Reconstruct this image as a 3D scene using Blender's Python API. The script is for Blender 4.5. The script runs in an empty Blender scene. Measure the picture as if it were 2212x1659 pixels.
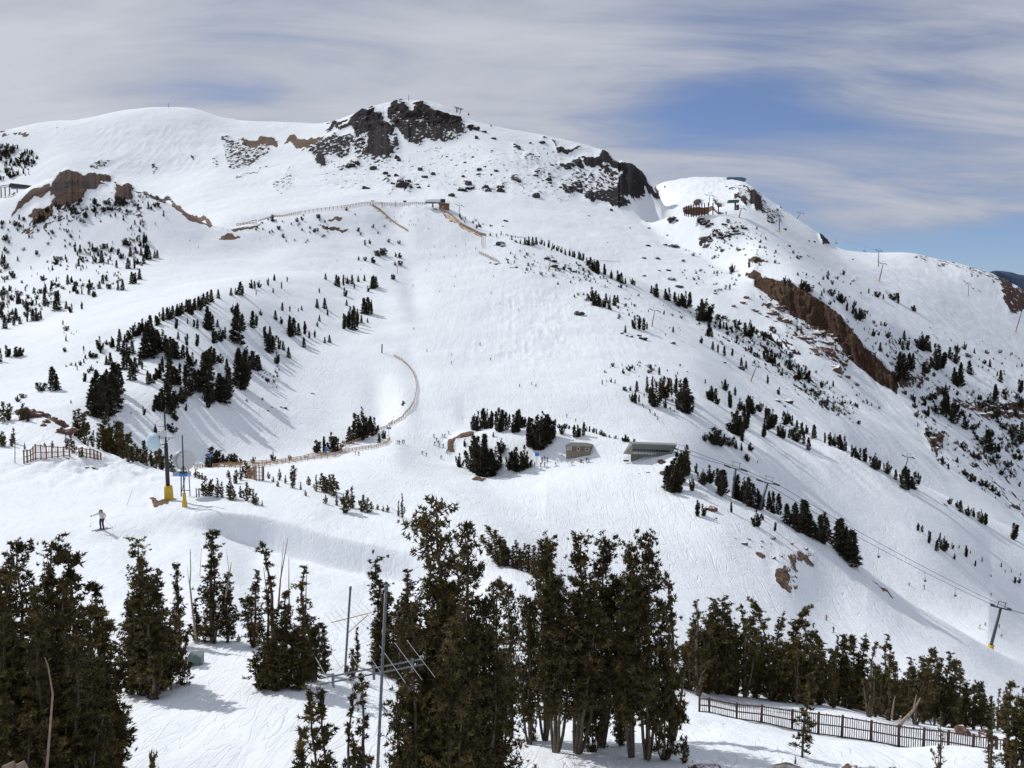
import bpy, math, random
import numpy as np
from mathutils import Vector, Matrix
random.seed(7)
RNG = np.random.default_rng(11)
scene = bpy.context.scene
COL = scene.collection
PI = math.pi

# ------------------------------------------------------------------ camera model
W, H, F = 2212.0, 1659.0, 2037.0       # survey units of the view
HZ = 690.0                             # row of the horizon
PITCH = math.atan((HZ - H / 2) / -F)   # camera looks slightly down
CA, SA = math.cos(PITCH), math.sin(PITCH)

def ray(u, v):
    xc = (u - W / 2) / F
    yc = (H / 2 - v) / F
    Y = CA + SA * yc
    Z = -SA + CA * yc
    return xc / Y, Z / Y

def proj(s, t):
    den = CA - SA * t
    return W / 2 + F * s / den, H / 2 - F * (SA + CA * t) / den

cam_d = bpy.data.cameras.new('camera')
cam = bpy.data.objects.new('camera', cam_d)
COL.objects.link(cam)
cam_d.sensor_width = 36.0
cam_d.lens = 36.0 * F / W
cam_d.clip_start = 0.5
cam_d.clip_end = 60000
cam.rotation_euler = (PI / 2 - PITCH, 0, 0)
scene.camera = cam

# ------------------------------------------------------------------ object helpers
def new_obj(name, data=None, parent=None, loc=None, rot=None, scale=None):
    o = bpy.data.objects.new(name, data)
    COL.objects.link(o)
    if parent is not None:
        o.parent = parent
    if loc is not None:
        o.location = loc
    if rot is not None:
        o.rotation_euler = rot
    if scale is not None:
        o.scale = scale if hasattr(scale, '__len__') else (scale,) * 3
    return o

def tag(o, label=None, cat=None, group=None, kind=None):
    if label: o['label'] = label
    if cat: o['category'] = cat
    if group: o['group'] = group
    if kind: o['kind'] = kind
    return o

def copy_tree(o, parent=None):
    c = o.copy(); COL.objects.link(c)
    if parent is not None: c.parent = parent
    for ch in list(o.children):
        copy_tree(ch, c)
    return c

def np_mesh(name, V, Fc, mats=(), midx=None, smooth=False):
    V = np.asarray(V, dtype=np.float32).reshape(-1, 3)
    me = bpy.data.meshes.new(name)
    k = Fc.shape[1]
    n = len(Fc)
    me.vertices.add(len(V)); me.vertices.foreach_set('co', V.ravel())
    me.loops.add(n * k); me.loops.foreach_set('vertex_index', Fc.astype(np.int32).ravel())
    me.polygons.add(n)
    me.polygons.foreach_set('loop_start', np.arange(0, n * k, k, dtype=np.int32))
    try:
        me.polygons.foreach_set('loop_total', np.full(n, k, dtype=np.int32))
    except Exception:
        pass
    for m in mats: me.materials.append(m)
    if midx is not None:
        me.polygons.foreach_set('material_index', np.asarray(midx, dtype=np.int32))
    me.polygons.foreach_set('use_smooth', np.full(n, bool(smooth)))
    me.update(calc_edges=True)
    me.validate()
    return me

class MB:
    """collects simple shapes into one mesh"""
    def __init__(s): s.V = []; s.F = []; s.M = []; s.m = 0
    def add(s, V, Fs, m=None):
        b = len(s.V)
        s.V += [tuple(v) for v in V]
        for f in Fs:
            s.F.append(tuple(i + b for i in f)); s.M.append(s.m if m is None else m)
        return s
    def box(s, c, d, rot=None, m=None, taper=1.0):
        x, y, z = d[0] / 2, d[1] / 2, d[2] / 2
        vs = []
        for k in (-1, 1):
            q = taper if k > 0 else 1
            for (i, j) in ((-1, -1), (1, -1), (1, 1), (-1, 1)):
                p = Vector((i * x * q, j * y * q, k * z))
                if rot is not None: p = rot @ p
                vs.append(p + Vector(c))
        return s.add(vs, [(3, 2, 1, 0), (4, 5, 6, 7), (0, 1, 5, 4), (1, 2, 6, 5), (2, 3, 7, 6), (3, 0, 4, 7)], m)
    def tube(s, pts, r, n=8, m=None, cap=True):
        pts = [Vector(p) for p in pts]
        if not hasattr(r, '__len__'): r = [r] * len(pts)
        vs = []; fs = []
        up = None
        for i, p in enumerate(pts):
            a = pts[max(0, i - 1)]; b = pts[min(len(pts) - 1, i + 1)]
            d = (b - a).normalized()
            if up is None:
                up = Vector((0, 0, 1)) if abs(d.z) < .9 else Vector((1, 0, 0))
            x = d.cross(up).normalized(); y = d.cross(x).normalized()
            up = -y if False else up
            for k in range(n):
                an = 2 * PI * k / n
                vs.append(p + (x * math.cos(an) + y * math.sin(an)) * r[i])
        for i in range(len(pts) - 1):
            for k in range(n):
                a = i * n + k; b = i * n + (k + 1) % n
                fs.append((a, b, b + n, a + n))
        if cap:
            fs.append(tuple(range(n - 1, -1, -1)))
            fs.append(tuple((len(pts) - 1) * n + k for k in range(n)))
        return s.add(vs, fs, m)
    def bar(s, a, b, w, h=None, m=None):
        a = Vector(a); b = Vector(b); d = b - a; L = d.length
        if L < 1e-6: return s
        q = d.to_track_quat('X', 'Z').to_matrix()
        return s.box((a + b) / 2, (L, w, h or w), q, m)
    def build(s, name, mats, parent=None, smooth=False, loc=None):
        me = bpy.data.meshes.new(name)
        me.from_pydata(s.V, [], s.F)
        if not hasattr(mats, '__len__'): mats = [mats]
        for q in mats: me.materials.append(q)
        me.polygons.foreach_set('material_index', s.M)
        if smooth: me.polygons.foreach_set('use_smooth', [True] * len(s.F))
        me.update(); me.validate()
        return new_obj(name, me, parent, loc)

def empty(name, loc, rz=0.0, scale=None):
    return new_obj(name, None, None, loc, (0, 0, rz), scale)

# ------------------------------------------------------------------ noise
def _h(ix, iy, seed):
    n = (ix * 374761393 + iy * 668265263 + seed * 1442695041) & 0xffffffff
    n = ((n ^ (n >> 13)) * 1274126177) & 0xffffffff
    n = n ^ (n >> 16)
    return (n & 0xffff).astype(np.float32) / 65535.0

def vnoise(x, y, seed=0):
    ix = np.floor(x).astype(np.int64); iy = np.floor(y).astype(np.int64)
    fx = (x - ix).astype(np.float32); fy = (y - iy).astype(np.float32)
    fx = fx * fx * fx * (fx * (fx * 6 - 15) + 10); fy = fy * fy * fy * (fy * (fy * 6 - 15) + 10)
    a = _h(ix, iy, seed); b = _h(ix + 1, iy, seed); c = _h(ix, iy + 1, seed); d = _h(ix + 1, iy + 1, seed)
    return (a + (b - a) * fx) * (1 - fy) + (c + (d - c) * fx) * fy - 0.5

def fbm(x, y, lam, oct=4, seed=0, gain=.5):
    r = 0; a = 1
    ca, sa = math.cos(.6), math.sin(.6)
    X, Y = x / lam, y / lam
    for i in range(oct):
        r = r + a * vnoise(X + 13.7 * i, Y - 7.3 * i, seed + i)
        X, Y = (X * ca - Y * sa) * 2.03, (X * sa + Y * ca) * 2.03
        a *= gain
    return r

# ------------------------------------------------------------------ materials
def _nt(name):
    m = bpy.data.materials.new(name); m.use_nodes = True
    nt = m.node_tree
    b = nt.nodes['Principled BSDF']
    return m, nt, b

def mat(name, col, rough=.7, var=.25, scale=3.0, metal=0.0, spec=None, bump=0.0):
    m, nt, b = _nt(name)
    tc = nt.nodes.new('ShaderNodeTexCoord')
    nz = nt.nodes.new('ShaderNodeTexNoise'); nz.inputs['Scale'].default_value = scale
    nz.inputs['Detail'].default_value = 6
    nt.links.new(tc.outputs['Object'], nz.inputs['Vector'])
    mr = nt.nodes.new('ShaderNodeMapRange')
    mr.inputs['From Min'].default_value = .3; mr.inputs['From Max'].default_value = .7
    mr.inputs['To Min'].default_value = 1 - var; mr.inputs['To Max'].default_value = 1 + var
    nt.links.new(nz.outputs['Fac'], mr.inputs['Value'])
    mx = nt.nodes.new('ShaderNodeVectorMath'); mx.operation = 'SCALE'
    mx.inputs[0].default_value = col[:3]
    nt.links.new(mr.outputs['Result'], mx.inputs['Scale'])
    nt.links.new(mx.outputs['Vector'], b.inputs['Base Color'])
    b.inputs['Roughness'].default_value = rough
    b.inputs['Metallic'].default_value = metal
    if spec is not None: b.inputs['Specular IOR Level'].default_value = spec
    if bump:
        bp = nt.nodes.new('ShaderNodeBump'); bp.inputs['Strength'].default_value = bump
        nt.links.new(nz.outputs['Fac'], bp.inputs['Height'])
        nt.links.new(bp.outputs['Normal'], b.inputs['Normal'])
    return m

def foliage_mat(name, c1, c2, c3, scale):
    """needles: tone differs from clump to clump and from tree to tree"""
    m, nt, b = _nt(name)
    tc = nt.nodes.new('ShaderNodeTexCoord')
    oi = nt.nodes.new('ShaderNodeObjectInfo')
    nz = nt.nodes.new('ShaderNodeTexNoise'); nz.inputs['Scale'].default_value = scale
    nz.inputs['Detail'].default_value = 3
    nt.links.new(tc.outputs['Object'], nz.inputs['Vector'])
    ramp = nt.nodes.new('ShaderNodeValToRGB')
    e = ramp.color_ramp.elements
    e[0].position = .34; e[0].color = (*c1, 1)
    e[1].position = .66; e[1].color = (*c3, 1)
    q = e.new(.5); q.color = (*c2, 1)
    nt.links.new(nz.outputs['Fac'], ramp.inputs['Fac'])
    hs = nt.nodes.new('ShaderNodeHueSaturation')
    mr = nt.nodes.new('ShaderNodeMapRange'); mr.inputs['To Min'].default_value = .75; mr.inputs['To Max'].default_value = 1.3
    nt.links.new(oi.outputs['Random'], mr.inputs['Value'])
    nt.links.new(mr.outputs['Result'], hs.inputs['Value'])
    nt.links.new(ramp.outputs['Color'], hs.inputs['Color'])
    nt.links.new(hs.outputs['Color'], b.inputs['Base Color'])
    b.inputs['Roughness'].default_value = .75
    b.inputs['Specular IOR Level'].default_value = .2
    return m

M = {}
M['bark'] = mat('bark', (.115, .085, .062), .9, .45, 9, bump=.5)
M['bark_dead'] = mat('dead_wood', (.30, .22, .16), .85, .35, 9, bump=.4)
M['needles'] = foliage_mat('needles', (.032, .027, .010), (.078, .062, .021), (.185, .135, .048), 3.2)
M['needles_far'] = foliage_mat('needles_far', (.018, .017, .011), (.036, .032, .019), (.075, .060, .034), 5.0)
M['needles_dry'] = foliage_mat('needles_dry', (.05, .035, .015), (.09, .06, .025), (.12, .09, .04), 4.0)
M['black_steel'] = mat('black_steel', (.02, .02, .024), .5, .3, 4)
M['grey_steel'] = mat('galvanised_steel', (.15, .165, .175), .45, .25, 6, metal=.5)
M['alu'] = mat('aluminium', (.62, .62, .62), .35, .15, 6, metal=.6)
M['tower'] = mat('tower_steel', (.05, .06, .075), .55, .3, 3)
M['yellow'] = mat('yellow_pad', (.62, .42, .04), .75, .18, 4, bump=.2)
M['wood_orange'] = mat('orange_timber', (.40, .25, .13), .85, .3, 5)
M['net'] = mat('orange_netting', (.42, .32, .23), .9, .25, 3)
M['wood_brown'] = mat('brown_timber', (.075, .040, .028), .85, .4, 5, bump=.3)
M['wood_red'] = mat('red_timber', (.22, .10, .055), .85, .4, 5)
M['dish_blue'] = mat('pale_blue_radome', (.50, .66, .72), .6, .08, 3)
M['dish_grey'] = mat('grey_drum', (.36, .40, .42), .5, .2, 2)
M['dish_white'] = mat('white_radome', (.62, .61, .60), .6, .1, 2)
M['white_paint'] = mat('white_paint', (.8, .8, .8), .6, .05, 2)
M['sign_blue'] = mat('sign_blue', (.02, .17, .55), .5, .08, 2)
M['sign_black'] = mat('sign_black', (.02, .022, .025), .5, .1, 2)
M['glass_dark'] = mat('dark_glass', (.012, .016, .02), .12, .2, 2)
M['glass_pale'] = mat('pale_glass', (.22, .25, .30), .2, .2, 2)
M['stucco'] = mat('tan_block_wall', (.185, .16, .125), .9, .12, 2, bump=.2)
M['panel_brown'] = mat('brown_panelling', (.17, .105, .07), .8, .25, 3)
M['roof_grey'] = mat('grey_shingles', (.15, .15, .13), .9, .15, 3, bump=.2)
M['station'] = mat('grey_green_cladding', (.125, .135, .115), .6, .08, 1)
M['station_lit'] = mat('sunlit_cladding', (.22, .215, .19), .6, .08, 1)  # lighter copy of the station cladding, sunlight put into the colour
M['roof_green'] = mat('green_roof', (.03, .12, .08), .6, .2, 2)
M['roof_dark'] = mat('dark_roof', (.03, .035, .04), .6, .2, 2)
M['teal_steel'] = mat('blue_grey_steel', (.10, .17, .22), .5, .2, 2)
M['box_green'] = mat('green_grey_box', (.13, .18, .17), .6, .15, 3)
M['snowcap'] = mat('snow_cover', (.86, .88, .92), .7, .03, 2)
M['skin'] = mat('skin', (.45, .27, .2), .6, .05, 8)
# ------------------------------------------------------------------ terrain: strips surveyed as (u, v, distance) or (u, None, distance, height)
N = None
LN = []
def line(*k): LN.append(k)
line((-400,N,7,-12.5),(2600,N,7,-12.5))
line((-400,1659,28.5),(700,1659,28.5),(1400,1659,28.5),(2600,1659,29))
line((-400,1500,40),(300,1505,38),(420,1490,38),(600,1482,38),(740,1500,37),(900,1560,34.5),(1050,1605,33),(1250,1610,32.5),(1480,1570,37),(1600,1560,43.5),(1800,1598,43),(2000,1630,41),(2212,1655,41),(2600,1680,41))
line((-400,1390,50),(300,1395,50),(420,1392,47.5),(520,1388,47.5),(700,1400,47),(900,1440,46),(1050,1490,44),(1250,1505,46),(1480,1510,51),(1600,1508,57),(1800,1535,54),(2000,1570,53),(2212,1600,53),(2600,1620,53))
line((-400,1210,70),(0,1200,71),(220,1172,75),(330,1160,78.5),(400,1158,79),(480,1172,79),(560,1204,78.5),(700,1240,74),(880,1280,70),(1000,1290,64),(1100,1330,58),(1250,1390,55),(1400,1430,56),(1500,1462,60.5),(1700,1490,64),(1900,1538,65),(2100,1570,65),(2212,1580,65),(2600,1600,65))
line((-400,1150,78),(220,1140,79),(330,1138,81),(400,1138,81.8),(480,1158,82.6),(560,1188,81.6),(700,1226,77.6),(880,1262,73.2),(1000,1268,67),(1100,1310,60),(1250,1375,57),(1400,1420,58),(1500,1455,62),(1700,1485,65.5),(1900,1533,66.5),(2212,1575,67),(2600,1595,67))
line((-400,1110,88),(0,1100,90),(220,1105,86.5),(330,1104,85.5),(400,1104,85),(480,1104,84),(560,1114,83.2),(700,1152,79.4),(800,1176,77),(880,1192,75.2),(1000,1240,69),(1100,1290,62),(1250,1365,59),(1400,1412,60),(1500,1450,63),(1700,1480,67),(1900,1528,68),(2212,1568,68.5),(2600,1590,69))
line((-400,1020,108),(0,1030,104),(100,1025,104),(240,1020,105),(340,1040,102),(400,1060,96),(480,1062,94),(560,1062,94),(650,1080,90.5),(740,1115,86),(850,1150,81),(880,1158,79.5),(1000,1200,74),(1100,1245,67),(1160,1280,63.5),(1250,1330,62),(1400,1405,61.5),(1500,1447,64),(1700,1478,68),(1900,1526,69),(2212,1566,69.5),(2600,1585,70))
line((-400,968,122),(0,980,115),(50,992,112),(75,984,112),(120,970,112.5),(190,968,112.5),(222,985,112),(300,1003,110),(345,1018,108),(430,1030,104),(560,1036,100),(600,1037,99.5),(650,1046,98),(700,1058,96),(740,1066,94.5),(800,1085,91.5),(850,1102,88),(880,1128,84.5),(940,1148,81),(1000,1165,79),(1100,1205,72.5),(1160,1240,68),(1250,1300,65),(1400,1400,63),(1500,1445,65),(1700,1476,69),(1900,1525,70),(2100,1555,70.5),(2212,1565,71),(2600,1580,71))
line((-400,N,140,-20),(200,N,140,-20),(340,N,135,-28),(430,N,150,-42),(560,N,155,-46),(740,N,145,-47),(880,N,135,-47),(1000,N,128,-47),(1160,N,108,-46),(1250,N,100,-42),(1500,N,105,-44),(1900,N,110,-48),(2212,N,112,-50),(2600,N,112,-52))
line((-400,880,172),(0,900,168),(60,893,166),(110,905,162),(150,935,156),(180,960,152),(260,N,180,-30),(340,N,210,-41),(430,1024,255),(560,1042,250),(740,1074,235),(880,1135,210),(1000,1168,190),(1160,1250,170),(1250,1310,160),(1400,1402,150),(1500,1448,145),(1700,1482,150),(1900,1532,155),(2100,1562,165),(2212,1572,170),(2600,1610,170))
line((-400,N,225,-44),(0,N,225,-44),(180,N,225,-44),(340,N,255,-47),(430,1014,288),(560,1006,308),(740,1008,300),(880,1042,282),(1000,1072,270),(1160,1132,250),(1250,1162,245),(1400,1202,240),(1500,1235,235),(1620,1290,230),(1700,1330,228),(1786,1345,242),(1900,1385,238),(2100,1445,240),(2212,1500,240),(2600,1640,240))
line((-400,930,285),(0,905,285),(180,908,292),(340,960,303),(430,1005,315),(560,998,332),(650,991,346),(740,976,362),(800,962,374),(850,948,388),(880,965,383),(920,985,375),(1000,1003,368),(1060,1026,345),(1160,1028,335),(1250,1012,330),(1400,1012,318),(1480,1040,302),(1560,1092,287),(1640,1128,282),(1700,1170,277),(1760,1192,281),(1800,1210,283),(1850,1238,283),(1900,1268,283),(1960,1312,280),(2080,1380,275),(2212,1470,270),(2600,1660,262))
line((-400,860,340),(0,852,345),(180,838,342),(340,850,348),(430,880,358),(560,880,392),(650,890,412),(740,880,438),(800,880,440),(850,915,408),(878,925,400),(910,940,395),(980,942,392),(1010,934,382),(1060,926,374),(1200,925,360),(1300,936,350),(1390,951,340),(1460,972,328),(1500,1012,313),(1560,1066,301),(1640,1098,295),(1700,1130,292),(1760,1160,292),(1800,1180,292),(1850,1222,290),(1900,1256,290),(1960,1300,287),(2080,1370,282),(2140,1408,280),(2212,1455,277),(2600,1650,270))
line((-400,800,400),(0,800,400),(180,790,392),(340,780,392),(430,770,412),(560,780,468),(650,800,490),(740,800,505),(800,795,512),(860,795,505),(893,850,464),(910,900,424),(980,922,408),(1050,924,408),(1200,924,410),(1300,934,410),(1390,950,405),(1480,N,400,-58),(1560,N,400,-73),(1640,N,398,-88),(1700,N,395,-98),(1800,N,375,-112),(1900,N,362,-121),(2000,N,352,-125),(2140,1412,340),(2212,1425,345),(2600,1600,345))
line((-400,740,470),(0,740,470),(180,720,452),(340,690,452),(430,660,500),(560,650,570),(650,660,610),(740,685,620),(800,705,610),(850,745,570),(875,775,530),(900,808,500),(1000,835,480),(1200,842,475),(1300,852,470),(1400,872,462),(1500,902,456),(1560,932,455),(1640,972,450),(1700,1012,448),(1800,1085,440),(1900,1150,430),(2000,1200,420),(2140,1280,420),(2212,1330,420),(2600,1500,420))
line((-400,700,560),(0,700,560),(180,665,560),(340,645,540),(430,628,560),(560,602,640),(650,597,690),(740,602,720),(800,600,740),(830,615,725),(850,640,690),(900,722,592),(1000,748,565),(1200,762,556),(1300,772,552),(1400,792,546),(1500,822,541),(1590,872,540),(1700,928,532),(1800,960,530),(1900,1000,520),(1960,1030,515),(2060,1080,510),(2150,1130,505),(2212,1160,500),(2600,1350,500))
line((-400,650,640),(0,650,640),(180,612,640),(340,618,620),(430,603,650),(560,588,700),(650,577,740),(740,572,770),(800,566,790),(850,585,790),(900,640,700),(1000,650,690),(1200,672,672),(1300,684,662),(1400,706,652),(1500,744,642),(1590,800,632),(1700,868,622),(1800,926,612),(1900,N,602,-93),(1960,N,595,-104),(2060,N,592,-118),(2150,N,590,-131),(2212,N,590,-138),(2600,N,590,-180))
line((-400,600,740),(0,590,740),(180,560,740),(340,560,730),(430,560,740),(560,550,780),(650,530,810),(740,520,840),(800,508,865),(850,505,885),(900,558,822),(1000,560,820),(1100,572,800),(1200,602,772),(1300,622,760),(1400,652,750),(1500,702,740),(1590,742,730),(1700,792,718),(1800,852,708),(1888,900,700),(2000,978,690),(2060,1022,690),(2150,1082,682),(2212,1132,680),(2600,1350,680))
line((-400,520,860),(0,430,885),(50,412,885),(100,388,882),(150,376,880),(200,388,880),(240,402,872),(330,424,862),(400,460,852),(460,489,842),(500,492,850),(560,480,880),(640,464,910),(720,450,940),(800,441,960),(930,440,980),(980,456,960),(1040,496,920),(1060,502,910),(1130,518,880),(1260,562,850),(1370,602,832),(1420,622,820),(1500,663,800),(1580,696,782),(1680,747,770),(1720,785,760),(1810,846,750),(1888,896,742),(2000,970,730),(2100,1048,725),(2212,1122,720),(2600,1340,720))
line((-400,N,1000,40),(0,N,1040,45),(150,N,1040,55),(330,N,1020,60),(460,N,950,78),(560,N,1020,75),(800,N,1080,85),(930,N,1100,88),(1060,N,1030,55),(1130,N,1000,48),(1260,N,980,28),(1370,N,950,18),(1420,N,930,12),(1500,N,890,-4),(1580,N,870,-14),(1680,N,840,-34),(1720,800,812),(1810,852,792),(1888,892,782),(2000,962,765),(2212,1105,750),(2600,1310,750))
line((-400,N,1200,60),(0,N,1200,65),(150,N,1200,80),(330,N,1190,95),(460,482,1140),(560,462,1190),(800,432,1280),(930,428,1300),(1060,485,1180),(1130,505,1140),(1260,540,1100),(1370,575,1060),(1420,590,1040),(1500,620,1000),(1580,660,950),(1640,700,915),(1700,735,880),(1800,792,845),(1888,856,828),(2000,930,805),(2100,1000,790),(2212,1062,790),(2600,1270,790))
line((-400,N,1400,130),(0,N,1400,130),(150,N,1400,140),(330,N,1350,150),(460,442,1300),(560,422,1350),(800,402,1400),(930,392,1430),(1060,402,1400),(1130,425,1350),(1260,475,1270),(1370,515,1220),(1420,540,1170),(1500,570,1110),(1580,600,1040),(1622,612,1002),(1640,624,992),(1669,646,972),(1700,668,955),(1730,689,941),(1767,706,930),(1804,726,915),(1818,749,903),(1841,784,886),(1865,797,880),(1895,823,870),(1934,845,862),(2000,885,852),(2100,942,845),(2212,1002,845),(2600,1200,845))
line((-400,N,1500,175),(0,N,1500,175),(150,N,1500,185),(330,411,1500),(460,400,1450),(560,385,1500),(800,360,1530),(930,350,1550),(1060,352,1500),(1130,374,1450),(1260,432,1375),(1370,478,1325),(1420,506,1270),(1500,546,1180),(1580,588,1075),(1622,602,1012),(1640,603,1003),(1669,610,984),(1715,622,961),(1760,648,941),(1806,676,925),(1836,710,905),(1868,754,890),(1912,788,876),(1934,826,868),(2000,864,872),(2100,918,872),(2212,975,875),(2600,1160,880))
line((-400,400,1600),(0,400,1600),(150,362,1600),(330,380,1600),(460,360,1600),(560,350,1620),(800,310,1650),(930,300,1680),(1060,312,1650),(1130,334,1600),(1260,392,1540),(1340,430,1470),(1375,466,1400),(1400,486,1350),(1440,471,1300),(1480,459,1262),(1530,462,1232),(1560,464,1220),(1600,474,1210),(1700,530,1170),(1800,598,1140),(1900,665,1105),(2000,735,1070),(2100,805,1040),(2212,872,1020),(2600,1060,1020))
line((-400,370,1680),(0,370,1680),(150,330,1680),(330,330,1680),(460,320,1700),(560,320,1700),(800,272,1740),(930,262,1760),(1060,287,1740),(1130,312,1700),(1260,362,1640),(1370,420,1560),(1400,N,1460,108),(1440,N,1420,108),(1480,N,1400,112),(1530,455,1320),(1560,447,1310),(1600,440,1300),(1640,458,1290),(1700,500,1270),(1800,572,1250),(1900,632,1230),(2000,692,1190),(2100,752,1170),(2212,822,1140),(2600,1000,1140))
line((-400,300,1900),(0,285,1900),(60,272,1910),(180,260,1930),(250,245,1940),(350,235,1950),(400,236,1950),(500,262,1950),(640,270,1940),(700,270,1900),(730,262,1880),(790,237,1860),(840,222,1850),(900,217,1850),(960,230,1840),(1010,257,1830),(1100,280,1800),(1200,298,1760),(1300,322,1720),(1350,352,1700),(1390,377,1680),(1415,405,1650),(1427,434,1620),(1440,458,1580),(1480,445,1560),(1560,428,1500),(1600,424,1480),(1640,436,1450),(1700,476,1420),(1760,515,1400),(1800,545,1390),(1850,565,1380),(1900,582,1370),(2000,625,1340),(2100,692,1300),(2212,762,1280),(2600,950,1280))
line((-400,N,2100,350),(840,N,2100,350),(1200,N,2000,240),(1390,N,1900,190),(1425,N,1800,190),(1440,440,1800),(1500,420,1760),(1600,408,1700),(1640,428,1610),(1700,470,1560),(1760,510,1510),(1800,540,1500),(1850,558,1490),(1900,568,1480),(2000,600,1450),(2100,648,1420),(2212,705,1400),(2600,880,1400))
line((-400,N,2300,250),(1300,N,2200,230),(1380,N,2150,240),(1420,395,2000),(1450,391,1990),(1490,384,1980),(1530,385,1930),(1600,389,1850),(1622,402,1790),(1640,419,1750),(1700,460,1680),(1760,500,1620),(1790,525,1600),(1830,543,1600),(1900,547,1650),(1960,545,1650),(2010,557,1650),(2100,578,1600),(2150,594,1600),(2212,625,1580),(2600,760,1580))
line((-400,N,2700,100),(2600,N,2600,-50))
line((-400,N,4200,-150),(2600,N,4200,-300))
ROWS = [10,24,26,26,10,12,16,22,10,14,20,30,26,16,30,36,30,34,44,16,22,30,46,34,34,54,18,24,14,10]
# two extra densities for the craggy strips are included above

def pchip(x, y, xq):
    x = np.asarray(x, float); y = np.asarray(y, float)
    if len(x) == 2: return np.interp(xq, x, y)
    h = np.diff(x); d = np.diff(y) / h
    m = np.zeros_like(y)
    w1 = 2 * h[1:] + h[:-1]; w2 = h[1:] + 2 * h[:-1]
    ok = d[:-1] * d[1:] > 0
    with np.errstate(divide='ignore', invalid='ignore'):
        hm = (w1 + w2) / (w1 / d[:-1] + w2 / d[1:])
    m[1:-1] = np.where(ok, hm, 0)
    m[0] = d[0]; m[-1] = d[-1]
    xq = np.clip(xq, x[0], x[-1])
    i = np.clip(np.searchsorted(x, xq) - 1, 0, len(x) - 2)
    t = (xq - x[i]) / h[i]
    return ((2 * t**3 - 3 * t**2 + 1) * y[i] + (t**3 - 2 * t**2 + t) * h[i] * m[i]
            + (-2 * t**3 + 3 * t**2) * y[i + 1] + (t**3 - t**2) * h[i] * m[i + 1])

NC = 1500
s0 = ray(-440, HZ)[0]; s1 = ray(2650, HZ)[0]
SS = np.linspace(s0, s1, NC)
LD = []; LZ = []
for k in LN:
    ks = []; kd = []; kz = []
    for p in k:
        if p[1] is None:
            s, t = ray(p[0], HZ); ks.append(s); kd.append(p[2]); kz.append(p[3])
        else:
            s, t = ray(p[0], p[1]); ks.append(s); kd.append(p[2]); kz.append(t * p[2])
    o = np.argsort(ks); ks = np.array(ks)[o]; kd = np.array(kd)[o]; kz = np.array(kz)[o]
    LD.append(pchip(ks, kd, SS)); LZ.append(pchip(ks, kz, SS))
LD = np.array(LD); LZ = np.array(LZ)
_k = np.exp(-(np.arange(-24, 25) / 9.0) ** 2); _k /= _k.sum()
def hblur(a):
    p = np.pad(a, ((0, 0), (24, 24)), mode='edge')
    return np.stack([np.convolve(q, _k, 'valid') for q in p])
LT = hblur(LZ / LD); LD = hblur(LD)
for i in (7, 9, 10, 11, 14, 15, 17, 20, 21):
    if i in (9, 10, 11, 14, 20): 
        for _ in range(3): LT[i] = hblur(LT[i:i + 1])[0]
    for _ in range(3): LD[i] = hblur(LD[i:i + 1])[0]
LZ = LT * LD
for i in range(1, len(LD)):
    LD[i] = np.maximum(LD[i], LD[i - 1] * 1.002 + .3)
# sample positions along every column
PD = []
for i in range(len(LD) - 1):
    n = ROWS[i]
    for j in range(n):
        f = j / n
        PD.append(LD[i] * (1 - f) + LD[i + 1] * f)
PD.append(LD[-1])
PD = np.array(PD)                       # rows x columns
NR = PD.shape[0]
PZ = np.empty_like(PD)
for c in range(NC):
    PZ[:, c] = pchip(LD[:, c], LZ[:, c], PD[:, c])
GS = np.broadcast_to(SS, PD.shape)
X = GS * PD
# ---- where each bit of ground lies in the survey picture, and whether it is in the open
T = PZ / PD
RM = np.maximum.accumulate(T, axis=0)
OPEN = T > RM - .0035
U, Vv = proj(GS, T)
nu = fbm(X, PD, 30, 4, 5) * 1.0
scl = np.clip(PD / 900, .12, 2)
jam = np.where(PD > 1100, 20, 9)
ju = U + jam * fbm(X / scl, PD / scl, 9, 4, 31)
jv = Vv + jam * .8 * fbm(X / scl, PD / scl, 9, 4, 57)

TR = {'A': (3, 0, 203.3), 'B': (3, 737.3, 203.3), 'C': (3, 1474.7, 338.8), 'D': (3, 0, 677.7), 'E': (3, 737.3, 677.7),
      'F': (3, 1474.7, 813.2), 'G': (3, 0, 1106), 'H': (3, 737.3, 1106), 'I': (3, 1474.7, 1106),
      'J': (4.08, 609.9, 189.8), 'K': (4.08, 1084.3, 257.5), 'L': (4.663, 0, 352.4), 'V': (1, 0, 0)}
def tv(k, x, y):
    a, b, c = TR[k]
    return x / a + b, y / a + c

def inpoly(px, py, poly):
    r = np.zeros(px.shape, bool)
    n = len(poly); j = n - 1
    for i in range(n):
        xi, yi = poly[i]; xj, yj = poly[j]
        if yi != yj:
            r ^= ((yi > py) != (yj > py)) & (px < (xj - xi) * (py - yi) / (yj - yi) + xi)
        j = i
    return r

ROCK = np.zeros(PD.shape, np.float32); TONE = np.zeros(PD.shape, np.float32)
RUGG = np.zeros(PD.shape, np.float32)
def patch(k, pts, strength, tone, rug=1.0, dmin=0, dmax=9e9):
    poly = [tv(k, x, y) for x, y in zip(pts[::2], pts[1::2])]
    xs = [p[0] for p in poly]; ys = [p[1] for p in poly]
    bb = (U > min(xs) - 12) & (U < max(xs) + 12) & (Vv > min(ys) - 12) & (Vv < max(ys) + 12) & (PD > dmin) & (PD < dmax) & OPEN
    idx = np.nonzero(bb)
    if not len(idx[0]): return
    m = inpoly(ju[idx], jv[idx], poly)
    cur = ROCK[idx]; upd = m & (strength > cur)
    cur[upd] = strength; ROCK[idx] = cur
    c2 = TONE[idx]; c2[upd] = tone; TONE[idx] = c2
    c3 = RUGG[idx]; c3[upd] = rug; RUGG[idx] = c3

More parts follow.
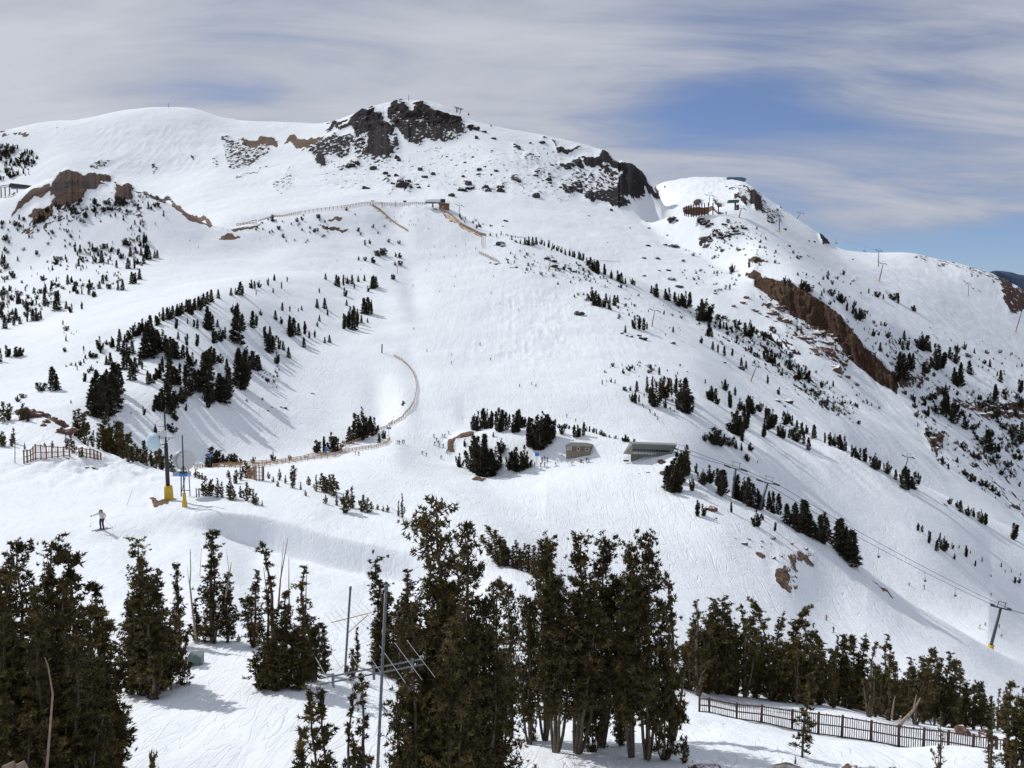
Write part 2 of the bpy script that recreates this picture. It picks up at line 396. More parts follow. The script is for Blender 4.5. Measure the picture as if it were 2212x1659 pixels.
# tone: 0 dark grey-violet crag, .35 dark red lava, .6 ochre-brown cliff, .8 bare brown soil, 1 dirty snow
patch('J', (380,370,470,290,560,310,610,260,690,220,790,180,850,200,900,270,960,290,1010,350,1020,420,940,370,1000,545,890,575,750,600,790,400,690,400,600,350,480,330), .80, .06)
patch('J', (930,130,1010,105,1090,150,1110,220,1140,150,1240,140,1300,170,1310,240,1190,260,1030,260,940,230), .82, .12)
patch('J', (1230,260,1300,220,1470,200,1560,240,1630,360,1560,380,1440,310,1430,440,1390,450,1330,380,1250,350), .80, .1)
patch('J', (1000,340,1060,300,1130,260,1260,360,1380,480,1200,490,1050,440), .72, 0)
patch('J', (1000,200,1300,180,1600,230,1660,380,1450,460,1200,500,1000,420,920,300), .56, .05, .6)
patch('J', (640,380,800,380,980,420,1010,580,880,640,700,640,620,500), .5, .03, .6)
patch('K', (840,380,1000,430,1080,520,1040,620,900,640,780,560), .5, .03, .6)
patch('K', (620,470,760,440,860,520,860,600,760,620,600,560), .42, .03, .6)
patch('J', (180,540,330,430,480,380,640,430,560,580,370,560,350,650,270,650,250,590), .62, 0)
patch('J', (480,690,600,640,720,600,740,690,600,700), .5, 0)
patch('J', (250,600,300,560,370,610,360,660,290,665), .95, 0)
patch('J', (1640,330,1700,320,1740,370,1690,380), .8, 0)
patch('J', (380,350,620,262,610,250,460,290,350,350), .7, 0, .4)
patch('J', (0,480,120,430,260,430,380,390,250,480,130,550,90,510), .93, .8, .15)
patch('A', (1560,290,1800,290,1780,340,1700,355,1600,320), .93, .8, .15)
patch('A', (1450,275,1560,300,1740,370,1620,470,1490,500,1470,380), .5, .1, .5)
patch('A', (1370,410,1430,400,1450,480,1390,480), .42, .2, .3)
patch('A', (1530,545,1720,460,1700,480,1560,555), .55, .3, .3)
patch('A', (1750,560,1900,470,1900,620,1800,640,1740,610), .42, .2, .4)
patch('A', (0,250,250,255,200,270,0,265), .9, .5, .2)
patch('A', (570,158,680,155,620,163), .8, .3, .1)
patch('A', (370,215,425,210,390,224), .8, .3, .1)
patch('A', (550,470,640,430,710,450,640,490,570,490), .5, .0, .5)
patch('A', (960,430,1000,430,1060,500,1000,510), .5, .0, .5)
patch('A', (1225,372,1250,372,1275,425,1255,425), .8, .0, .5)
patch('K', (710,320,800,290,900,262,950,295,1050,390,1110,410,1230,440,1310,550,1410,670,1400,715,1270,600,1280,680,1200,720,1060,700,1160,780,1070,800,900,740,770,650,760,600,840,590,950,650,1040,600,1080,500,1000,420,900,390,760,370), .82, .03)
patch('K', (430,205,510,205,690,270,620,280,510,262), .8, .1, .6)
patch('K', (490,390,640,360,710,400,650,440), .72, 0)
patch('K', (560,540,640,560,720,640,650,655,560,610), .75, .05)
patch('K', (870,410,1010,480,990,510,880,440), .8, 0)
patch('K', (320,180,400,195,370,215,330,205), .7, .1, .5)
patch('K', (320,130,480,158,480,170,340,145), .6, .1, .3)
patch('K', (500,175,900,265,880,255,700,215), .4, .1, .2)
for q in ((100,490,150,560),(280,440,330,520),(390,490,430,570),(120,210,150,260),(270,650,340,690),(200,290,300,370)):
    patch('K', (q[0],q[1],q[2],q[1]+20,q[2]+15,q[3],q[0]+15,q[3]-10), .48, 0, .8)
for q in ((980,790,1120,890),(1540,860,1620,915),(1620,820,1700,910),(1880,850,1940,935),(1190,680,1240,720),(600,640,660,700),(880,740,950,790),(1780,860,1840,920),(2040,770,2100,830)):
    patch('J', (q[0]+20,q[1],q[2],q[1]+30,q[2],q[3],q[0],q[3]-10), .55, 0, .9)
patch('C', (380,175,480,225,560,320,640,420,560,430,460,320,380,250), .5, .1, .4)
patch('C', (0,128,60,132,100,150,60,165,0,150), .5, .3, .1)
patch('C', (250,150,420,185,400,215,260,180), .4, .1, .1)
# red lava hill
patch('L', (590,90,680,62,760,90,940,110,1080,150,1090,220,980,210,960,250,860,250,830,350,760,400,640,400,520,430,500,400,560,330,490,310,500,240), .95, .35, 1.0)
patch('L', (210,350,290,280,490,205,500,260,430,330,350,330,260,390,200,450,110,540,120,490), .85, .4, .9)
patch('L', (300,560,340,500,480,420,540,510,480,560,400,600), .8, .4, .9)
patch('L', (1120,200,1290,240,1310,370,1130,370,1170,290), .9, .33, 1)
patch('L', (1200,205,1430,265,1620,335,1760,415,1860,500,1760,470,1600,365,1400,295), .65, .3, .3)
patch('L', (1700,390,2150,628,2100,652,1900,570,1760,470), .95, .72, .1)
patch('L', (0,330,100,290,220,330,120,340), .5, .4, .3)
# right mountain
patch('C', (460,200,500,270,530,360,480,360,450,290), .85, .2)
patch('C', (385,255,420,270,425,330,400,310), .9, .25)
patch('C', (330,225,385,235,385,262,335,258), .8, .3)
patch('C', (415,185,475,230,475,242,430,225), .9, .1)
patch('C', (570,288,620,305,630,335,590,325), .8, .2)
patch('C', (745,385,790,400,860,440,900,490,940,565,890,550,850,500,790,430), .85, .2)
patch('C', (60,272,110,262,165,285,150,312,68,308), .9, .5)
patch('C', (200,280,250,285,250,315,215,310), .85, .5)
patch('C', (0,345,55,318,130,318,290,362,100,376,0,372), .97, .7, .15)
patch('C', (105,375,190,420,180,455,120,435), .8, .3)
patch('C', (190,470,300,435,420,445,350,520,200,540), .42, .15, .7)
patch('C', (130,530,200,520,170,580,135,575), .6, .15)
patch('C', (560,1130,700,1190,800,1330,720,1280,640,1200), .5, .1, .3)
patch('C', (1480,612,1700,645,1900,695,2050,760,2120,800,2050,870,1950,785,1820,750,1600,690), .44, .1, .2)
patch('C', (1990,745,2100,790,2200,850,2212,1000,2120,1015,2070,960,2050,870,2040,820), .72, .3, .25)
patch('C', (430,650,480,648,555,680,500,700,435,682), .85, .6, 1)
patch('C', (405,755,480,740,520,775,470,800,410,775), .85, .5, 1)
patch('C', (1340,1400,1440,1380,1600,1440,1590,1472,1420,1490), .6, .4, 1)
patch('C', (1650,1480,1700,1500,1700,1560,1650,1530), .8, .4, 1)
patch('C', (1760,1580,1850,1570,2070,1600,2212,1640,2212,1700,2000,1690,1850,1630), .55, .4, 1)
patch('F', (2110,160,2212,180,2212,260,2120,220), .8, .38, 1)
patch('F', (2110,820,2212,850,2212,900), .6, .3, .6)
patch('F', (1580,340,1700,360,1680,460,1630,470,1570,390), .5, .4, .8)
patch('C', (1560,640,1720,720,1830,800,1980,905,1960,910,1800,810,1650,710), .35, .1, .3)
for q in ((540,470,640,520),(640,560,760,620),(740,630,860,695),(1660,900,1790,985),(1600,1128,1705,1172),(1090,790,1170,810),(1270,860,1340,895),(1880,1190,1940,1210)):
    patch('C', (q[0],q[1],q[2]-20,q[3]-18,q[2],q[3],q[0]+30,q[1]+22), .5, .25, .2)
# brown cliff band
cl = (GS > ray(1630, 610)[0]) & (GS < ray(1938, 820)[0])
ci = 0
r0 = sum(ROWS[:22]); r1 = sum(ROWS[:23])
bandm = np.zeros(PD.shape, bool); bandm[r0:r1 + 1] = True
cm = cl & bandm
ROCK[cm] = np.clip(.97 + .5 * fbm(X, PZ, 9, 3, 505), .70, 1)[cm]; TONE[cm] = .6; RUGG[cm] = 0
# loose dark scree and brush caught in the snow
patch('C', (0,930,180,960,420,1110,640,1240,800,1400,1000,1560,1180,1659,1000,1700,760,1560,560,1400,330,1230,60,1090), .33, .1, .1, 480, 900)
patch('C', (1300,1120,1560,1280,1700,1420,2212,1400,2212,1659,1500,1659,1380,1480), .24, .2, .3, 700, 1300)
patch('F', (1560,300,1760,120,2212,100,2212,900,1980,760,1700,560), .24, .2, .3, 690, 1300)
patch('C', (480,880,620,920,860,1080,1020,1180,1100,1300,1060,1400,900,1300,720,1160,520,1020), .42, .35, .6, 700, 1100)
patch('L', (560,380,1300,200,1700,400,1500,560,1000,520,500,700,200,720,300,560), .34, .25, .2, 600, 1000)
patch('J', (240,600,700,560,1000,600,1250,500,1700,480,2100,700,2300,950,1500,900,700,900,300,800), .27, .05, .3, 1150, 2000)
patch('K', (100,250,700,330,1100,560,800,700,100,700), .28, .05, .3, 1150, 2000)
# soil showing through
patch('D', (940,1208,985,1198,1070,1202,1165,1200,1160,1212,1080,1232,1000,1252,965,1248,1010,1225), .93, .72, .05)
patch('E', (690,850,700,800,760,768,840,745,880,775,740,800,725,850,740,885,705,880), .95, .72, .25)
patch('E', (1235,870,1335,868,1300,892,1255,890), .97, .7, .1)
patch('E', (845,1062,900,1052,945,1062,930,1086,870,1082), .97, .7, .1)
patch('E', (240,742,300,655,400,555,395,600,310,715,260,745), .5, .3, .1)
patch('E', (1930,1005,2212,960,2212,985,2080,1010), .0, .7)
patch('F', (568,1262,640,1240,720,1195,760,1270,800,1345,765,1350,755,1412,690,1390,640,1345), .68, .78, .1)
patch('F', (615,1135,700,1140,850,1150,850,1240,720,1235,600,1200), .50, .7, .2)
patch('F', (460,1140,530,1140,530,1200,480,1185), .5, .7, .1)
patch('F', (1600,828,1700,828,1770,870,1690,850), .5, .75, .05)
patch('F', (1210,1322,1300,1365,1385,1445,1360,1440,1280,1375), .75, .72, .05)
patch('A', (2005,842,2212,858,2212,882,2100,868), .95, .55, .05)
patch('A', (2115,818,2212,792,2212,822), .95, .7, .05)
patch('B', (0,795,20,795,15,815,0,812), .95, .7, .05)
patch('B', (0,862,50,872,20,886,0,880), .95, .55, .05)
patch('A', (1418,940,1480,902,1590,930,1500,948), .93, .68, .05)
patch('A', (1512,885,1590,868,1690,848,1650,880,1520,898), .93, .62, .05)
patch('A', (1170,945,1260,932,1255,942,1180,952), .9, .5, .05)
patch('B', (575,740,640,735,640,750,600,750), .9, .45, .05)
patch('B', (830,800,900,815,1060,880,1200,930,1050,900,900,840), .5, .35, .1)
patch('B', (180,700,240,740,330,810,430,890,420,890,310,815,190,730), .7, .95, 0)
patch('B', (640,745,720,780,800,850,930,920,900,925,780,860,700,800), .9, .97, 0)
patch('B', (930,1070,1060,1110,1220,1170,1060,1130,930,1090), .4, .3, .1)
patch('B', (1090,1080,1250,1170,1220,1180,1100,1120), .4, .25, .1)
patch('G', (40,0,0,0,0,0), 0, 0)
patch('D', (0,1140,60,1148,50,1156,0,1152), .85, .5, .03)
patch('D', (560,975,660,995,640,1003,580,990), .8, .4, .03)
patch('H', (185,252,270,272,350,300,340,305,200,268), .7, .45, .05)

# ---- soften and roughen
def blur(a, n):
    for _ in range(n):
        a = (a + np.roll(a, 1, 0) + np.roll(a, -1, 0) + np.roll(a, 1, 1) + np.roll(a, -1, 1)) / 5
    return a
RB = blur(ROCK * RUGG, 12)
TONE = np.where((TONE > .3) & (TONE < .5) & (ROCK > 0), TONE + .35 * fbm(X, PD + PZ, 14, 3, 501), TONE)
TONE = np.where(cm, np.clip(.57 + .34 * fbm(X, PZ * .6, 11, 3, 502), .44, .66), TONE)
TONE = np.clip(TONE, 0, 1)
ROCKs = blur(ROCK, 1)
far = np.clip((PD - 250) / 300, 0, 1)
near = np.clip((130 - PD) / 60, 0, 1)
dz = fbm(X, PD, 70, 3, 1) * 2.6 * far + fbm(X, PD, 16, 3, 9) * .55 * np.clip((PD - 120) / 150, 0, 1)
dz += fbm(X, PD, 5.5, 3, 21) * (.34 * np.clip((PD - 600) / 400, 0, 1) + .10 * np.clip((PD - 120) / 200, 0, 1))
dz += fbm(X, PD * .5, 3.2, 4, 33) * .22 * near + fbm(X * .6 + PD * .5, PD * .4, 1.1, 3, 35) * .07 * near
# drifted, wind-carved mound in front of the left fences
mo = np.exp(-((U - 190) / 170) ** 2 - ((PD - 107) / 9) ** 2)
dz += mo * (fbm(X, PD, 2.2, 4, 61) * .8)
# bumps skied into the steep faces
def region(u0, u1, v0, v1, soft=25):
    return np.clip((U - u0) / soft, 0, 1) * np.clip((u1 - U) / soft, 0, 1) * np.clip((Vv - v0) / soft, 0, 1) * np.clip((v1 - Vv) / soft, 0, 1) * OPEN
mog = np.abs(vnoise(X / 5.0, PD / 8, 71)) + .6 * np.abs(vnoise(X / 3, PD / 5, 72))
mog = mog + .35 * np.abs(vnoise(X / 1.9, PD / 3.2, 75))
dz += -mog * (.55 * region(900, 1500, 480, 830, 60) + .7 * region(1050, 1260, 600, 800, 50) + .2 * region(900, 1480, 800, 940, 40))
mog2 = np.abs(vnoise(X / 13, PD / 22, 73)) + .5 * np.abs(vnoise(X / 6.5, PD / 10, 74))
dz += -mog2 * 2.6 * (region(180, 480, 240, 400, 40) + region(1060, 1330, 290, 430, 40) + 1.3 * region(1440, 1640, 380, 450, 15) + .5 * region(480, 1060, 330, 430, 30) + .6 * region(1850, 2212, 560, 900, 30))
# the scooped bowl under the curved fence
dz -= 4.5 * np.exp(-((U - 822) / 38) ** 2 - ((Vv - 872) / 62) ** 2) * OPEN * (PD > 300) * (PD < 600)
# gullies and ribs on the shaded flanks
dz += -np.abs(fbm(X * 1.0 + PD * .35, PD * .15, 9, 3, 81)) * 2.2 * region(1560, 2080, 780, 1100, 50) * (PD > 380)
# crags
rs = np.clip(PD / 1500, .06, 1.15)
rid = lambda lam, sd: .5 - np.abs(vnoise(X / (lam * rs) + 3 * vnoise(X / (lam * rs * 2), PD / (lam * rs * 2), sd + 50), PD / (lam * rs * .8), sd)) * 2
crag = (rid(60, 91) * 6 + rid(24, 92) * 6 + rid(11, 93) * 4.5 + rid(5, 94) * 3) * rs
dz += RB * (crag - .5 * rs)
PDn = PD + RB * (rid(34, 95) + .5 * rid(13, 96)) * 3.5 * rs
# cliff band: buttresses
cmf = blur(cm.astype(np.float32), 3)
butt = (np.abs(vnoise(X / 9, np.zeros_like(X), 101)) * 2 + np.abs(vnoise(X / 3.6, PZ / 9, 102)) * 1.2 + np.abs(vnoise(X / 1.6, PZ / 3, 103)) * .6)
PDn = PDn - cmf * (butt - 1.0) * 7.5
dz += cmf * fbm(X, PZ, 3, 3, 104) * 1.5
PZn = PZ + dz
PDn = np.maximum.accumulate(PDn, axis=0)
X = GS * PDn
co = np.stack([X, PDn, PZn], axis=-1).reshape(-1, 3)
ii = np.arange(NR * NC).reshape(NR, NC)
quads = np.stack([ii[:-1, :-1], ii[:-1, 1:], ii[1:, 1:], ii[1:, :-1]], axis=-1).reshape(-1, 4)

def terrain_mat():
    m, nt, b = _nt('snow_and_rock')
    L = nt.links.new
    nd = lambda t, **k: _set(nt.nodes.new(t), k)
    def _set(n, k):
        for a, v in k.items():
            if a.startswith('i_'): n.inputs[a[2:].replace('_', ' ')].default_value = v
            else: setattr(n, a, v)
        return n
    tc = nd('ShaderNodeTexCoord'); geo = nd('ShaderNodeNewGeometry')
    ar = nd('ShaderNodeAttribute', attribute_name='rock'); at = nd('ShaderNodeAttribute', attribute_name='tone')
    asz = nd('ShaderNodeAttribute', attribute_name='grain')
    dv = nd('ShaderNodeVectorMath', operation='SCALE'); L(tc.outputs['Object'], dv.inputs[0]); L(asz.outputs['Fac'], dv.inputs['Scale'])
    n1 = nd('ShaderNodeTexNoise', i_Scale=.16, i_Detail=6.0, i_Roughness=.66); aniso = nd('ShaderNodeVectorMath', operation='MULTIPLY'); aniso.inputs[1].default_value = (1.0, .4, .9); L(dv.outputs[0], aniso.inputs[0]); L(aniso.outputs[0], n1.inputs['Vector'])
    n2 = nd('ShaderNodeTexNoise', i_Scale=.9, i_Detail=3.0); L(dv.outputs[0], n2.inputs['Vector'])
    sep = nd('ShaderNodeSeparateXYZ'); L(geo.outputs['Normal'], sep.inputs[0])
    # snow settles on the flatter ledges
    a1 = nd('ShaderNodeMath', operation='MULTIPLY_ADD'); a1.inputs[1].default_value = 1.15; a1.inputs[2].default_value = -.10
    L(ar.outputs['Fac'], a1.inputs[0])
    stp = nd('ShaderNodeMapRange', i_From_Min=.60, i_From_Max=.97, i_To_Min=.2, i_To_Max=-.04); L(sep.outputs['Z'], stp.inputs['Value'])
    stm = nd('ShaderNodeMath', operation='MULTIPLY'); L(stp.outputs[0], stm.inputs[0])
    msk = nd('ShaderNodeMapRange', i_From_Min=.60, i_From_Max=.70, i_To_Min=1.0, i_To_Max=0.0); L(at.outputs['Fac'], msk.inputs['Value'])
    L(msk.outputs[0], stm.inputs[1])
    a2 = nd('ShaderNodeMath', operation='ADD'); L(a1.outputs[0], a2.inputs[0]); L(stm.outputs[0], a2.inputs[1])
    ns = nd('ShaderNodeMath', operation='MULTIPLY_ADD'); ns.inputs[1].default_value = 2.5; ns.inputs[2].default_value = -.75; L(n1.outputs['Fac'], ns.inputs[0])
    df = nd('ShaderNodeMath', operation='SUBTRACT'); L(a2.outputs[0], df.inputs[0]); L(ns.outputs[0], df.inputs[1])
    fac = nd('ShaderNodeMapRange', i_From_Min=-.015, i_From_Max=.03); L(df.outputs[0], fac.inputs['Value'])
    has = nd('ShaderNodeMath', operation='GREATER_THAN'); has.inputs[1].default_value = .12; L(ar.outputs['Fac'], has.inputs[0])
    fm = nd('ShaderNodeMath', operation='MULTIPLY'); L(fac.outputs[0], fm.inputs[0]); L(has.outputs[0], fm.inputs[1])
    # rock colours
    rr = nd('ShaderNodeValToRGB'); e = rr.color_ramp.elements
    e[0].position = 0; e[0].color = (.026, .022, .026, 1); e[1].position = 1; e[1].color = (.62, .47, .33, 1)
    for p, c in ((.2, (.045, .031, .030)), (.35, (.082, .040, .032)), (.6, (.120, .074, .045)), (.72, (.155, .098, .068)), (.82, (.125, .082, .058)), (.93, (.62, .50, .38))):
        q = e.new(p); q.color = (*c, 1)
    L(at.outputs['Fac'], rr.inputs['Fac'])
    vr = nd('ShaderNodeMapRange', i_From_Min=.3, i_From_Max=.7, i_To_Min=.35, i_To_Max=1.75); L(n2.outputs['Fac'], vr.inputs['Value'])
    rc = nd('ShaderNodeVectorMath', operation='SCALE'); L(rr.outputs['Color'], rc.inputs[0]); L(vr.outputs[0], rc.inputs['Scale'])
    # snow colour: packed, slightly dirty in places
    n3 = nd('ShaderNodeTexNoise', i_Scale=.02, i_Detail=3.0); L(dv.outputs[0], n3.inputs['Vector'])
    sc = nd('ShaderNodeMix', data_type='RGBA'); sc.inputs[6].default_value = (.81, .845, .875, 1); sc.inputs[7].default_value = (.88, .91, .935, 1)
    L(n3.outputs['Fac'], sc.inputs[0])
    mx = nd('ShaderNodeMix', data_type='RGBA'); L(fm.outputs[0], mx.inputs[0]); L(sc.outputs[2], mx.inputs[6]); L(rc.outputs[0], mx.inputs[7])
    L(mx.outputs[2], b.inputs['Base Color'])
    b.inputs['Roughness'].default_value = .85; b.inputs['Specular IOR Level'].default_value = .15
    # relief: wind crust, skied-up grain, long track lines
    g1 = nd('ShaderNodeTexNoise', i_Scale=.55, i_Detail=5.0, i_Roughness=.62); L(dv.outputs[0], g1.inputs['Vector'])
    mp = nd('ShaderNodeMapping'); mp.inputs['Rotation'].default_value = (0, 0, .9); mp.inputs['Scale'].default_value = (1.3, .13, .4)
    L(dv.outputs[0], mp.inputs['Vector'])
    g2 = nd('ShaderNodeTexNoise', i_Scale=.5, i_Detail=3.0, i_Distortion=1.0); L(mp.outputs[0], g2.inputs['Vector'])
    ad = nd('ShaderNodeMath', operation='ADD'); L(g1.outputs['Fac'], ad.inputs[0])
    g2m = nd('ShaderNodeMath', operation='MULTIPLY'); g2m.inputs[1].default_value = .35; L(g2.outputs['Fac'], g2m.inputs[0]); L(g2m.outputs[0], ad.inputs[1])
    # grooves left by skis: long thin curving lines in two directions
    prev = ad.outputs[0]
    for rot_, sc_, k_ in (((0, 0, .35), (.55, .05, .1), .55), ((0, 0, -.5), (.5, .06, .1), .45)):
        mq = nd('ShaderNodeMapping'); mq.inputs['Rotation'].default_value = rot_; mq.inputs['Scale'].default_value = sc_; L(dv.outputs[0], mq.inputs['Vector'])
        nq = nd('ShaderNodeTexNoise', i_Scale=.42, i_Detail=2.0, i_Distortion=.6); L(mq.outputs[0], nq.inputs['Vector'])
        s1_ = nd('ShaderNodeMath', operation='MULTIPLY'); s1_.inputs[1].default_value = 9.0; L(nq.outputs['Fac'], s1_.inputs[0])
        fr_ = nd('ShaderNodeMath', operation='PINGPONG'); fr_.inputs[1].default_value = .5; L(s1_.outputs[0], fr_.inputs[0])
        sm_ = nd('ShaderNodeMapRange', i_From_Min=0.0, i_From_Max=.07, i_To_Min=-k_, i_To_Max=0.0); L(fr_.outputs[0], sm_.inputs['Value'])
        ax_ = nd('ShaderNodeMath', operation='ADD'); L(prev, ax_.inputs[0]); L(sm_.outputs[0], ax_.inputs[1]); prev = ax_.outputs[0]
    inv = nd('ShaderNodeMath', operation='DIVIDE'); inv.inputs[0].default_value = .85; L(asz.outputs['Fac'], inv.inputs[1])
    bp = nd('ShaderNodeBump', i_Strength=.42); L(prev, bp.inputs['Height']); L(inv.outputs[0], bp.inputs['Distance'])
    # rock gets a rougher relief
    g3 = nd('ShaderNodeTexVoronoi', i_Scale=.35); L(dv.outputs[0], g3.inputs['Vector'])
    g4 = nd('ShaderNodeMath', operation='MULTIPLY'); L(g3.outputs['Distance'], g4.inputs[0]); L(fm.outputs[0], g4.inputs[1])
    b2 = nd('ShaderNodeBump', i_Strength=.8); L(g4.outputs[0], b2.inputs['Height']); L(inv.outputs[0], b2.inputs['Distance']); L(bp.outputs[0], b2.inputs['Normal'])
    arg = nd('ShaderNodeAttribute', attribute_name='rug')
    g5 = nd('ShaderNodeTexNoise', i_Scale=.11, i_Detail=7.0, i_Roughness=.68); L(dv.outputs[0], g5.inputs['Vector'])
    g6 = nd('ShaderNodeMath', operation='MULTIPLY'); L(g5.outputs['Fac'], g6.inputs[0]); L(arg.outputs['Fac'], g6.inputs[1])
    b3 = nd('ShaderNodeBump', i_Strength=1.0, i_Distance=14.0); L(g6.outputs[0], b3.inputs['Height']); L(b2.outputs['Normal'], b3.inputs['Normal'])
    L(b3.outputs['Normal'], b.inputs['Normal'])
    return m
M['terrain'] = terrain_mat()
me = np_mesh('snow_ground', co, quads, [M['terrain']], smooth=True)
def fattr(me, name, a):
    at = me.attributes.new(name, 'FLOAT', 'POINT'); at.data.foreach_set('value', a.astype(np.float32).ravel())
fattr(me, 'rock', ROCKs); fattr(me, 'tone', TONE * (ROCK > 0)); fattr(me, 'rug', np.where(cm, .7, np.clip(RB, 0, 1)))
GR = np.clip(520.0 / PD, .42, 5.0)
GR = np.exp(np.round(np.log(GR) * 1e3) / 1e3)
# grain size only changes between hidden valleys, so the pattern is continuous on every face
bands = [0, 60, 125, 245, 10000]
g = np.where(PD < 128, 4.0, 1.0)
fattr(me, 'grain', g)
ground = new_obj('snow_ground', me)
tag(ground, 'snow covered ground, pistes and mountains with bare crags', None, None, 'structure')

# ---- looking up the ground
TF = PZn / PDn
def _col(s):
    c = (s - s0) / (s1 - s0) * (NC - 1)
    return int(min(max(round(c), 0), NC - 1))
def ground_at(x, y):
    c = _col(x / y)
    return float(np.interp(y, PDn[:, c], PZn[:, c]))
def hit(u, v, lo=0, hi=9e9):
    s, t = ray(u, v)
    c = _col(s)
    D = PDn[:, c]; tt = TF[:, c]
    ok = (D >= lo) & (D <= hi)
    idx = np.nonzero(ok & (tt >= t))[0]
    if len(idx):
        i = idx[0]
        if i > 0 and ok[i - 1] and tt[i] > tt[i - 1]:
            f = (t - tt[i - 1]) / (tt[i] - tt[i - 1]); f = min(max(f, 0), 1)
            d = D[i - 1] + (D[i] - D[i - 1]) * f
        else: d = D[i]
    else:
        j = np.nonzero(ok)[0]
        d = D[j[np.argmax(tt[j])]]
    return Vector((s * d, d, ground_at(s * d, d)))
def at_dist(u, v, d):
    s, t = ray(u, v)
    return Vector((s * d, d, t * d))
def px2m(h, d): return h * d / F
# ------------------------------------------------------------------ daylight
TOSUN = Vector((-.80, .60, 0)).normalized()
ELEV = math.radians(42)
sv = Vector((TOSUN.x * math.cos(ELEV), TOSUN.y * math.cos(ELEV), math.sin(ELEV)))
sd = bpy.data.lights.new('sun', 'SUN'); sd.energy = 2.9; sd.angle = math.radians(.9); sd.color = (1, .98, .945)
so = new_obj('sun', sd); so.rotation_euler = (-sv).to_track_quat('-Z', 'Y').to_euler(); so.location = sv * 500
w = bpy.data.worlds.new('World'); scene.world = w; w.use_nodes = True
nt = w.node_tree
for n_ in list(nt.nodes): nt.nodes.remove(n_)
L = nt.links.new
def nd(t, **k):
    n = nt.nodes.new(t)
    for a, v in k.items():
        if a.startswith('i_'): n.inputs[a[2:].replace('_', ' ')].default_value = v
        else: setattr(n, a, v)
    return n
def mth(op, a, b=None, c=None):
    n = nd('ShaderNodeMath', operation=op)
    for i, q in enumerate((a, b, c)):
        if q is None: continue
        if isinstance(q, (int, float)): n.inputs[i].default_value = q
        else: L(q, n.inputs[i])
    return n.outputs[0]
out = nd('ShaderNodeOutputWorld')
sky = nd('ShaderNodeTexSky', sky_type='NISHITA'); sky.sun_disc = False
sky.sun_elevation = ELEV; sky.sun_rotation = math.atan2(sv.x, sv.y); sky.altitude = 2900
sky.air_density = 1.0; sky.dust_density = .6; sky.ozone_density = 1.5
tint = nd('ShaderNodeVectorMath', operation='MULTIPLY'); tint.inputs[1].default_value = (.84, .92, 1.12); L(sky.outputs[0], tint.inputs[0])
bg1 = nd('ShaderNodeBackground', i_Strength=.085); L(tint.outputs[0], bg1.inputs[0])
tc = nd('ShaderNodeTexCoord'); sp = nd('ShaderNodeSeparateXYZ'); L(tc.outputs['Generated'], sp.inputs[0])
x, y, z = sp.outputs
# cloud deck seen in perspective
zz = mth('MAXIMUM', mth('ADD', z, .22), .03)
cx = mth('DIVIDE', x, zz); cy = mth('DIVIDE', y, zz)
cv = nd('ShaderNodeCombineXYZ'); L(cx, cv.inputs[0]); L(cy, cv.inputs[1])
mp = nd('ShaderNodeMapping'); mp.inputs['Rotation'].default_value = (0, 0, .45); mp.inputs['Scale'].default_value = (.55, 1.0, 1); mp.inputs['Location'].default_value = (3.1, 1.7, 0)
L(cv.outputs[0], mp.inputs[0])
n1 = nd('ShaderNodeTexNoise', i_Scale=1.1, i_Detail=5.0, i_Roughness=.52, i_Distortion=.35); L(mp.outputs[0], n1.inputs['Vector'])
mp2 = nd('ShaderNodeMapping'); mp2.inputs['Rotation'].default_value = (0, 0, -.35); mp2.inputs['Scale'].default_value = (.5, 1.3, 1)
L(cv.outputs[0], mp2.inputs[0])
n2 = nd('ShaderNodeTexNoise', i_Scale=2.4, i_Detail=6.0, i_Roughness=.6, i_Distortion=.6); L(mp2.outputs[0], n2.inputs['Vector'])
# clearer air lies to the right ahead, low above the ridge: azimuth and height of a direction
az = mth('ARCTAN2', x, y); el = mth('ARCSINE', z)
def blob(a0, e0, wa, we, k, tilt=0.0):
    da = mth('SUBTRACT', az, a0); de = mth('SUBTRACT', mth('SUBTRACT', el, e0), mth('MULTIPLY', da, tilt))
    q = mth('ADD', mth('POWER', mth('ABSOLUTE', mth('DIVIDE', da, wa)), 2.0), mth('POWER', mth('ABSOLUTE', mth('DIVIDE', de, we)), 2.0))
    return mth('MULTIPLY', mth('EXPONENT', mth('MULTIPLY', q, -1.0)), k)
cov = mth('ADD', mth('MULTIPLY', n1.outputs['Fac'], 1.35), mth('MULTIPLY', n2.outputs['Fac'], 1.15))
cov = mth('ADD', cov, -.73)
for a in ((.22, .215, .12, .030, -.42, -.06), (.36, .15, .30, .055, -.34, -.08), (.50, .065, .26, .030, -.50, 0), (.27, .285, .20, .05, -.16, .0), (-.5, .24, .34, .12, .38, .1), (-.25, .22, .3, .06, .10, 0), (-.33, .215, .10, .015, -.20, .15), (-.12, .175, .10, .014, -.16, .1), (.40, .36, .35, .06, .25, -.2), (0.0, .27, .18, .09, .26, 0), (.30, .25, .3, .012, .15, -.1), (.47, .105, .2, .012, .22, .05)):
    cov = mth('ADD', cov, blob(*a))
fac = nd('ShaderNodeMapRange', i_From_Min=.0, i_From_Max=.60, i_To_Min=.12, interpolation_type='SMOOTHSTEP'); L(cov, fac.inputs['Value'])
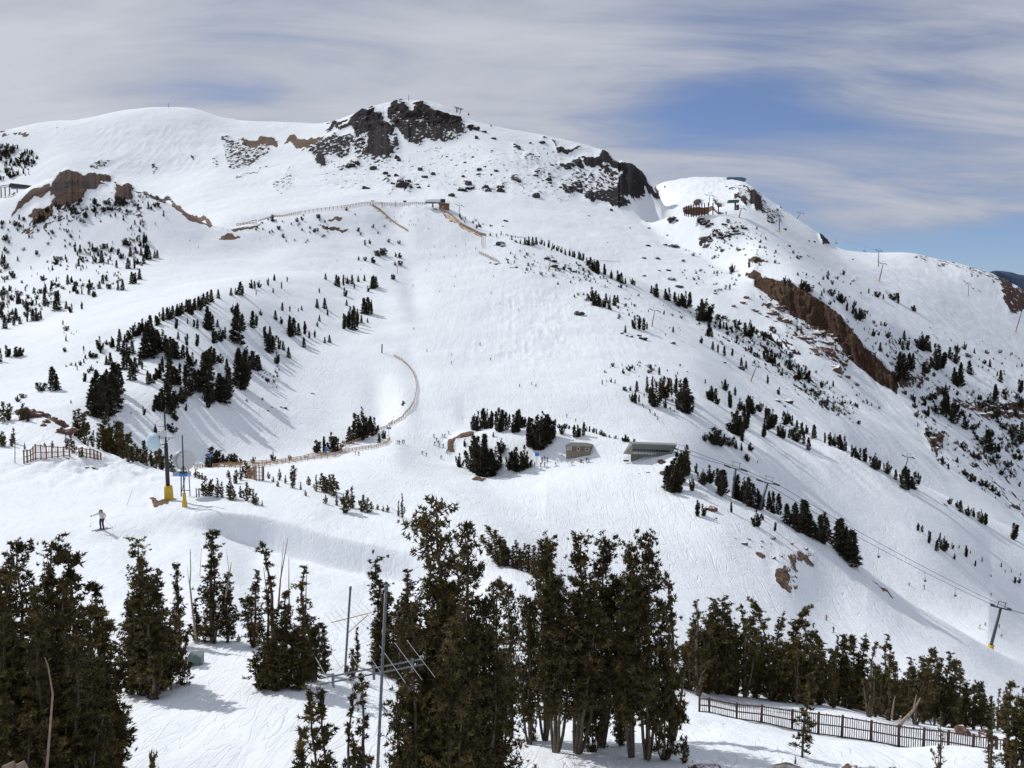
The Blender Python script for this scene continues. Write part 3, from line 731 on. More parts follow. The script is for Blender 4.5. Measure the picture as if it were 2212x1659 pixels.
# the deck is thicker (greyer) in places
gr = nd('ShaderNodeMapRange', i_From_Min=.30, i_From_Max=.85); L(cov, gr.inputs['Value'])
cc = nd('ShaderNodeMix', data_type='RGBA'); cc.inputs[6].default_value = (.38, .41, .50, 1); cc.inputs[7].default_value = (.58, .61, .68, 1)
L(gr.outputs[0], cc.inputs[0])
bg2 = nd('ShaderNodeBackground', i_Strength=1.0); L(cc.outputs[2], bg2.inputs[0])
ms = nd('ShaderNodeMixShader'); L(fac.outputs[0], ms.inputs[0]); L(bg1.outputs[0], ms.inputs[1]); L(bg2.outputs[0], ms.inputs[2])
L(ms.outputs[0], out.inputs[0])
scene.view_settings.view_transform = 'Standard'; scene.view_settings.look = 'None'
scene.view_settings.exposure = 0; scene.view_settings.gamma = 1
scene.render.engine = 'CYCLES'
scene.cycles.max_bounces = 4; scene.cycles.diffuse_bounces = 2; scene.cycles.glossy_bounces = 2
# ------------------------------------------------------------------ trees
def unit(v): return v / np.maximum(np.linalg.norm(v, axis=-1, keepdims=True), 1e-9)

def tufts(P, Dr, size, nb, rng, wid=.19, spread=.95):
    """needle bundles: nb slim blades fanning out of every point"""
    n = len(P)
    P = np.repeat(P, nb, 0); Dr = np.repeat(Dr, nb, 0)
    sz = (size if np.ndim(size) else np.full(n, size)); sz = np.repeat(sz, nb)[:, None] * rng.uniform(.7, 1.25, (n * nb, 1))
    d = unit(Dr * (1 - spread * .5) + unit(rng.normal(size=(n * nb, 3))) * spread)
    wv = unit(np.cross(d, rng.normal(size=(n * nb, 3))))
    base = P + rng.normal(size=(n * nb, 3)) * sz * .12
    a = base + wv * sz * wid; b = base - wv * sz * wid; c = base + d * sz
    V = np.stack([a, b, c], 1).reshape(-1, 3)
    Fc = np.arange(len(V)).reshape(-1, 3)
    return V, Fc

def limbs(paths, radii, k=5):
    """many tapered limbs at once: paths (n,m,3), radii (n,m) -> quads split to triangles"""
    n, m, _ = paths.shape
    d = unit(np.diff(paths, axis=1, append=paths[:, -1:] * 2 - paths[:, -2:-1]))
    ref = np.where(np.abs(d[..., 2:3]) < .9, np.array([0, 0, 1.0]), np.array([1.0, 0, 0]))
    x = unit(np.cross(d, ref)); y = np.cross(d, x)
    an = np.arange(k) * 2 * PI / k
    ring = paths[:, :, None, :] + (x[:, :, None, :] * np.cos(an)[:, None] + y[:, :, None, :] * np.sin(an)[:, None]) * radii[:, :, None, None]
    V = ring.reshape(-1, 3)
    idx = np.arange(n * m * k).reshape(n, m, k)
    a = idx[:, :-1]; b = np.roll(idx, -1, 2)[:, :-1]; c = np.roll(idx, -1, 2)[:, 1:]; e = idx[:, 1:]
    Fc = np.concatenate([np.stack([a, b, c], -1).reshape(-1, 3), np.stack([a, c, e], -1).reshape(-1, 3)])
    return V, Fc

def pine_parts(seed, Hh=7.0, R=.9, stems=1, clear=.08, nbr=110, tsz=.13, nb=7, lean=0.0, per=9, prof='column', wind=0.0, up=1.0, dens=1.0, bark_r=.11, fork=.35):
    rng = np.random.default_rng(seed)
    TP, TR_ = [], []
    BP, BR = [], []
    tp, td = [], []
    for s in range(stems):
        a = s * 2.4 + rng.uniform(-.5, .5); q = rng.uniform(.45, 1) * R * fork * (stems > 1) * (0 if s == 0 else 1)
        hh = Hh * (1 if s == 0 else max(.4, 1 - rng.uniform(.35, .75) * (q / max(R * fork, .01)) ** 1.2)); Rs = R * (rng.uniform(.48, .75) if stems > 1 else 1)
        m = 9; t = np.linspace(0, 1, m)
        ox = math.cos(a) * q; oy = math.sin(a) * q * .8
        wob = np.cumsum(rng.normal(size=(m, 2)) * .018 * Hh, 0) * .6
        px = ox * (.15 + .85 * t ** .6) + wob[:, 0] * t + (lean * Hh) * t ** 1.3 + wind * Hh * t ** 2
        py = oy * (.15 + .85 * t ** .6) + wob[:, 1] * t
        ax = np.stack([px, py, hh * t], -1)
        TP.append(ax); TR_.append((bark_r * Hh / 7) * (.62 if stems > 3 else .85) * (1 - t) ** .8 * (1 if s == 0 else .75) + .012)
        n = int(nbr * (1 if s == 0 else .75) * hh / Hh)
        zf = clear + (1 - clear) * rng.uniform(0, 1, n) ** .85 * .985
        if prof == 'column': Lr = Rs * (.28 + .85 * (1 - zf) ** .55) * np.minimum(1, (zf - clear) * 5 + .45)
        elif prof == 'cone': Lr = Rs * (.12 + 1.1 * (1 - zf) ** .9)
        else: Lr = Rs * (.35 + .95 * np.sin(PI * np.clip((zf - clear) / (1 - clear), 0, 1) ** .8) ** .8)
        Lr = Lr * rng.uniform(.4, 1.3, n)
        gap = (np.sin(zf * 23 + seed) + np.sin(zf * 41 + seed * 2)) * .12
        Lr *= 1 + gap
        az = rng.uniform(0, 2 * PI, n)
        st = np.stack([np.interp(zf, t, ax[:, 0]), np.interp(zf, t, ax[:, 1]), zf * hh], -1)
        ho = np.stack([np.cos(az), np.sin(az), np.zeros(n)], -1)
        uu = up * rng.uniform(.15, .95, n) * (.35 + .8 * zf)
        tt = np.linspace(0, 1, 4)
        rise = (.12 * tt[None] + .85 * tt[None] ** 1.9) * uu[:, None] * Lr[:, None]
        pts = st[:, None, :] + ho[:, None, :] * (Lr[:, None] * tt[None])[..., None] * .92
        pts[..., 2] += rise
        pts[..., 0] += wind * 1.2 * Lr[:, None] * tt[None]
        BP.append(pts); BR.append(np.clip(.028 * Lr[:, None] / max(R, .1), .006, .03) * Hh / 7 * (1.05 - tt[None] * .85) + np.zeros((n, 4)))
        for i in range(n):
            k = max(3, int(per * dens * (.5 + .7 * Lr[i] / Rs)))
            u = rng.uniform(.22, 1.03, k) ** .6
            f = u * 3; j = np.clip(f.astype(int), 0, 2); f = (f - j)[:, None]
            p = pts[i][j] * (1 - f) + pts[i][j + 1] * f
            d = unit(pts[i][j + 1] - pts[i][j])
            sp = rng.normal(size=(k, 3)) * (.11 * Lr[i] + .03 * Hh / 7) * np.array([1, 1, .7])
            sp[:, 2] += np.abs(sp[:, 0]) * .3
            tp.append(p + sp); td.append(unit(d + np.array([0, 0, .8])))
        # crowded shoots round the leader
        k = int(26 * dens)
        u = rng.uniform(.80, 1.0, k)
        p = np.stack([np.interp(u, t, ax[:, 0]), np.interp(u, t, ax[:, 1]), u * hh], -1) + rng.normal(size=(k, 3)) * R * .09
        tp.append(p); td.append(np.tile([0, 0, 1.0], (k, 1)))
    tv1, tf1 = limbs(np.array(TP), np.array(TR_), 7)
    bv, bf = limbs(np.concatenate(BP), np.concatenate(BR), 3)
    P = np.concatenate(tp); Dd = np.concatenate(td)
    cv_, cf_ = tufts(P, Dd, tsz * rng.uniform(.8, 1.25, len(P)), nb, rng)
    return (tv1, tf1), (bv, bf), (cv_, cf_)

PINES = {}
def pine(kind, seed, **k):
    tr, br, cr = pine_parts(seed, **k)
    V = np.concatenate([tr[0], br[0]]); Fc = np.concatenate([tr[1], br[1] + len(tr[0])])
    PINES.setdefault(kind, []).append((np_mesh('trunk', V, Fc, [M['bark']], smooth=True), np_mesh('crown', cr[0], cr[1], [M['needles']]), k.get('Hh', 7.0)))
for i in range(4): pine('dense', 100 + i, Hh=7, R=1.1, stems=6, clear=.02, nbr=90, per=10, tsz=.105, nb=9, fork=.75)
for i in range(4): pine('column', 110 + i, Hh=6, R=.66, stems=3, clear=.03, nbr=86, per=9, tsz=.10, nb=9, fork=.6)
for i in range(2): pine('spare', 120 + i, Hh=6, R=.6, stems=3, clear=.12, nbr=38, per=7, tsz=.10, nb=9, fork=.8)
for i in range(2): pine('sapling', 130 + i, Hh=3, R=.24, stems=1, clear=.05, nbr=48, per=5, tsz=.085, nb=9, bark_r=.05)
for i in range(3): pine('clear', 140 + i, Hh=8, R=1.45, stems=3 + i, clear=.21, nbr=118, per=11, tsz=.115, nb=9, fork=.8)
pine('big', 150, Hh=12, R=1.9, stems=8, clear=.05, nbr=140, per=13, tsz=.14, nb=9, fork=.8, bark_r=.13)
for i in range(2): pine('wind', 160 + i, Hh=5, R=.85, stems=4, clear=.1, nbr=50, per=8, tsz=.12, nb=9, wind=.13, fork=.9)
for i in range(3): pine('low', 170 + i, Hh=2.4, R=.62, stems=5, clear=.02, nbr=30, per=6, tsz=.12, nb=8, fork=1.0, up=1.2)

# ---- small far trees (one mesh each, height 1)
FARM = {}
def far_tree(kind, seed, R, stems, n, sz, nb=4, prof='cone', clear=.0, mats=None, wind=0):
    rng = np.random.default_rng(seed)
    P = []; Dr = []; TP = []; TR_ = []
    for s in range(stems):
        hh = 1 if s == 0 else rng.uniform(.45, .95)
        a = rng.uniform(0, 2 * PI); q = 0 if stems == 1 or s == 0 else rng.uniform(.4, 1) * R
        ox, oy = math.cos(a) * q, math.sin(a) * q
        r = R if stems == 1 else R * .36
        k = n // stems
        z = clear + (1 - clear) * rng.uniform(0, 1, k) ** (1.25 if prof == 'cone' else .95)
        if prof == 'cone': rr = r * (1 - z) ** .85 * (.75 + .35 * np.sin(z * 38 + seed))
        else: rr = r * (1 - z ** 1.6) ** .7 * (.85 + .22 * np.sin(z * 17 + seed)) * np.minimum(1, (z - clear) * 6 + .4)
        az = rng.uniform(0, 2 * PI, k); ra = rr * rng.uniform(.25, 1, k) ** .5
        P.append(np.stack([ox * z ** .5 + np.cos(az) * ra + wind * z ** 1.5, oy * z ** .5 + np.sin(az) * ra, z * hh], -1))
        Dr.append(np.stack([np.cos(az), np.sin(az), np.full(k, .55 if prof != 'cone' else .1)], -1))
        t = np.linspace(0, 1, 4)
        TP.append(np.stack([ox * t ** .5 + wind * t ** 1.5, oy * t ** .5, t * hh * .95], -1)); TR_.append(.018 * (1 - t * .8))
    P = np.concatenate(P); Dr = unit(np.concatenate(Dr))
    v, f = tufts(P, Dr, sz, nb, rng, .26, .75)
    lv, lf = limbs(np.array(TP), np.array(TR_), 4)
    V = np.concatenate([v, lv]); Fc = np.concatenate([f, lf + len(v)])
    mi = np.concatenate([np.zeros(len(f)), np.ones(len(lf))])
    me = np_mesh(kind, V, Fc, mats or [M['needles_far'], M['bark']], mi)
    FARM.setdefault(kind, []).append((me, V, Fc))
for i in range(4): far_tree('spire', 200 + i, .19 + .02 * i, 1, 330, .075)
for i in range(4): far_tree('clump', 210 + i, .24 + .03 * i, 4 + i % 3, 520, .068, prof='round')
for i in range(3): far_tree('column', 220 + i, .15, 1 + i % 3, 300, .07, prof='round', clear=.04)
for i in range(3): far_tree('bush', 230 + i, .45 + .1 * i, 5 + i, 230, .13, prof='round', mats=[M['needles_far'], M['bark']])
for i in range(2): far_tree('thin', 240 + i, .16, 2, 90, .09, prof='round', clear=.15, mats=[M['needles_dry'], M['bark_dead']])

ORD = ['first', 'second', 'third', 'fourth', 'fifth', 'sixth', 'seventh', 'eighth', 'ninth', 'tenth', 'eleventh', 'twelfth', 'thirteenth', 'fourteenth', 'fifteenth', 'sixteenth', 'seventeenth', 'eighteenth', 'nineteenth', 'twentieth']
def ordn(i):
    if i < 20: return ORD[i]
    n = i + 1
    tens = ['', '', 'twenty', 'thirty', 'forty', 'fifty', 'sixty', 'seventy', 'eighty', 'ninety', 'hundred']
    t, u = divmod(n, 10)
    return (tens[t] + '-' + ORD[u - 1]) if u else tens[t][:-1] + 'ieth'
ITEMS = []      # far vegetation waiting to be placed: (pixel height, u, v, pos, kind, where, what)
def plant(key, data, where, lo, hi, kinds=('spire', 'column', 'clump'), what='conifer', hs=1.0):
    a, bx, by = TR[key]
    for i in range(0, len(data), 3):
        x, y, h = data[i:i + 3]
        u, v = x / a + bx, y / a + by
        p = hit(u, v, lo, hi)
        hp = h / a * hs
        hm = px2m(hp, p.y)
        ITEMS.append([hp, u, v, p, random.choice(kinds), where, what, hm])
def scatter(key, poly, n, h0, h1, where, lo, hi, kinds, what, power=2.0):
    pts = [tv(key, x, y) for x, y in zip(poly[::2], poly[1::2])]
    xs = [p[0] for p in pts]; ys = [p[1] for p in pts]
    c = 0; guard = 0
    a = TR[key][0]
    while c < n and guard < 20000:
        guard += 1
        u = random.uniform(min(xs), max(xs)); v = random.uniform(min(ys), max(ys))
        if not inpoly(np.array([u]), np.array([v]), pts)[0]: continue
        p = hit(u, v, lo, hi)
        # plants gather in patches
        q = float(fbm(np.array([p.x]), np.array([p.y]), 28, 2, 303)[0])
        if random.random() > .5 + q * 1.6: continue
        hp = (h0 + (h1 - h0) * random.random() ** power) / a
        ITEMS.append([hp, u, v, p, random.choice(kinds), where, what, px2m(hp, p.y)])
        c += 1
DENSE = ('spire', 'column', 'clump', 'spire')
KN = 'on the wooded knoll left of the groomed run'
plant('D', [345,500,160,375,495,110,590,660,170,620,665,220,655,672,240,690,650,260,720,600,230,745,560,250,775,520,200,700,560,200,640,560,200,600,560,150], 'in the dense stand at left of the knoll', 280, 600, ('spire','column','spire'))
plant('D', [650,255,60,690,330,60,715,330,80,730,215,60,770,240,80,800,260,90,830,320,130,860,260,90,810,360,120,860,430,140,880,380,100,920,360,60,905,330,60,940,270,150,960,285,200,985,270,190,1010,250,150,1035,240,130,1065,240,140,900,140,60,930,120,60,960,110,70,1095,300,150,1120,290,130,1150,290,110,1185,290,90,1210,280,70,1100,450,170,1085,460,110,1135,455,120,1165,460,140,1200,450,120,1225,400,140,1245,340,90,1210,530,120,1235,520,110,1010,430,80,1035,420,100,1060,380,110,960,460,90,975,455,70,995,450,60,1045,630,160,1080,640,200,1110,620,170,1025,620,110,1000,635,80,1130,590,90,1265,500,140,1285,490,130,1305,490,120,1180,580,100,1200,570,60,1170,560,90], 'on the knoll slope behind the antenna', 290, 700, DENSE)
plant('D', [1340,560,150,1330,500,260,1350,420,200,1370,330,120,1365,580,130,1350,610,60,1320,350,100,1385,320,100,1420,560,180,1440,575,170,1480,540,200,1490,500,140,1470,370,80,1550,480,250,1560,470,240,1580,380,150,1600,370,160,1545,330,110,1635,360,120,1660,365,100,1685,365,90,1275,210,80,1215,205,80,1155,165,50,1340,100,150,1360,95,110,1400,190,80,1430,180,90,1460,165,80,1385,195,100,1530,190,220,1540,90,150,1570,100,100,1635,90,110,1660,80,80,1745,250,120,1770,230,90,1750,220,100,1805,230,80,1835,235,60,1795,325,80,1870,285,70,1720,160,80,1750,140,60,1880,150,140,1900,145,120,1935,140,80,1975,135,80,1970,220,70,2005,160,50,2040,155,50,2105,190,40,2135,185,50], 'on the right half of the wooded knoll', 290, 800, DENSE)
plant('D', [1430,320,60,1205,630,50,930,655,60,1140,690,60,1115,770,65,1010,770,55,545,440,60,595,370,40,620,285,30,590,285,45,555,290,30,520,335,35,490,340,30,545,320,30,430,345,20,460,335,20,45,280,80,5,310,90,105,280,70,130,275,60,115,570,40,150,545,30,460,580,25,268,500,60,690,200,30,850,650,20,1600,570,20,1700,560,20,1730,440,30,1800,410,20], 'standing apart on the knoll', 280, 700, ('bush','clump'), 'small conifer')
plant('A', [650,1659,90,725,1640,70,775,1600,80,820,1610,70,845,1590,80,880,1570,90,920,1540,90,945,1540,80,975,1560,130,1010,1500,70,1060,1470,90,1085,1460,80,1120,1450,80,1150,1440,80,1180,1420,70,1210,1410,80,1240,1430,100,1265,1400,80,1290,1400,90,1320,1370,80,1345,1360,80,1370,1345,80,1415,1325,60,900,1560,80,1035,1490,80,1100,1462,85,1165,1436,80,1225,1410,80,1305,1385,80], 'in the line along the knoll ridge', 300, 800, ('clump','spire','clump'))
plant('A', [1140,1520,70,1350,1525,130,1380,1490,60,1410,1510,50,1280,1520,60,1255,1510,50,1215,1490,40,1498,1305,50,1525,1300,45,1555,1300,85,1575,1290,50,1630,1260,60,1650,1260,50,1680,1255,50,1740,1240,50,1778,1210,45,1825,1260,45,1860,1215,35,1660,1300,30,1770,1285,30,1830,1405,55,1880,1410,40,1955,1400,30,1935,1410,25,2055,1385,60,2105,1390,70,2125,1435,40,2070,1470,40,2060,1505,35,1540,1430,80,1510,1420,60,1785,1460,60,1690,1435,40,1820,1490,50,2110,1200,40,2070,1290,35,2180,1240,70,2195,1250,70,1880,1560,90,1975,1520,50], 'scattered on the top of the knoll', 350, 900, DENSE)
LH = 'on the slope below the red rock hill'
plant('A', [935,965,70,950,960,50,845,1050,60,880,1025,40,915,1045,50,950,1070,100,965,1070,90,930,1100,60,830,1130,70,870,1130,70,1003,1060,45,1020,1060,50,855,1230,80,880,1225,70,905,1200,70,765,1270,50,795,1270,70,440,1230,60,465,1220,40,575,1300,50,580,1260,60,485,1265,50,645,1260,50,665,1230,60,690,1210,40,755,1125,50,660,1090,80,615,1090,50,510,1115,50,490,1020,60,520,1025,50,295,1290,60,290,1360,80,310,1380,50,370,1400,110,380,1350,80,350,1390,50,430,1390,50,465,1415,60,530,1395,50,110,1360,60,130,1355,50,170,1390,70,205,1370,50,105,1465,80,175,1475,60,215,1470,80,240,1470,90,265,1460,50,30,1520,90,10,1450,80,90,1500,60,130,1490,50,15,1100,60,30,1090,50,220,1290,40,165,1275,30,60,1270,35,285,1200,30,340,1140,30,115,1080,30,365,1215,30,712,1075,30,740,1180,25,895,750,40,1060,790,30,460,785,30], LH, 300, 1000, DENSE)
plant('B', [15,1240,70,40,1230,50,70,1230,60,110,1215,40,150,1210,40,200,1260,80,225,1250,70,210,1255,80,170,1280,40,85,1260,35,20,1310,60,150,1420,100,175,1425,110,200,1420,90,15,1520,100,45,1515,110,75,1525,130,100,1510,120,130,1480,50,90,1480,110,35,1370,40,170,1480,30,60,1460,90], 'at the left edge of the main run', 400, 900, DENSE)
plant('B', [335,1200,42,110,1075,35,155,1080,35,240,1050,50,265,1045,60,210,1095,50,350,1055,40,380,1060,40,380,1110,40,350,1110,30,155,980,45,185,970,40,125,915,30,110,890,35,205,865,30,305,960,30,375,970,30,240,905,20,35,755,30,90,785,22,280,860,18], 'on the white shoulder left of the run', 700, 1050, ('bush','bush','clump'), 'low bushy conifer', .8)
plant('B', [1105,945,25,1160,970,30,1190,975,45,1215,980,60,1240,980,55,1262,975,50,1295,970,40,1315,985,35,1345,995,50,1370,995,40,1400,1015,40,1430,1020,40,1450,1035,35,1480,1040,45,1510,1060,45,1540,1065,50,1565,1080,50,1590,1110,55,1615,1130,75,1640,1150,80,1665,1165,90,1705,1170,70,1750,1195,55,1790,1210,70,1815,1225,70,1840,1230,40,1885,1235,45,1900,1240,30,1035,900,25,875,870,30,770,800,30,800,835,20,890,815,30,905,820,25,1500,1055,40,1550,1075,45,1630,1145,70,1650,1160,70], 'along the ridge right of the main run', 700, 1000, ('spire','clump','clump'))
plant('B', [1620,1340,90,1650,1370,90,1670,1375,70,1700,1380,60,1715,1350,60,1740,1395,80,1770,1370,70,1790,1350,50,1905,1520,90,1930,1525,90,1960,1530,80,1980,1525,50,1840,1545,45,2150,1545,40,2010,1290,50,2045,1315,90,2100,1330,70,2130,1340,90,2160,1350,70,2185,1375,80,2205,1370,80], 'on the upper right flank of the main run', 500, 900, ('clump','spire','column'))
plant('C', [20,980,110,45,975,100,95,1060,100,120,1060,140,150,1060,140,180,1075,110,165,1165,90,185,1165,60,240,1115,60,285,1120,50,265,1110,40,345,1110,60,360,1115,50,430,1165,110,445,1160,80,405,1160,60,230,1270,60,270,1290,65,195,1250,55,120,1210,50,320,1290,50,550,1330,80,575,1335,90,600,1340,60,530,1310,60,695,1380,75,750,1450,90,770,1440,80,790,1440,90,815,1465,60,380,1360,60,410,1370,50,550,1470,60,275,1510,70,185,1580,100,215,1600,60,310,1620,70,435,1659,110,20,1600,150,625,1540,50,975,1490,40], 'on the flank facing the brown cliff', 480, 850, ('clump','column','spire'))
plant('C', [430,720,50,320,750,60,305,860,40,665,820,50,690,820,40,770,850,60,785,840,40,820,870,50,965,900,45,1010,930,60,1030,950,60,1065,1000,60,1100,1020,60,1120,1050,70,1145,1060,80,1155,1050,60,1040,765,30,1205,885,35,1260,910,40,1300,925,35,1370,930,50,1395,950,70,1500,1000,40,1285,1095,30,1310,1100,30], 'on the slope above the brown cliff', 800, 1400, ('clump','column','bush'))
plant('C', [1235,1160,50,1330,1175,50,1435,1190,65,1405,1220,50,1425,1250,60,1455,1250,60,1280,1260,60,1555,1255,120,1575,1255,100,1600,1265,70,1540,1250,90,1640,1380,170,1660,1370,160,1410,1400,140,1430,1400,130,1470,1380,110,1490,1370,100,1730,1310,80,1770,1340,90,1780,1270,60,1825,1250,50,1890,1275,35,1860,1410,90,1755,1460,100,1800,1480,150,1770,1480,90,2060,1460,80,2185,1530,90,2025,1580,110,1990,1360,50,1690,1620,80,1715,1640,100,1760,1659,90,1380,1450,100,1440,1440,100,1560,1420,80,1580,1400,90], 'at the lower end of the brown cliff', 780, 1200, ('clump','spire','spire'))
plant('E', [50,840,110,80,820,130,110,800,100,150,800,200,190,790,130,215,780,110,120,815,110,245,835,60,275,810,60], 'beside the curving orange fence', 350, 430, ('clump','spire','clump'))
plant('D', [2050,900,80,2100,900,110,2150,895,130,2180,890,100,1370,1000,130,1340,995,60,1450,970,60,1500,970,70,1530,975,60,1640,970,50,1770,955,60,1780,955,30,1880,950,40,1400,985,60,1475,972,50,1555,975,40], 'in the hollow behind the orange fence', 300, 400, ('clump','bush','clump'), 'bushy conifer')
plant('E', [860,750,110,885,760,130,915,750,140,940,745,130,965,730,120,1010,760,130,1030,765,160,1060,755,120,1085,740,90,1115,770,90,1145,765,150,1160,740,110,1190,735,70,1215,735,70], 'behind in the tree island by the hut', 340, 400, ('clump','column','clump'), 'bushy conifer')
plant('E', [1215,860,110,1245,860,160,1270,865,220,1295,870,240,1320,850,200,1350,820,150,1380,800,120,1510,800,80,1530,800,85,1568,790,90,1545,795,60,985,800,35,1430,780,60,800,860,50,1035,905,100], 'on the snow island behind the hut', 310, 390, ('clump','column','clump'), 'bushy conifer')
plant('E', [860,1000,230,850,1020,160,900,1050,250,940,1055,200,980,1050,180,1010,1010,150,915,1040,270,880,930,140,770,995,95,1090,1010,100,1120,1015,140,1145,1020,160,1180,1010,160,1205,1000,110], 'in front in the tree island by the hut', 290, 400, ('clump','spire','clump'), 'bushy conifer')
plant('E', [1410,742,30,1428,742,22,1450,744,34,1475,748,26,1500,752,22,1590,762,34,1610,766,40,1635,772,38,1655,778,34,1680,784,34,1700,792,28,1715,796,22,1740,802,18,1775,808,22,1840,828,45,1860,830,35,1895,838,30,1820,825,30], 'in the hedge on the crest behind the hut', 300, 400, ('clump','bush','bush'), 'low bushy conifer')
plant('E', [1690,460,35,1900,370,30,1865,400,20,1850,360,25,1820,340,20,1915,505,70,1875,500,35,1905,580,80,1885,570,60,1930,580,60,1980,520,100,2000,590,120,2030,600,150,2015,520,120,2060,560,120,2085,540,140,2110,560,150,2140,540,130,2165,500,100,2180,620,90,2100,610,60,2060,395,50,2200,560,80,1775,455,30,1750,445,30,2030,660,25,2050,690,30,2000,645,30,1960,610,20], 'in the thin grove right of the lower run', 400, 600, ('clump','column','thin'))
plant('E', [2110,1140,160,2130,1150,200,2155,1155,220,2190,1160,130,2200,1100,200,2170,1060,170], 'right beside the lift station', 255, 318, ('clump','column'), 'bushy conifer')
FH = 'on the piste shoulder below the lift station'
plant('F', [20,640,200,60,740,90,130,700,100,90,630,70,10,500,120], 'just right of the lift station', 258, 312, ('clump','column'), 'bushy conifer')
plant('F', [170,690,120,220,700,120,245,770,170,265,760,160,360,800,170,385,810,160,420,835,190,460,850,160,490,850,130,555,870,130,590,890,150,620,890,140,500,860,100], 'in the row with the two lift towers', 285, 315, ('spire','column','clump'))
plant('F', [680,960,140,710,960,130,740,1000,190,770,1010,220,800,1020,220,830,1040,160,880,1060,150,910,1080,210,940,1070,160,1000,1120,200,1030,1150,240,1060,1170,210,1090,1210,230,1115,1190,200], 'in the dark row along the shoulder edge', 286, 312, ('spire','spire','clump'))
plant('F', [95,905,110,130,900,80,315,880,70,480,970,110,465,975,70,520,930,40,595,1000,60], 'on the near side of the shoulder', 255, 300, ('column','clump'), 'small conifer')
plant('F', [15,235,200,25,210,120,35,240,100,190,160,100,170,155,60,220,180,60,275,90,75,145,45,30,310,205,90,305,150,60,370,220,80,340,125,60,420,230,110,445,240,110,360,380,160,330,370,130,385,420,120,400,340,160,420,330,120,345,300,90,500,230,70,540,270,80,560,330,130,540,340,140,520,390,90,580,320,110,655,310,90,680,300,80], 'at the upper left end of the ridge row', 430, 700, ('clump','clump','column'))
plant('F', [630,390,90,650,400,80,690,400,60,735,420,120,710,320,70,740,330,50,785,440,90,775,365,70,800,370,60,850,400,90,815,480,85,920,430,70,955,450,90,985,450,80,1020,475,100,1045,480,100,1060,480,60,1095,520,80,1120,530,80,1150,540,80,1180,550,90,1245,600,105,1270,600,60,1325,630,85,1380,670,70,1440,730,150,1465,735,140,1500,730,120,1525,700,80,1420,690,80], 'strung along the ridge leading down right', 430, 560, ('clump','column','clump'))
plant('F', [145,420,60,200,440,110,175,420,60,245,450,60,270,430,60,300,450,60,345,470,60,380,480,50,440,480,50,420,550,50,485,560,20,410,530,30], 'in the patch left above the lift cables', 420, 600, ('clump','bush'), 'bushy conifer')
plant('F', [1525,1000,55,1555,1010,50,1595,1080,85,1645,1130,75,1665,1060,50,1690,1130,100,1710,1120,60,1745,1115,40,1790,1115,25,1760,1185,40,1835,1170,80,1865,1150,25,1895,1230,40,1940,1200,35,2065,1235,30,2150,1340,45,2180,1340,40,2000,1300,20,2130,1270,22,2190,1290,22,2090,1270,20], 'on the open piste at the far right', 360, 510, ('clump','column'), 'small conifer')
plant('F', [2140,1055,110,1935,950,90,1960,960,80,1730,830,50,1780,850,50,1800,880,80,1850,905,70,1885,910,60], 'where the ridge meets the right edge', 480, 720, ('spire','clump'))
plant('F', [1700,130,90,1690,230,100,1720,240,90,1755,300,130,1830,340,100,1770,30,60,1800,40,60,1985,490,150,2025,150,90,2050,490,60,2140,400,80,2185,100,70,1680,650,60,1720,660,40,2130,575,35,2200,400,110,1780,560,40,1590,250,60], 'among the snowy rocks at the right edge', 690, 1000, ('spire','clump'))
# low growth too small to list one by one
scatter('A', (0,850,350,720,650,680,1000,700,1080,780,960,900,950,1100,700,1300,0,1500), 470, 14, 38, LH, 420, 1000, ('bush','clump','bush','column'), 'dwarf conifer')
scatter('A', (700,640,1000,650,1100,720,1050,790,700,760), 62, 10, 24, 'under the crest of the red rock hill', 600, 1000, ('bush',), 'dwarf conifer')
scatter('A', (0,330,130,340,250,400,220,530,0,560), 131, 12, 42, 'on the far slope at the left edge', 900, 2200, ('column','clump','bush'), 'dwarf conifer')
scatter('A', (1650,800,2100,760,2180,1000,1900,980,1650,900), 40, 12, 30, 'near the fence on the white shoulder', 700, 1100, ('bush',), 'dwarf conifer')
scatter('B', (700,760,1060,880,1500,1060,1900,1260,1960,1480,1500,1330,1100,1120,950,950), 116, 8, 26, 'on the upper right flank of the main run', 500, 1000, ('bush','clump'), 'dwarf conifer')
scatter('C', (250,950,700,1150,800,1320,1200,1600,1000,1640,600,1400,200,1100), 170, 12, 44, 'on the shaded flank facing the brown cliff', 500, 850, ('bush','clump'), 'dwarf conifer')
scatter('C', (100,380,420,420,620,560,1300,900,1200,960,700,780,400,680,0,780,0,600,150,560), 124, 8, 26, 'on the slope above the brown cliff', 800, 1500, ('bush',), 'dwarf conifer')
scatter('C', (640,720,1300,1060,1560,1180,1500,1420,1300,1330,1050,1060,700,830), 69, 12, 40, 'along the snowy rim of the brown cliff', 830, 1200, ('bush','clump','column'), 'dwarf conifer')
scatter('C', (0,700,380,700,380,840,200,900,0,860), 40, 8, 22, 'in the snowy basin left of the brown cliff', 800, 1300, ('bush',), 'dwarf conifer')
scatter('F', (1400,150,2212,100,2212,900,2000,780,1650,560,1560,330), 263, 14, 48, 'among the snowy rocks at the right edge', 690, 1100, ('bush','clump','bush'), 'dwarf conifer')
scatter('F', (750,60,1000,130,1240,260,1100,330,800,160), 55, 8, 30, 'on the shaded flank above the ridge row', 500, 800, ('bush',), 'dwarf conifer')
scatter('D', (1600,380,1850,330,1830,480,1700,560,1500,530), 24, 8, 22, 'on the open snow of the knoll', 300, 600, ('bush',), 'dwarf conifer')
scatter('D', (400,60,700,250,560,420,420,300), 21, 14, 34, 'at the left end of the knoll ridge', 300, 700, ('bush','column'), 'dwarf conifer')
scatter('E', (1680,330,2200,300,2212,640,2000,640,1700,470), 55, 12, 34, 'in the thin grove right of the lower run', 400, 600, ('bush','clump'), 'dwarf conifer')

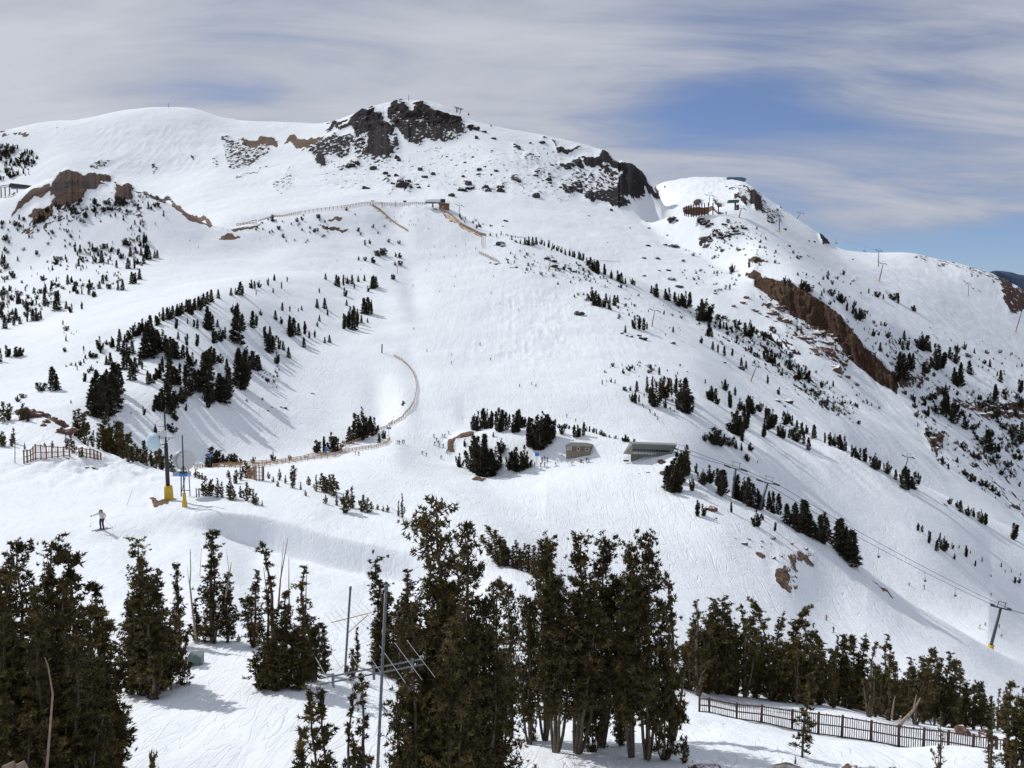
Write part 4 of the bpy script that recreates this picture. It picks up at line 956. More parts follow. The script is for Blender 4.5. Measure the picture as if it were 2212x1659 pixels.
scatter('C', (200,930,700,1130,860,1300,1300,1640,1000,1659,500,1380,60,1130), 120, 8, 30, 'on the shaded flank facing the brown cliff', 480, 900, ('bush','clump'), 'dwarf conifer')
scatter('F', (1500,330,1700,130,2212,60,2212,1000,1980,790,1650,570), 150, 8, 30, 'among the snowy rocks at the right edge', 690, 1200, ('bush','clump','column'), 'dwarf conifer')
scatter('B', (1000,850,1300,960,1900,1250,2212,1420,2212,1659,1700,1420,1250,1180), 90, 8, 24, 'on the upper right flank of the main run', 460, 1000, ('bush','clump'), 'dwarf conifer')
scatter('C', (1250,1120,1900,1200,2212,1300,2212,1659,1500,1500), 90, 10, 34, 'at the lower end of the brown cliff', 760, 1300, ('bush','clump'), 'dwarf conifer')
# ---- turn the list into things: the 300 that show largest of each kind stand alone
def place_items():
    for what_set, nm, stuffname in ((('conifer', 'bushy conifer'), 'conifer', 'distant_conifers'), (('small conifer', 'low bushy conifer', 'dwarf conifer'), 'dwarf_pine', 'distant_scrub')):
        its = [i for i in ITEMS if i[6] in what_set]
        its.sort(key=lambda i: -i[0] * (1.6 if 'bush' == i[4] else 1))
        solo, rest = its[:296], its[296:]
        by = {}
        for i in solo: by.setdefault((i[5], i[6]), []).append(i)
        for (where, what), L_ in by.items():
            L_.sort(key=lambda i: i[2])
            nb = 1 if len(L_) < 9 else (3 if len(L_) < 40 else 5)
            names = {1: [''], 3: ['upper, ', 'middle, ', 'lower, '], 5: ['topmost, ', 'upper, ', 'middle, ', 'lower, ', 'lowest, ']}
            for b_ in range(nb):
                seg = L_[len(L_) * b_ // nb: len(L_) * (b_ + 1) // nb]
                seg.sort(key=lambda i: i[1])
                for q, i in enumerate(seg):
                    hp, u, v, p, kind, wh, wt, hm = i
                    me = random.choice(FARM[kind])[0]
                    sx = random.uniform(.9, 1.5)
                    o = new_obj(nm, me, None, (p.x, p.y, p.z - .03 * hm), (random.uniform(-.07, .07), random.uniform(-.07, .07), random.uniform(0, 6.28)), (hm * sx, hm * sx, hm))
                    shape = {'spire': 'pointed', 'clump': 'many-stemmed', 'column': 'slim', 'bush': 'rounded', 'thin': 'sparse brownish'}[kind]
                    tag(o, '%s%s %s, %s%s from left' % ('' if 'dwarf' in wt or 'small' in wt or 'bushy' in wt else shape + ' ', wt, where, names[nb][b_], ordn(q)), 'tree', wt + 's ' + where)
        if rest:
            Vs = []; Fs = []; b0 = 0; Ms = []
            for hp, u, v, p, kind, wh, wt, hm in rest:
                me, V, Fc = random.choice(FARM[kind])
                a = random.uniform(0, 6.28); ca, sa = math.cos(a), math.sin(a)
                k = max(1, len(Fc) // 500)
                sel = Fc[::2] if hp < 9 else Fc
                vv = V[sel].reshape(-1, 3).copy()
                x = (vv[:, 0] * ca - vv[:, 1] * sa) * hm * 1.2 + p.x; y = (vv[:, 0] * sa + vv[:, 1] * ca) * hm * 1.2 + p.y
                Vs.append(np.stack([x, y, vv[:, 2] * hm + p.z - .03 * hm], -1))
                Fs.append(np.arange(len(vv)).reshape(-1, 3) + b0); b0 += len(vv)
            o = new_obj(stuffname, np_mesh(stuffname, np.concatenate(Vs), np.concatenate(Fs), [M['needles_far']]))
            tag(o, 'mass of tiny dark conifers dotted over the far snow slopes', 'trees', None, 'stuff')
place_items()

# ---- the near pines, one by one: style, u, base v, top v, distance, turn, label, group
near_rank = {}
def pine_at(kind, u, vb, vt, d, label, group, wk=1.0, lean=0.0, var=None, onground=True):
    p = hit(u, vb, d * .9, d * 1.12) if vb < 1655 else None
    if p is None:
        s, t = ray(u, min(vb, 1655)); p = Vector((s * d, d, ground_at(s * d, d)))
    top = at_dist(u, vt, p.y)
    h = top.z - p.z
    tr, cr, H0 = (PINES[kind][var % len(PINES[kind])] if var is not None else random.choice(PINES[kind]))
    k = h / H0
    r = empty('pine_tree', (p.x, p.y, p.z - .08), random.uniform(0, 6.28))
    r.rotation_euler = (0, lean, 0) if lean else (0, 0, r.rotation_euler.z)
    r.scale = (k * wk, k * wk, k)
    tag(r, label, 'tree', group)
    new_obj('trunk', tr, r); new_obj('crown', cr, r)
    return r
GL = 'pines crowding the left foreground'
for q, a in enumerate([('dense',-20,1700,1185,26,1.25,'broad dark pine cut off by left edge'),('dense',70,1700,1160,28,1.05,'tall dark pine, highest tip of the left foreground mass'),('dense',125,1700,1168,27,1,'dark pine just right of the highest left tip'),('column',172,1700,1172,27,1.2,'narrow dark pine tip at the right of the left mass'),('dense',30,1700,1215,24,1,'brownish pine in the second rank near the left edge'),('column',215,1690,1255,28,1.3,'dark pine with outward twigs at right flank of left mass'),('dense',190,1700,1300,25,1,'dense pine low on the right flank of the left mass'),('dense',10,1720,1330,21,1,'olive pine front left corner, showing bare limbs'),('dense',95,1720,1330,22,1.1,'olive pine in the front middle of the left mass'),('dense',170,1720,1360,22.5,1.1,'olive pine at front right of the left mass'),('column',238,1660,1400,27,1.3,'short pine at the lower right skirt of left mass'),('dense',-10,1720,1240,23,1.1,'dark brown pine in the left corner, second from edge'),('dense',60,1720,1270,23.5,1.2,'dark brown pine in the thick of the left mass'),('column',228,1700,1330,26.5,1.5,'bushy pine on the right rim of left mass'),('dense',140,1720,1250,24,.9,'dark pine with a pale trunk inside the left mass')]):
    pine_at(a[0], a[1], a[2], a[3], a[4], a[6], GL, a[5])
G2 = 'pines in the second clump from the left'
for a in [('dense',312,1500,1160,36,1.0,'tallest pointed pine of the second clump from left'),('column',345,1490,1225,37,1.25,'pine right of the tallest in the second clump'),('column',283,1500,1285,35,1.3,'pine on the left side of the second clump'),('dense',360,1480,1290,38,1.0,'spreading pine on the right of the second clump'),('column',330,1510,1260,34.5,1.4,'pine in front of the tallest in second clump'),('low',395,1480,1400,37,.8,'low pine reaching right from the second clump'),('low',385,1440,1330,40,.7,'pine top between second and third clump'),('column',388,1400,1210,46,.8,'slim pine top left of the dead snag')]:
    pine_at(a[0], a[1], a[2], a[3], a[4], a[6], G2, a[5] * 1.2)
G3 = 'gnarled pines around the dead snag'
for a in [('column',458,1388,1140,47.5,.95,'tall gnarled pine right of the dead snag'),('column',492,1386,1232,47.5,1.0,'shorter bushy pine at right of the gnarled pine'),('column',425,1385,1290,47,1.3,'low pine at the foot of the dead snag'),('low',445,1388,1330,46.5,.7,'bushy undergrowth pine under the gnarled pine'),('low',515,1386,1368,47,.8,'tiny pine tuft on snow right of the gnarled pines')]:
    pine_at(a[0], a[1], a[2], a[3], a[4], a[6], G3, a[5] * 1.4)
G4 = 'pines in the third clump from the left'
for a in [('column',548,1398,1228,45,.95,'slim pine at left edge of the third clump'),('spare',592,1480,1165,40,.9,'tall thin-topped pine of the third clump'),('column',620,1482,1275,39,1.1,'olive pine in the middle of the third clump'),('spare',652,1480,1222,40,1.0,'thin-topped pine right of the middle of third clump'),('column',678,1470,1290,40,1.2,'pine on the right of the third clump'),('dense',600,1490,1320,38,1.0,'broad pine at the front of the third clump'),('dense',650,1488,1330,38,1.0,'broad pine front right in the third clump'),('column',702,1455,1345,41,1.2,'low pine at the right edge of third clump'),('low',560,1488,1410,38,1.0,'skirt of low pine, bottom left of third clump'),('column',575,1480,1330,39.5,1.2,'pine left in the third clump, half hidden')]:
    pine_at(a[0], a[1], a[2], a[3], a[4], a[6], G4, a[5] * 1.45)
G5 = 'pines behind the grey antenna pole'
for a in [('column',836,1452,1200,41,1.15,'tall pine right behind the grey antenna pole'),('column',875,1455,1233,40.5,1.1,'pine between the grey pole and the great pine'),('column',772,1440,1352,42,1.0,'small pointed pine left of the grey antenna pole'),('column',815,1450,1330,40,1.4,'low pine at foot behind the grey pole'),('low',760,1470,1400,40,.6,'bushy low pine below the rear aerial'),('dense',855,1460,1320,38,1.0,'broad pine low behind the grey pole')]:
    pine_at(a[0], a[1], a[2], a[3], a[4], a[6], G5, a[5] * 1.25)
G6 = 'saplings at the bottom edge'
for a in [('sapling',686,1690,1482,23,1.0,'thin sapling at the bottom, leftmost of its group'),('sapling',711,1690,1476,23.5,1.0,'thin sapling at the bottom, second of its group'),('sapling',652,1690,1562,22,1.0,'short sapling at bottom left of the thin pair'),('spare',752,1720,1470,23,.9,'taller sparse young pine left of the grey pole'),('spare',785,1720,1440,22.5,1.0,'sparse young pine just left of the grey pole foot'),('spare',860,1720,1460,23,1.0,'sparse young pine right of the grey pole foot'),('low',332,1680,1625,22,.35,'tiny pine tip on shaded snow, bottom left')]:
    pine_at(a[0], a[1], a[2], a[3], a[4], a[6], G6, a[5])
G7 = 'tall pines of the central foreground'
for a in [('big',958,1740,1062,22.5,1.0,'greatest pine, many-limbed, centre of the foreground'),('dense',1016,1720,1130,24,1.05,'dark pine rising right behind the greatest pine'),('dense',1072,1700,1245,27,.95,'dark pine right of the greatest pine'),('dense',905,1740,1300,21.5,.9,'olive pine low on the left of the greatest pine'),('dense',985,1740,1330,21,1.0,'olive pine low in front of the greatest pine'),('column',960,1740,1250,23,1.3,'pine filling the middle of the greatest pine')]:
    pine_at(a[0], a[1], a[2], a[3], a[4], a[6], G7, a[5])
G8 = 'clear-trunked pines right of centre'
for a in [('clear',1106,1594,1262,33.5,.75,'pine with a bare pale trunk, leftmost of its row',0),('clear',1146,1608,1290,32.5,.8,'short pine with a bare trunk, second of its row',0),('clear',1178,1600,1160,33,.8,'tall pine behind the second bare trunk',2),('clear',1200,1626,1172,32,.95,'pine with the thickest bare trunk in the row',1),('clear',1246,1628,1155,31.8,1.0,'broad pine leaning right, middle of the row',1),('clear',1300,1612,1160,32.6,1.0,'fork-topped pine with open branches, right of the leaning one',2),('clear',1366,1636,1180,31.3,.85,'pine with twin dark trunks, left of the pair',0),('clear',1398,1640,1152,31,.85,'pine with twin dark trunks, tallest at the right',2),('dense',1340,1610,1330,33,.7,'low dark pine between the leaning pine and the pair',0),('low',1480,1648,1585,30.5,.6,'small pine shrub right of the twin trunks',0),('spare',1452,1600,1230,34,.9,'sparse pine at the right of the twin trunks',0),('low',1280,1625,1480,32,.9,'low pine boughs right of the leaning trunk',1),('low',1435,1640,1400,31,.7,'low boughs at the foot of twin trunks',1),('low',1150,1600,1520,32.8,.5,'low boughs between the first two bare trunks',2)]:
    pine_at(a[0], a[1], a[2], a[3], a[4], a[6], G8, a[5] * (1.02 if a[0] == 'clear' else 1), var=a[7], lean=.06 if 'leaning right' in a[6] else 0)
G9 = 'row of pines behind the picket fence'
rowd = [100,560,1190,140,550,1170,60,645,1120,200,620,1150,245,600,1170,290,535,1180,340,590,1190,400,600,1200,430,640,1150,470,740,1130,560,575,1130,600,640,1180,680,590,1150,720,700,1150,800,720,1200,830,850,1250,880,780,1150,940,800,1150,1010,760,1150,1100,770,1200,1150,770,1200,1210,830,1330,1290,790,1330,1330,850,1350,1370,920,1350,1430,940,1350,1510,860,1380,1560,930,1370,1630,930,1380,1690,910,1390,1750,940,1400,1800,980,1390,1830,1130,1390,1880,1110,1390,1940,1220,1400,1990,1180,1400,2040,1140,1400,2090,1150,1400,2150,1200,1430,2200,1190,1440,500,900,1180,630,900,1180,760,950,1210,980,950,1220,1050,950,1260,1130,950,1250,1250,1000,1330]
rw = sorted(zip(rowd[::3], rowd[1::3], rowd[2::3]))
for q, (x, t_, b_) in enumerate(rw):
    u, vt = tv('I', x, t_); vb = tv('I', x, b_)[1]
    kd = 'wind' if x in (560, 680, 1010, 1100, 940, 1510, 880) else random.choice(['column', 'column', 'clear', 'spare'] if q % 2 else ['column', 'column', 'dense'])
    pine_at(kd, u, vb, vt, 57 if x < 1300 else 56, '%s olive pine behind the picket fence, %s of the row from left' % ({'wind': 'wind-swept', 'spare': 'sparse', 'dense': 'dense', 'clear': 'bare-trunked', 'column': 'narrow'}[kd], ordn(q)), G9, 1.35)
for q in range(26):
    x = 60 + q * 84 + random.uniform(-20, 20); t_ = 700 + (x - 60) * .24 + random.uniform(-60, 60); b_ = 1150 + x * .115
    u, vt = tv('I', x, t_); vb = tv('I', x, b_)[1]
    pine_at(random.choice(['dense', 'column', 'low', 'low']), u, vb, vt, 60, 'shorter pine filling the back of the row behind the fence, %s from left' % ordn(q), G9, 1.2)
for a in [('sapling',1733,1636,1452,29,1.5,'lone sparse sapling in front of the picket fence'),('spare',1722,1500,1395,50,.8,'ragged young pine against the left half of the fence'),('spare',2030,1690,1535,28,1.0,'dry young pine at bottom right'),('spare',2140,1690,1510,28,1.2,'sparse pine at the bottom near the right corner'),('column',2178,1690,1470,28,1.4,'bushy pine before the end of the fence'),('column',2208,1690,1420,28,1.2,'olive pine cut off by the right corner'),('low',1718,1650,1628,28,.5,'tuft of low green growth on the grey boulder'),('column',1800,1530,1370,52,.7,'slim pine poking above the fence middle')]:
    pine_at(a[0], a[1], a[2], a[3], a[4], a[6], 'young pines around the picket fence', a[5])
G10 = 'pines along the plateau edge behind the great pine'
pl = [1000,310,235,1045,340,225,1080,350,160,1110,360,150,1140,370,190,1180,350,150,1215,390,190,1250,420,210,1280,430,200,1165,380,120,1020,350,150,1060,350,180]
for q, (x, b_, h) in enumerate(sorted(zip(pl[::3], pl[1::3], pl[2::3]))):
    u, vb = tv('H', x, b_); vt = vb - h / 3
    pine_at('wind' if x < 1050 else 'column', u, vb, vt, 72, '%s pine on the plateau edge right of the great pine, %s from left' % ('tall wind-bent' if x < 1050 else 'short dark', ordn(q)), G10, 1.9)
for a in [('E',395,1320,160,'dark pine left of the great pine tip'),('E',370,1310,110,'low pine beside the great pine tip, left')]:
    u, vb = tv(a[0], a[1], a[2]); pine_at('column', u, vb, vb - a[3] / 3, 86, a[4], G10, 1.1)
# low pines on the plateau
def plateau(key, data, where, lo, hi, grp):
    a = TR[key][0]
    d3 = sorted(zip(data[::3], data[1::3], data[2::3]))
    for q, (x, y, h) in enumerate(d3):
        u, vb = tv(key, x, y); p = hit(u, vb, lo, hi)
        kd = 'column' if h > 150 else random.choice(['low', 'column', 'low'])
        pine_at(kd, u, vb, vb - h / a, p.y, '%s pine %s, %s from left' % ('upright' if kd == 'column' else 'low spreading', where, ordn(q)), grp, 1.7 if kd == 'column' else 1.0)
plateau('D', [20,860,100,75,860,90,90,840,110,25,700,130,60,690,110,150,690,110,180,700,100,160,880,50,340,870,50,290,860,30,5,860,80,430,880,100,480,900,80,460,860,80,525,930,70], 'around the left snow fence', 100, 200, 'pines around the left snow fence')
plateau('D', [510,800,190,490,780,160,545,790,150,690,800,130,670,860,140,750,790,90,790,790,90,800,940,120,830,960,180,860,960,170,780,900,100,640,860,100,570,860,60,930,960,140,980,960,100,1010,980,100,1040,1005,130,1050,960,100,1110,1000,90,600,840,90,720,850,110,750,880,110,700,880,120,880,940,100,950,985,90], 'in the thicket left of the antenna mast', 100, 200, 'pines in the thicket left of the mast')
plateau('D', [1480,1060,50,1560,1080,90,1590,1060,110,1620,1060,80,1530,1100,90,1330,1180,130,1370,1180,110,1410,1190,130,1440,1190,110,1490,1200,160,1510,1210,100,1560,1190,80,1600,1210,120,1640,1230,100,1660,1240,80,1290,1070,50,1310,1075,50,1270,1060,60,1740,1070,50,1810,1080,80,1700,1245,40], 'on the drift right of the trail sign', 82, 125, 'low pines on the drift right of the trail sign')
plateau('D', [1900,1070,90,1900,1130,70,1850,1100,60,1950,1140,60,2000,1110,60,1980,1180,40,2050,1150,110,2090,1150,120,2110,1160,110,2140,1150,110,2160,1180,140,2110,1230,60,2180,1240,70,1800,1120,40,1770,1090,40], 'on the windblown crest right of the basket fence', 80, 120, 'low pines on the windblown crest')
plateau('E', [35,1290,150,70,1260,150,140,1280,110,170,1290,100,15,1240,80,200,1265,40,235,1270,40,270,1280,40,300,1285,50], 'on the windblown crest nearest the great pine', 80, 105, 'low pines at the end of the windblown crest')
# dead wood
def snag(pts, r0, label, sub=()):
    P3 = [at_dist(u, v, d) for u, v, d in pts]
    o = empty('dead_tree', P3[0])
    b_ = MB(); b_.tube([p - P3[0] for p in P3], [r0 * (1 - .75 * i / (len(P3) - 1)) for i in range(len(P3))], 6)
    b_.build('trunk', M['bark_dead'], o, True)
    for s_ in sub:
        q = [at_dist(u, v, d) - P3[0] for u, v, d in s_]
        MB().tube(q, [r0 * .4, r0 * .12], 5).build('limb', M['bark_dead'], o, True)
    tag(o, label, 'dead tree')
snag([(424,1386,47),(420,1350,47),(414,1300,47),(410,1262,47),(412,1232,47),(411,1187,47)], .065, 'bare silvery snag left of the gnarled pine', [[(414,1300,47),(404,1225,47)]])
snag([(487,1290,47),(495,1245,47),(500,1215,47)], .05, 'forked bare leader above the short bushy pine', [[(495,1240,47),(489,1185,47)]])
snag([(600,1330,40),(606,1250,40),(622,1162,40)], .05, 'cluster of bare upright sticks in the third clump', [[(606,1250,40),(613,1168,40)]])
snag([(580,1330,40),(575,1270,40),(569,1225,40)], .04, 'single bare stick left in the third clump')
snag([(625,1320,40),(624,1260,40),(624,1202,40)], .035, 'straight bare pole in the third clump')
snag([(660,1330,40),(661,1280,40),(663,1218,40)], .035, 'bare leader at the right of the third clump')
snag([(1936,1580,50),(1950,1558,50),(1972,1535,50),(1988,1508,50)], .13, 'leaning dead trunk propped on the picket fence', [[(1972,1535,50),(1980,1500,50)]])
snag([(98,1700,20.5),(106,1600,20.5),(114,1500,20.5),(104,1440,20.5),(97,1420,20.5)], .032, 'pale bare trunk in front of the left pine mass')
snag([(1926,1550,53),(1930,1520,53),(1934,1503,53)], .06, 'broken pale stub behind the picket fence')
# ------------------------------------------------------------------ boulders
def rock_mat(name, c, snow=True, cap=.72):
    m, nt, b = _nt(name)
    L = nt.links.new
    tc = nt.nodes.new('ShaderNodeTexCoord'); nz = nt.nodes.new('ShaderNodeTexNoise'); nz.inputs['Scale'].default_value = 2.2; nz.inputs['Detail'].default_value = 7
    L(tc.outputs['Object'], nz.inputs['Vector'])
    mr = nt.nodes.new('ShaderNodeMapRange'); mr.inputs[1].default_value = .3; mr.inputs[2].default_value = .7; mr.inputs[3].default_value = .45; mr.inputs[4].default_value = 1.6
    L(nz.outputs['Fac'], mr.inputs[0])
    sc = nt.nodes.new('ShaderNodeVectorMath'); sc.operation = 'SCALE'; sc.inputs[0].default_value = c; L(mr.outputs[0], sc.inputs['Scale'])
    ge = nt.nodes.new('ShaderNodeNewGeometry'); sp = nt.nodes.new('ShaderNodeSeparateXYZ'); L(ge.outputs['Normal'], sp.inputs[0])
    ad = nt.nodes.new('ShaderNodeMath'); ad.operation = 'MULTIPLY_ADD'; ad.inputs[1].default_value = .5; L(nz.outputs['Fac'], ad.inputs[0]); L(sp.outputs['Z'], ad.inputs[2])
    fr = nt.nodes.new('ShaderNodeMapRange'); fr.inputs[1].default_value = cap + .25; fr.inputs[2].default_value = cap + .33; L(ad.outputs[0], fr.inputs[0])
    mx = nt.nodes.new('ShaderNodeMix'); mx.data_type = 'RGBA'; mx.inputs[7].default_value = (.84, .86, .9, 1)
    L(fr.outputs[0], mx.inputs[0]); L(sc.outputs[0], mx.inputs[6]); L(mx.outputs[2], b.inputs['Base Color'])
    b.inputs['Roughness'].default_value = .9
    bp = nt.nodes.new('ShaderNodeBump'); bp.inputs['Strength'].default_value = .6; bp.inputs['Distance'].default_value = .15; L(nz.outputs['Fac'], bp.inputs['Height']); L(bp.outputs[0], b.inputs['Normal'])
    return m
M['rock_dark'] = rock_mat('dark_rock', (.042, .035, .037))
M['rock_red'] = rock_mat('red_brown_rock', (.13, .066, .047), cap=.9)
M['rock_brown'] = rock_mat('brown_rock', (.125, .08, .056), cap=.78)
M['rock_grey'] = rock_mat('grey_rock', (.22, .20, .19), cap=1.2)
def rock_mesh(seed, mt, flat=.7, sub=3, jag=.3):
    import bmesh
    rng = np.random.default_rng(seed)
    bm = bmesh.new(); bmesh.ops.create_icosphere(bm, subdivisions=sub, radius=1)
    pl = unit(rng.normal(size=(9, 3))); dd = rng.uniform(.55, .95, 9)
    for v in bm.verts:
        p = np.array(v.co)
        r = 1.0
        for n_, d_ in zip(pl, dd):
            q = p @ n_
            if q > 1e-3: r = min(r, d_ / q)
        n2 = float(fbm(np.array([p[0] * 2 + seed]), np.array([p[1] * 2 + p[2] * 3]), 1.0, 3, seed)[0])
        v.co = Vector(p * (r * (1 + jag * n2))) * 1.0
        v.co.z *= flat
    me = bpy.data.meshes.new('boulder'); bm.to_mesh(me); bm.free(); me.materials.append(mt); me.update()
    return me
RK = {k: [rock_mesh(300 + i * 7 + j * 31, M[k], random.uniform(.6, .95)) for i in range(4)] for j, k in enumerate(('rock_dark', 'rock_red', 'rock_brown', 'rock_grey'))}
def rocks(key, data, mk, where, lo, hi, adj, hk=.7, kind='boulder'):
    a = TR[key][0]
    trip = sorted(zip(data[::3], data[1::3], data[2::3]))
    for q, (x, y, w_) in enumerate(trip):
        u, v = tv(key, x, y); hw = w_ / a
        p = hit(u, v + hw * .25, lo, hi)
        r = px2m(hw, p.y) * .5
        o = new_obj('boulder', random.choice(RK[mk]), None, (p.x, p.y + r * .3, p.z + r * .12), (random.uniform(-.2, .2), random.uniform(-.2, .2), random.uniform(0, 6.28)), (r * random.uniform(.95, 1.15), r, r * random.uniform(hk * .9, hk * 1.3)))
        tag(o, '%s %s %s, %s from left' % (adj, 'boulder' if hw > 6 else 'rock', where, ordn(q)), 'rock', 'rocks ' + where)
rocks('C', [470,985,60,560,950,50,570,1005,55,600,1005,60,630,965,80,650,985,50,415,905,40,390,940,40,330,960,40,660,1055,65,690,1060,45,580,1100,40,770,1165,65,815,1165,65,850,1160,50,880,1140,50,910,1130,40,1000,1360,100,1045,1335,50,1025,1390,55,1070,1420,40,1130,1468,42,1080,1290,45,780,1080,30,810,1105,30,720,1150,30,900,1190,40,940,1200,50,830,1195,50,1020,1415,40,690,1105,25,740,1060,25,840,1100,25,545,1030,30,600,1060,25,500,1010,30,960,1150,40,990,1170,40], 'rock_brown', 'in debris under the brown cliff', 700, 1000, 'brown')
rocks('C', [950,1248,120,860,1250,65,870,1272,45,970,1280,55,835,1240,40,1000,1300,40,900,1232,40], 'rock_red', 'in the big heap below the cliff', 700, 1000, 'reddish')
rocks('C', [1440,1520,55,620,1572,60,690,1580,65,380,1365,50,270,1325,35,25,1385,30,210,880,30,660,1610,30], 'rock_dark', 'alone on the flank near the cliff', 480, 1000, 'dark')
rocks('F', [1620,400,70,1600,355,40,1660,372,75,1650,460,35,1950,240,75,1990,230,65,2050,220,85,1820,175,80,2170,225,95,2120,230,60,1870,200,50,2010,190,50,1980,270,40,2090,250,50], 'rock_brown', 'in the outcrop at the right edge', 690, 1100, 'brown')
rocks('F', [190,850,88], 'rock_red', 'beside a bush on the shoulder below the station', 255, 300, 'large leaning red', 1.0)
rocks('F', [400,1078,50,585,1042,50,705,1080,34,215,915,22,515,1065,24,510,1098,20,430,1050,26,590,1170,40,570,1078,18,340,1045,16,800,1110,40,640,1160,30], 'rock_brown', 'above the bare soil patch on the shoulder', 240, 300, 'brown')
rocks('D', [175,640,150,130,610,90,240,640,85,290,645,70,300,690,60,345,680,75,380,700,80,435,750,115,395,755,70,280,715,45,330,630,50,250,610,60,210,600,80,410,715,60], 'rock_red', 'on the lava ridge left of the antenna mast', 130, 220, 'dark red', .85)
rocks('D', [1845,605,34,1755,600,26,2025,512,28,1820,602,18,1735,625,16], 'rock_dark', 'on the piste beside the knoll', 300, 600, 'dark')
rocks('B', [210,475,55,510,485,38,540,530,42,595,515,34,743,460,18,985,280,44,870,215,62,925,240,34,875,280,32,780,610,62,835,600,64,820,575,50,1030,620,55,1020,595,40,400,580,85,380,555,50,430,560,40,335,575,34,360,410,34,375,425,30,500,600,34,490,580,26,1130,545,44,1150,560,30,1345,550,44,1350,570,34,1480,590,60,1540,620,62,1265,655,55,715,650,44,1140,335,42,1150,350,30,1260,520,40,1265,495,30,1545,460,54,1300,305,50,160,600,54,70,460,54,100,440,44,45,465,40,1065,815,34,1605,785,22,1750,750,24,850,405,22,683,403,20,895,485,36,890,515,34,930,465,24,1000,495,30,1365,455,28,800,440,20,975,365,20,1225,315,18,1420,600,30,1430,550,22,355,525,30,290,510,40,305,525,34,565,595,20,790,530,24,940,600,34,955,625,24,125,285,50,140,310,30], 'rock_dark', 'on the great face under the summit', 1150, 2000, 'snow-dusted', 1.05)
rocks('B', [1540,1412,75], 'rock_dark', 'alone on the lower right of the main run', 450, 700, 'dark upright', 1.1)
rocks('B', [1375,1070,60,1330,1060,44,1385,1110,50,1500,1140,42,1030,960,64,1050,975,44,1955,1575,56,1930,1560,36,1850,1560,26,1820,1548,24,1880,1568,26,1545,1102,30,1080,1065,30,2150,1610,34], 'rock_dark', 'on the right flank of the main run', 440, 1000, 'dark')
rocks('B', [2150,800,70,2180,808,40,1995,865,22,1870,865,14,2115,910,20,1980,795,12,1725,960,12,1960,1170,36,2120,1135,40,2160,975,70,2100,970,40,2050,1060,40,1960,1055,34,2140,1190,50,2190,1240,50,1990,975,40,2060,1140,24,1480,1140,34], 'rock_dark', 'in the basin right of the main face', 800, 1500, 'dark')
rocks('C', [125,395,50,150,420,50,165,440,44,180,425,40,130,415,40,160,560,44,180,535,44,150,575,40,370,600,30,400,592,26,260,600,36,220,600,24,270,430,40,400,455,44,340,475,44,320,490,50,290,480,36,360,490,36,260,520,34,300,500,40,245,500,30,690,575,26,760,640,30,550,410,22,660,465,30,850,545,28,815,540,24,1100,645,22,350,470,40,410,630,24], 'rock_dark', 'on the nose below the avalanche barrier', 900, 1400, 'dark')
rocks('C', [300,445,0.1], 'rock_dark', 'half buried below the barrier', 900, 1400, 'tiny')
rocks('A', [400,80,0.1], 'rock_dark', 'on the skyline', 1500, 2100, 'tiny') if False else None
rocks('I', [180,1695,370], 'rock_red', 'cut by the bottom edge near the twin trunks', 22, 29, 'broad reddish', .35)
rocks('I', [680,1668,225], 'rock_grey', 'under the lone sapling at the bottom edge', 24, 29, 'rounded grey', .8)
rocks('I', [1095,1672,160], 'rock_red', 'at the bottom, right of the grey one', 24, 29, 'smooth reddish', .8)
rocks('I', [1385,1678,170], 'rock_red', 'at the bottom edge, right of the smooth one', 24, 29, 'low reddish', .7)
rocks('I', [1825,1512,115,1955,1575,100], 'rock_red', 'seen through the end of the picket fence', 52, 58, 'reddish', .8)
rocks('E', [1810,880,0.1], 'rock_dark', 'x', 200, 400, 'x') if False else None
rocks('E', [2100,1020,70,2075,950,60], 'rock_red', 'at the foot of the lift station pines', 255, 320, 'tan', .8)
rocks('E', [1985,1022,26,1930,1032,12,1430,915,14], 'rock_dark', 'on the snow before the station', 255, 360, 'small dark', .4)
rocks('D', [440,935,20,560,985,40,630,1000,30], 'rock_dark', 'poking from the drift by the left fence', 95, 118, 'dark', .3)
# ------------------------------------------------------------------ lettering
def text_mesh(name, s, size, mt, parent, loc, rot, depth=.01):
    cu = bpy.data.curves.new('t', 'FONT'); cu.body = s; cu.size = size; cu.extrude = depth; cu.align_x = 'CENTER'; cu.align_y = 'CENTER'
    o = bpy.data.objects.new('t', cu); COL.objects.link(o)
    dg = bpy.context.evaluated_depsgraph_get(); me = bpy.data.meshes.new_from_object(o.evaluated_get(dg))
    bpy.data.objects.remove(o); me.materials.clear(); me.materials.append(mt)
    return new_obj(name, me, parent, loc, rot)

def prism(outline, y0, y1):
    """outline (x,z) extruded from y0 to y1"""
    n = len(outline)
    V = [(x, y0, z) for x, z in outline] + [(x, y1, z) for x, z in outline]
    Fs = [tuple(range(n)), tuple(range(2 * n - 1, n - 1, -1))] + [(i, i + n, (i + 1) % n + n, (i + 1) % n) for i in range(n)]
    return V, Fs

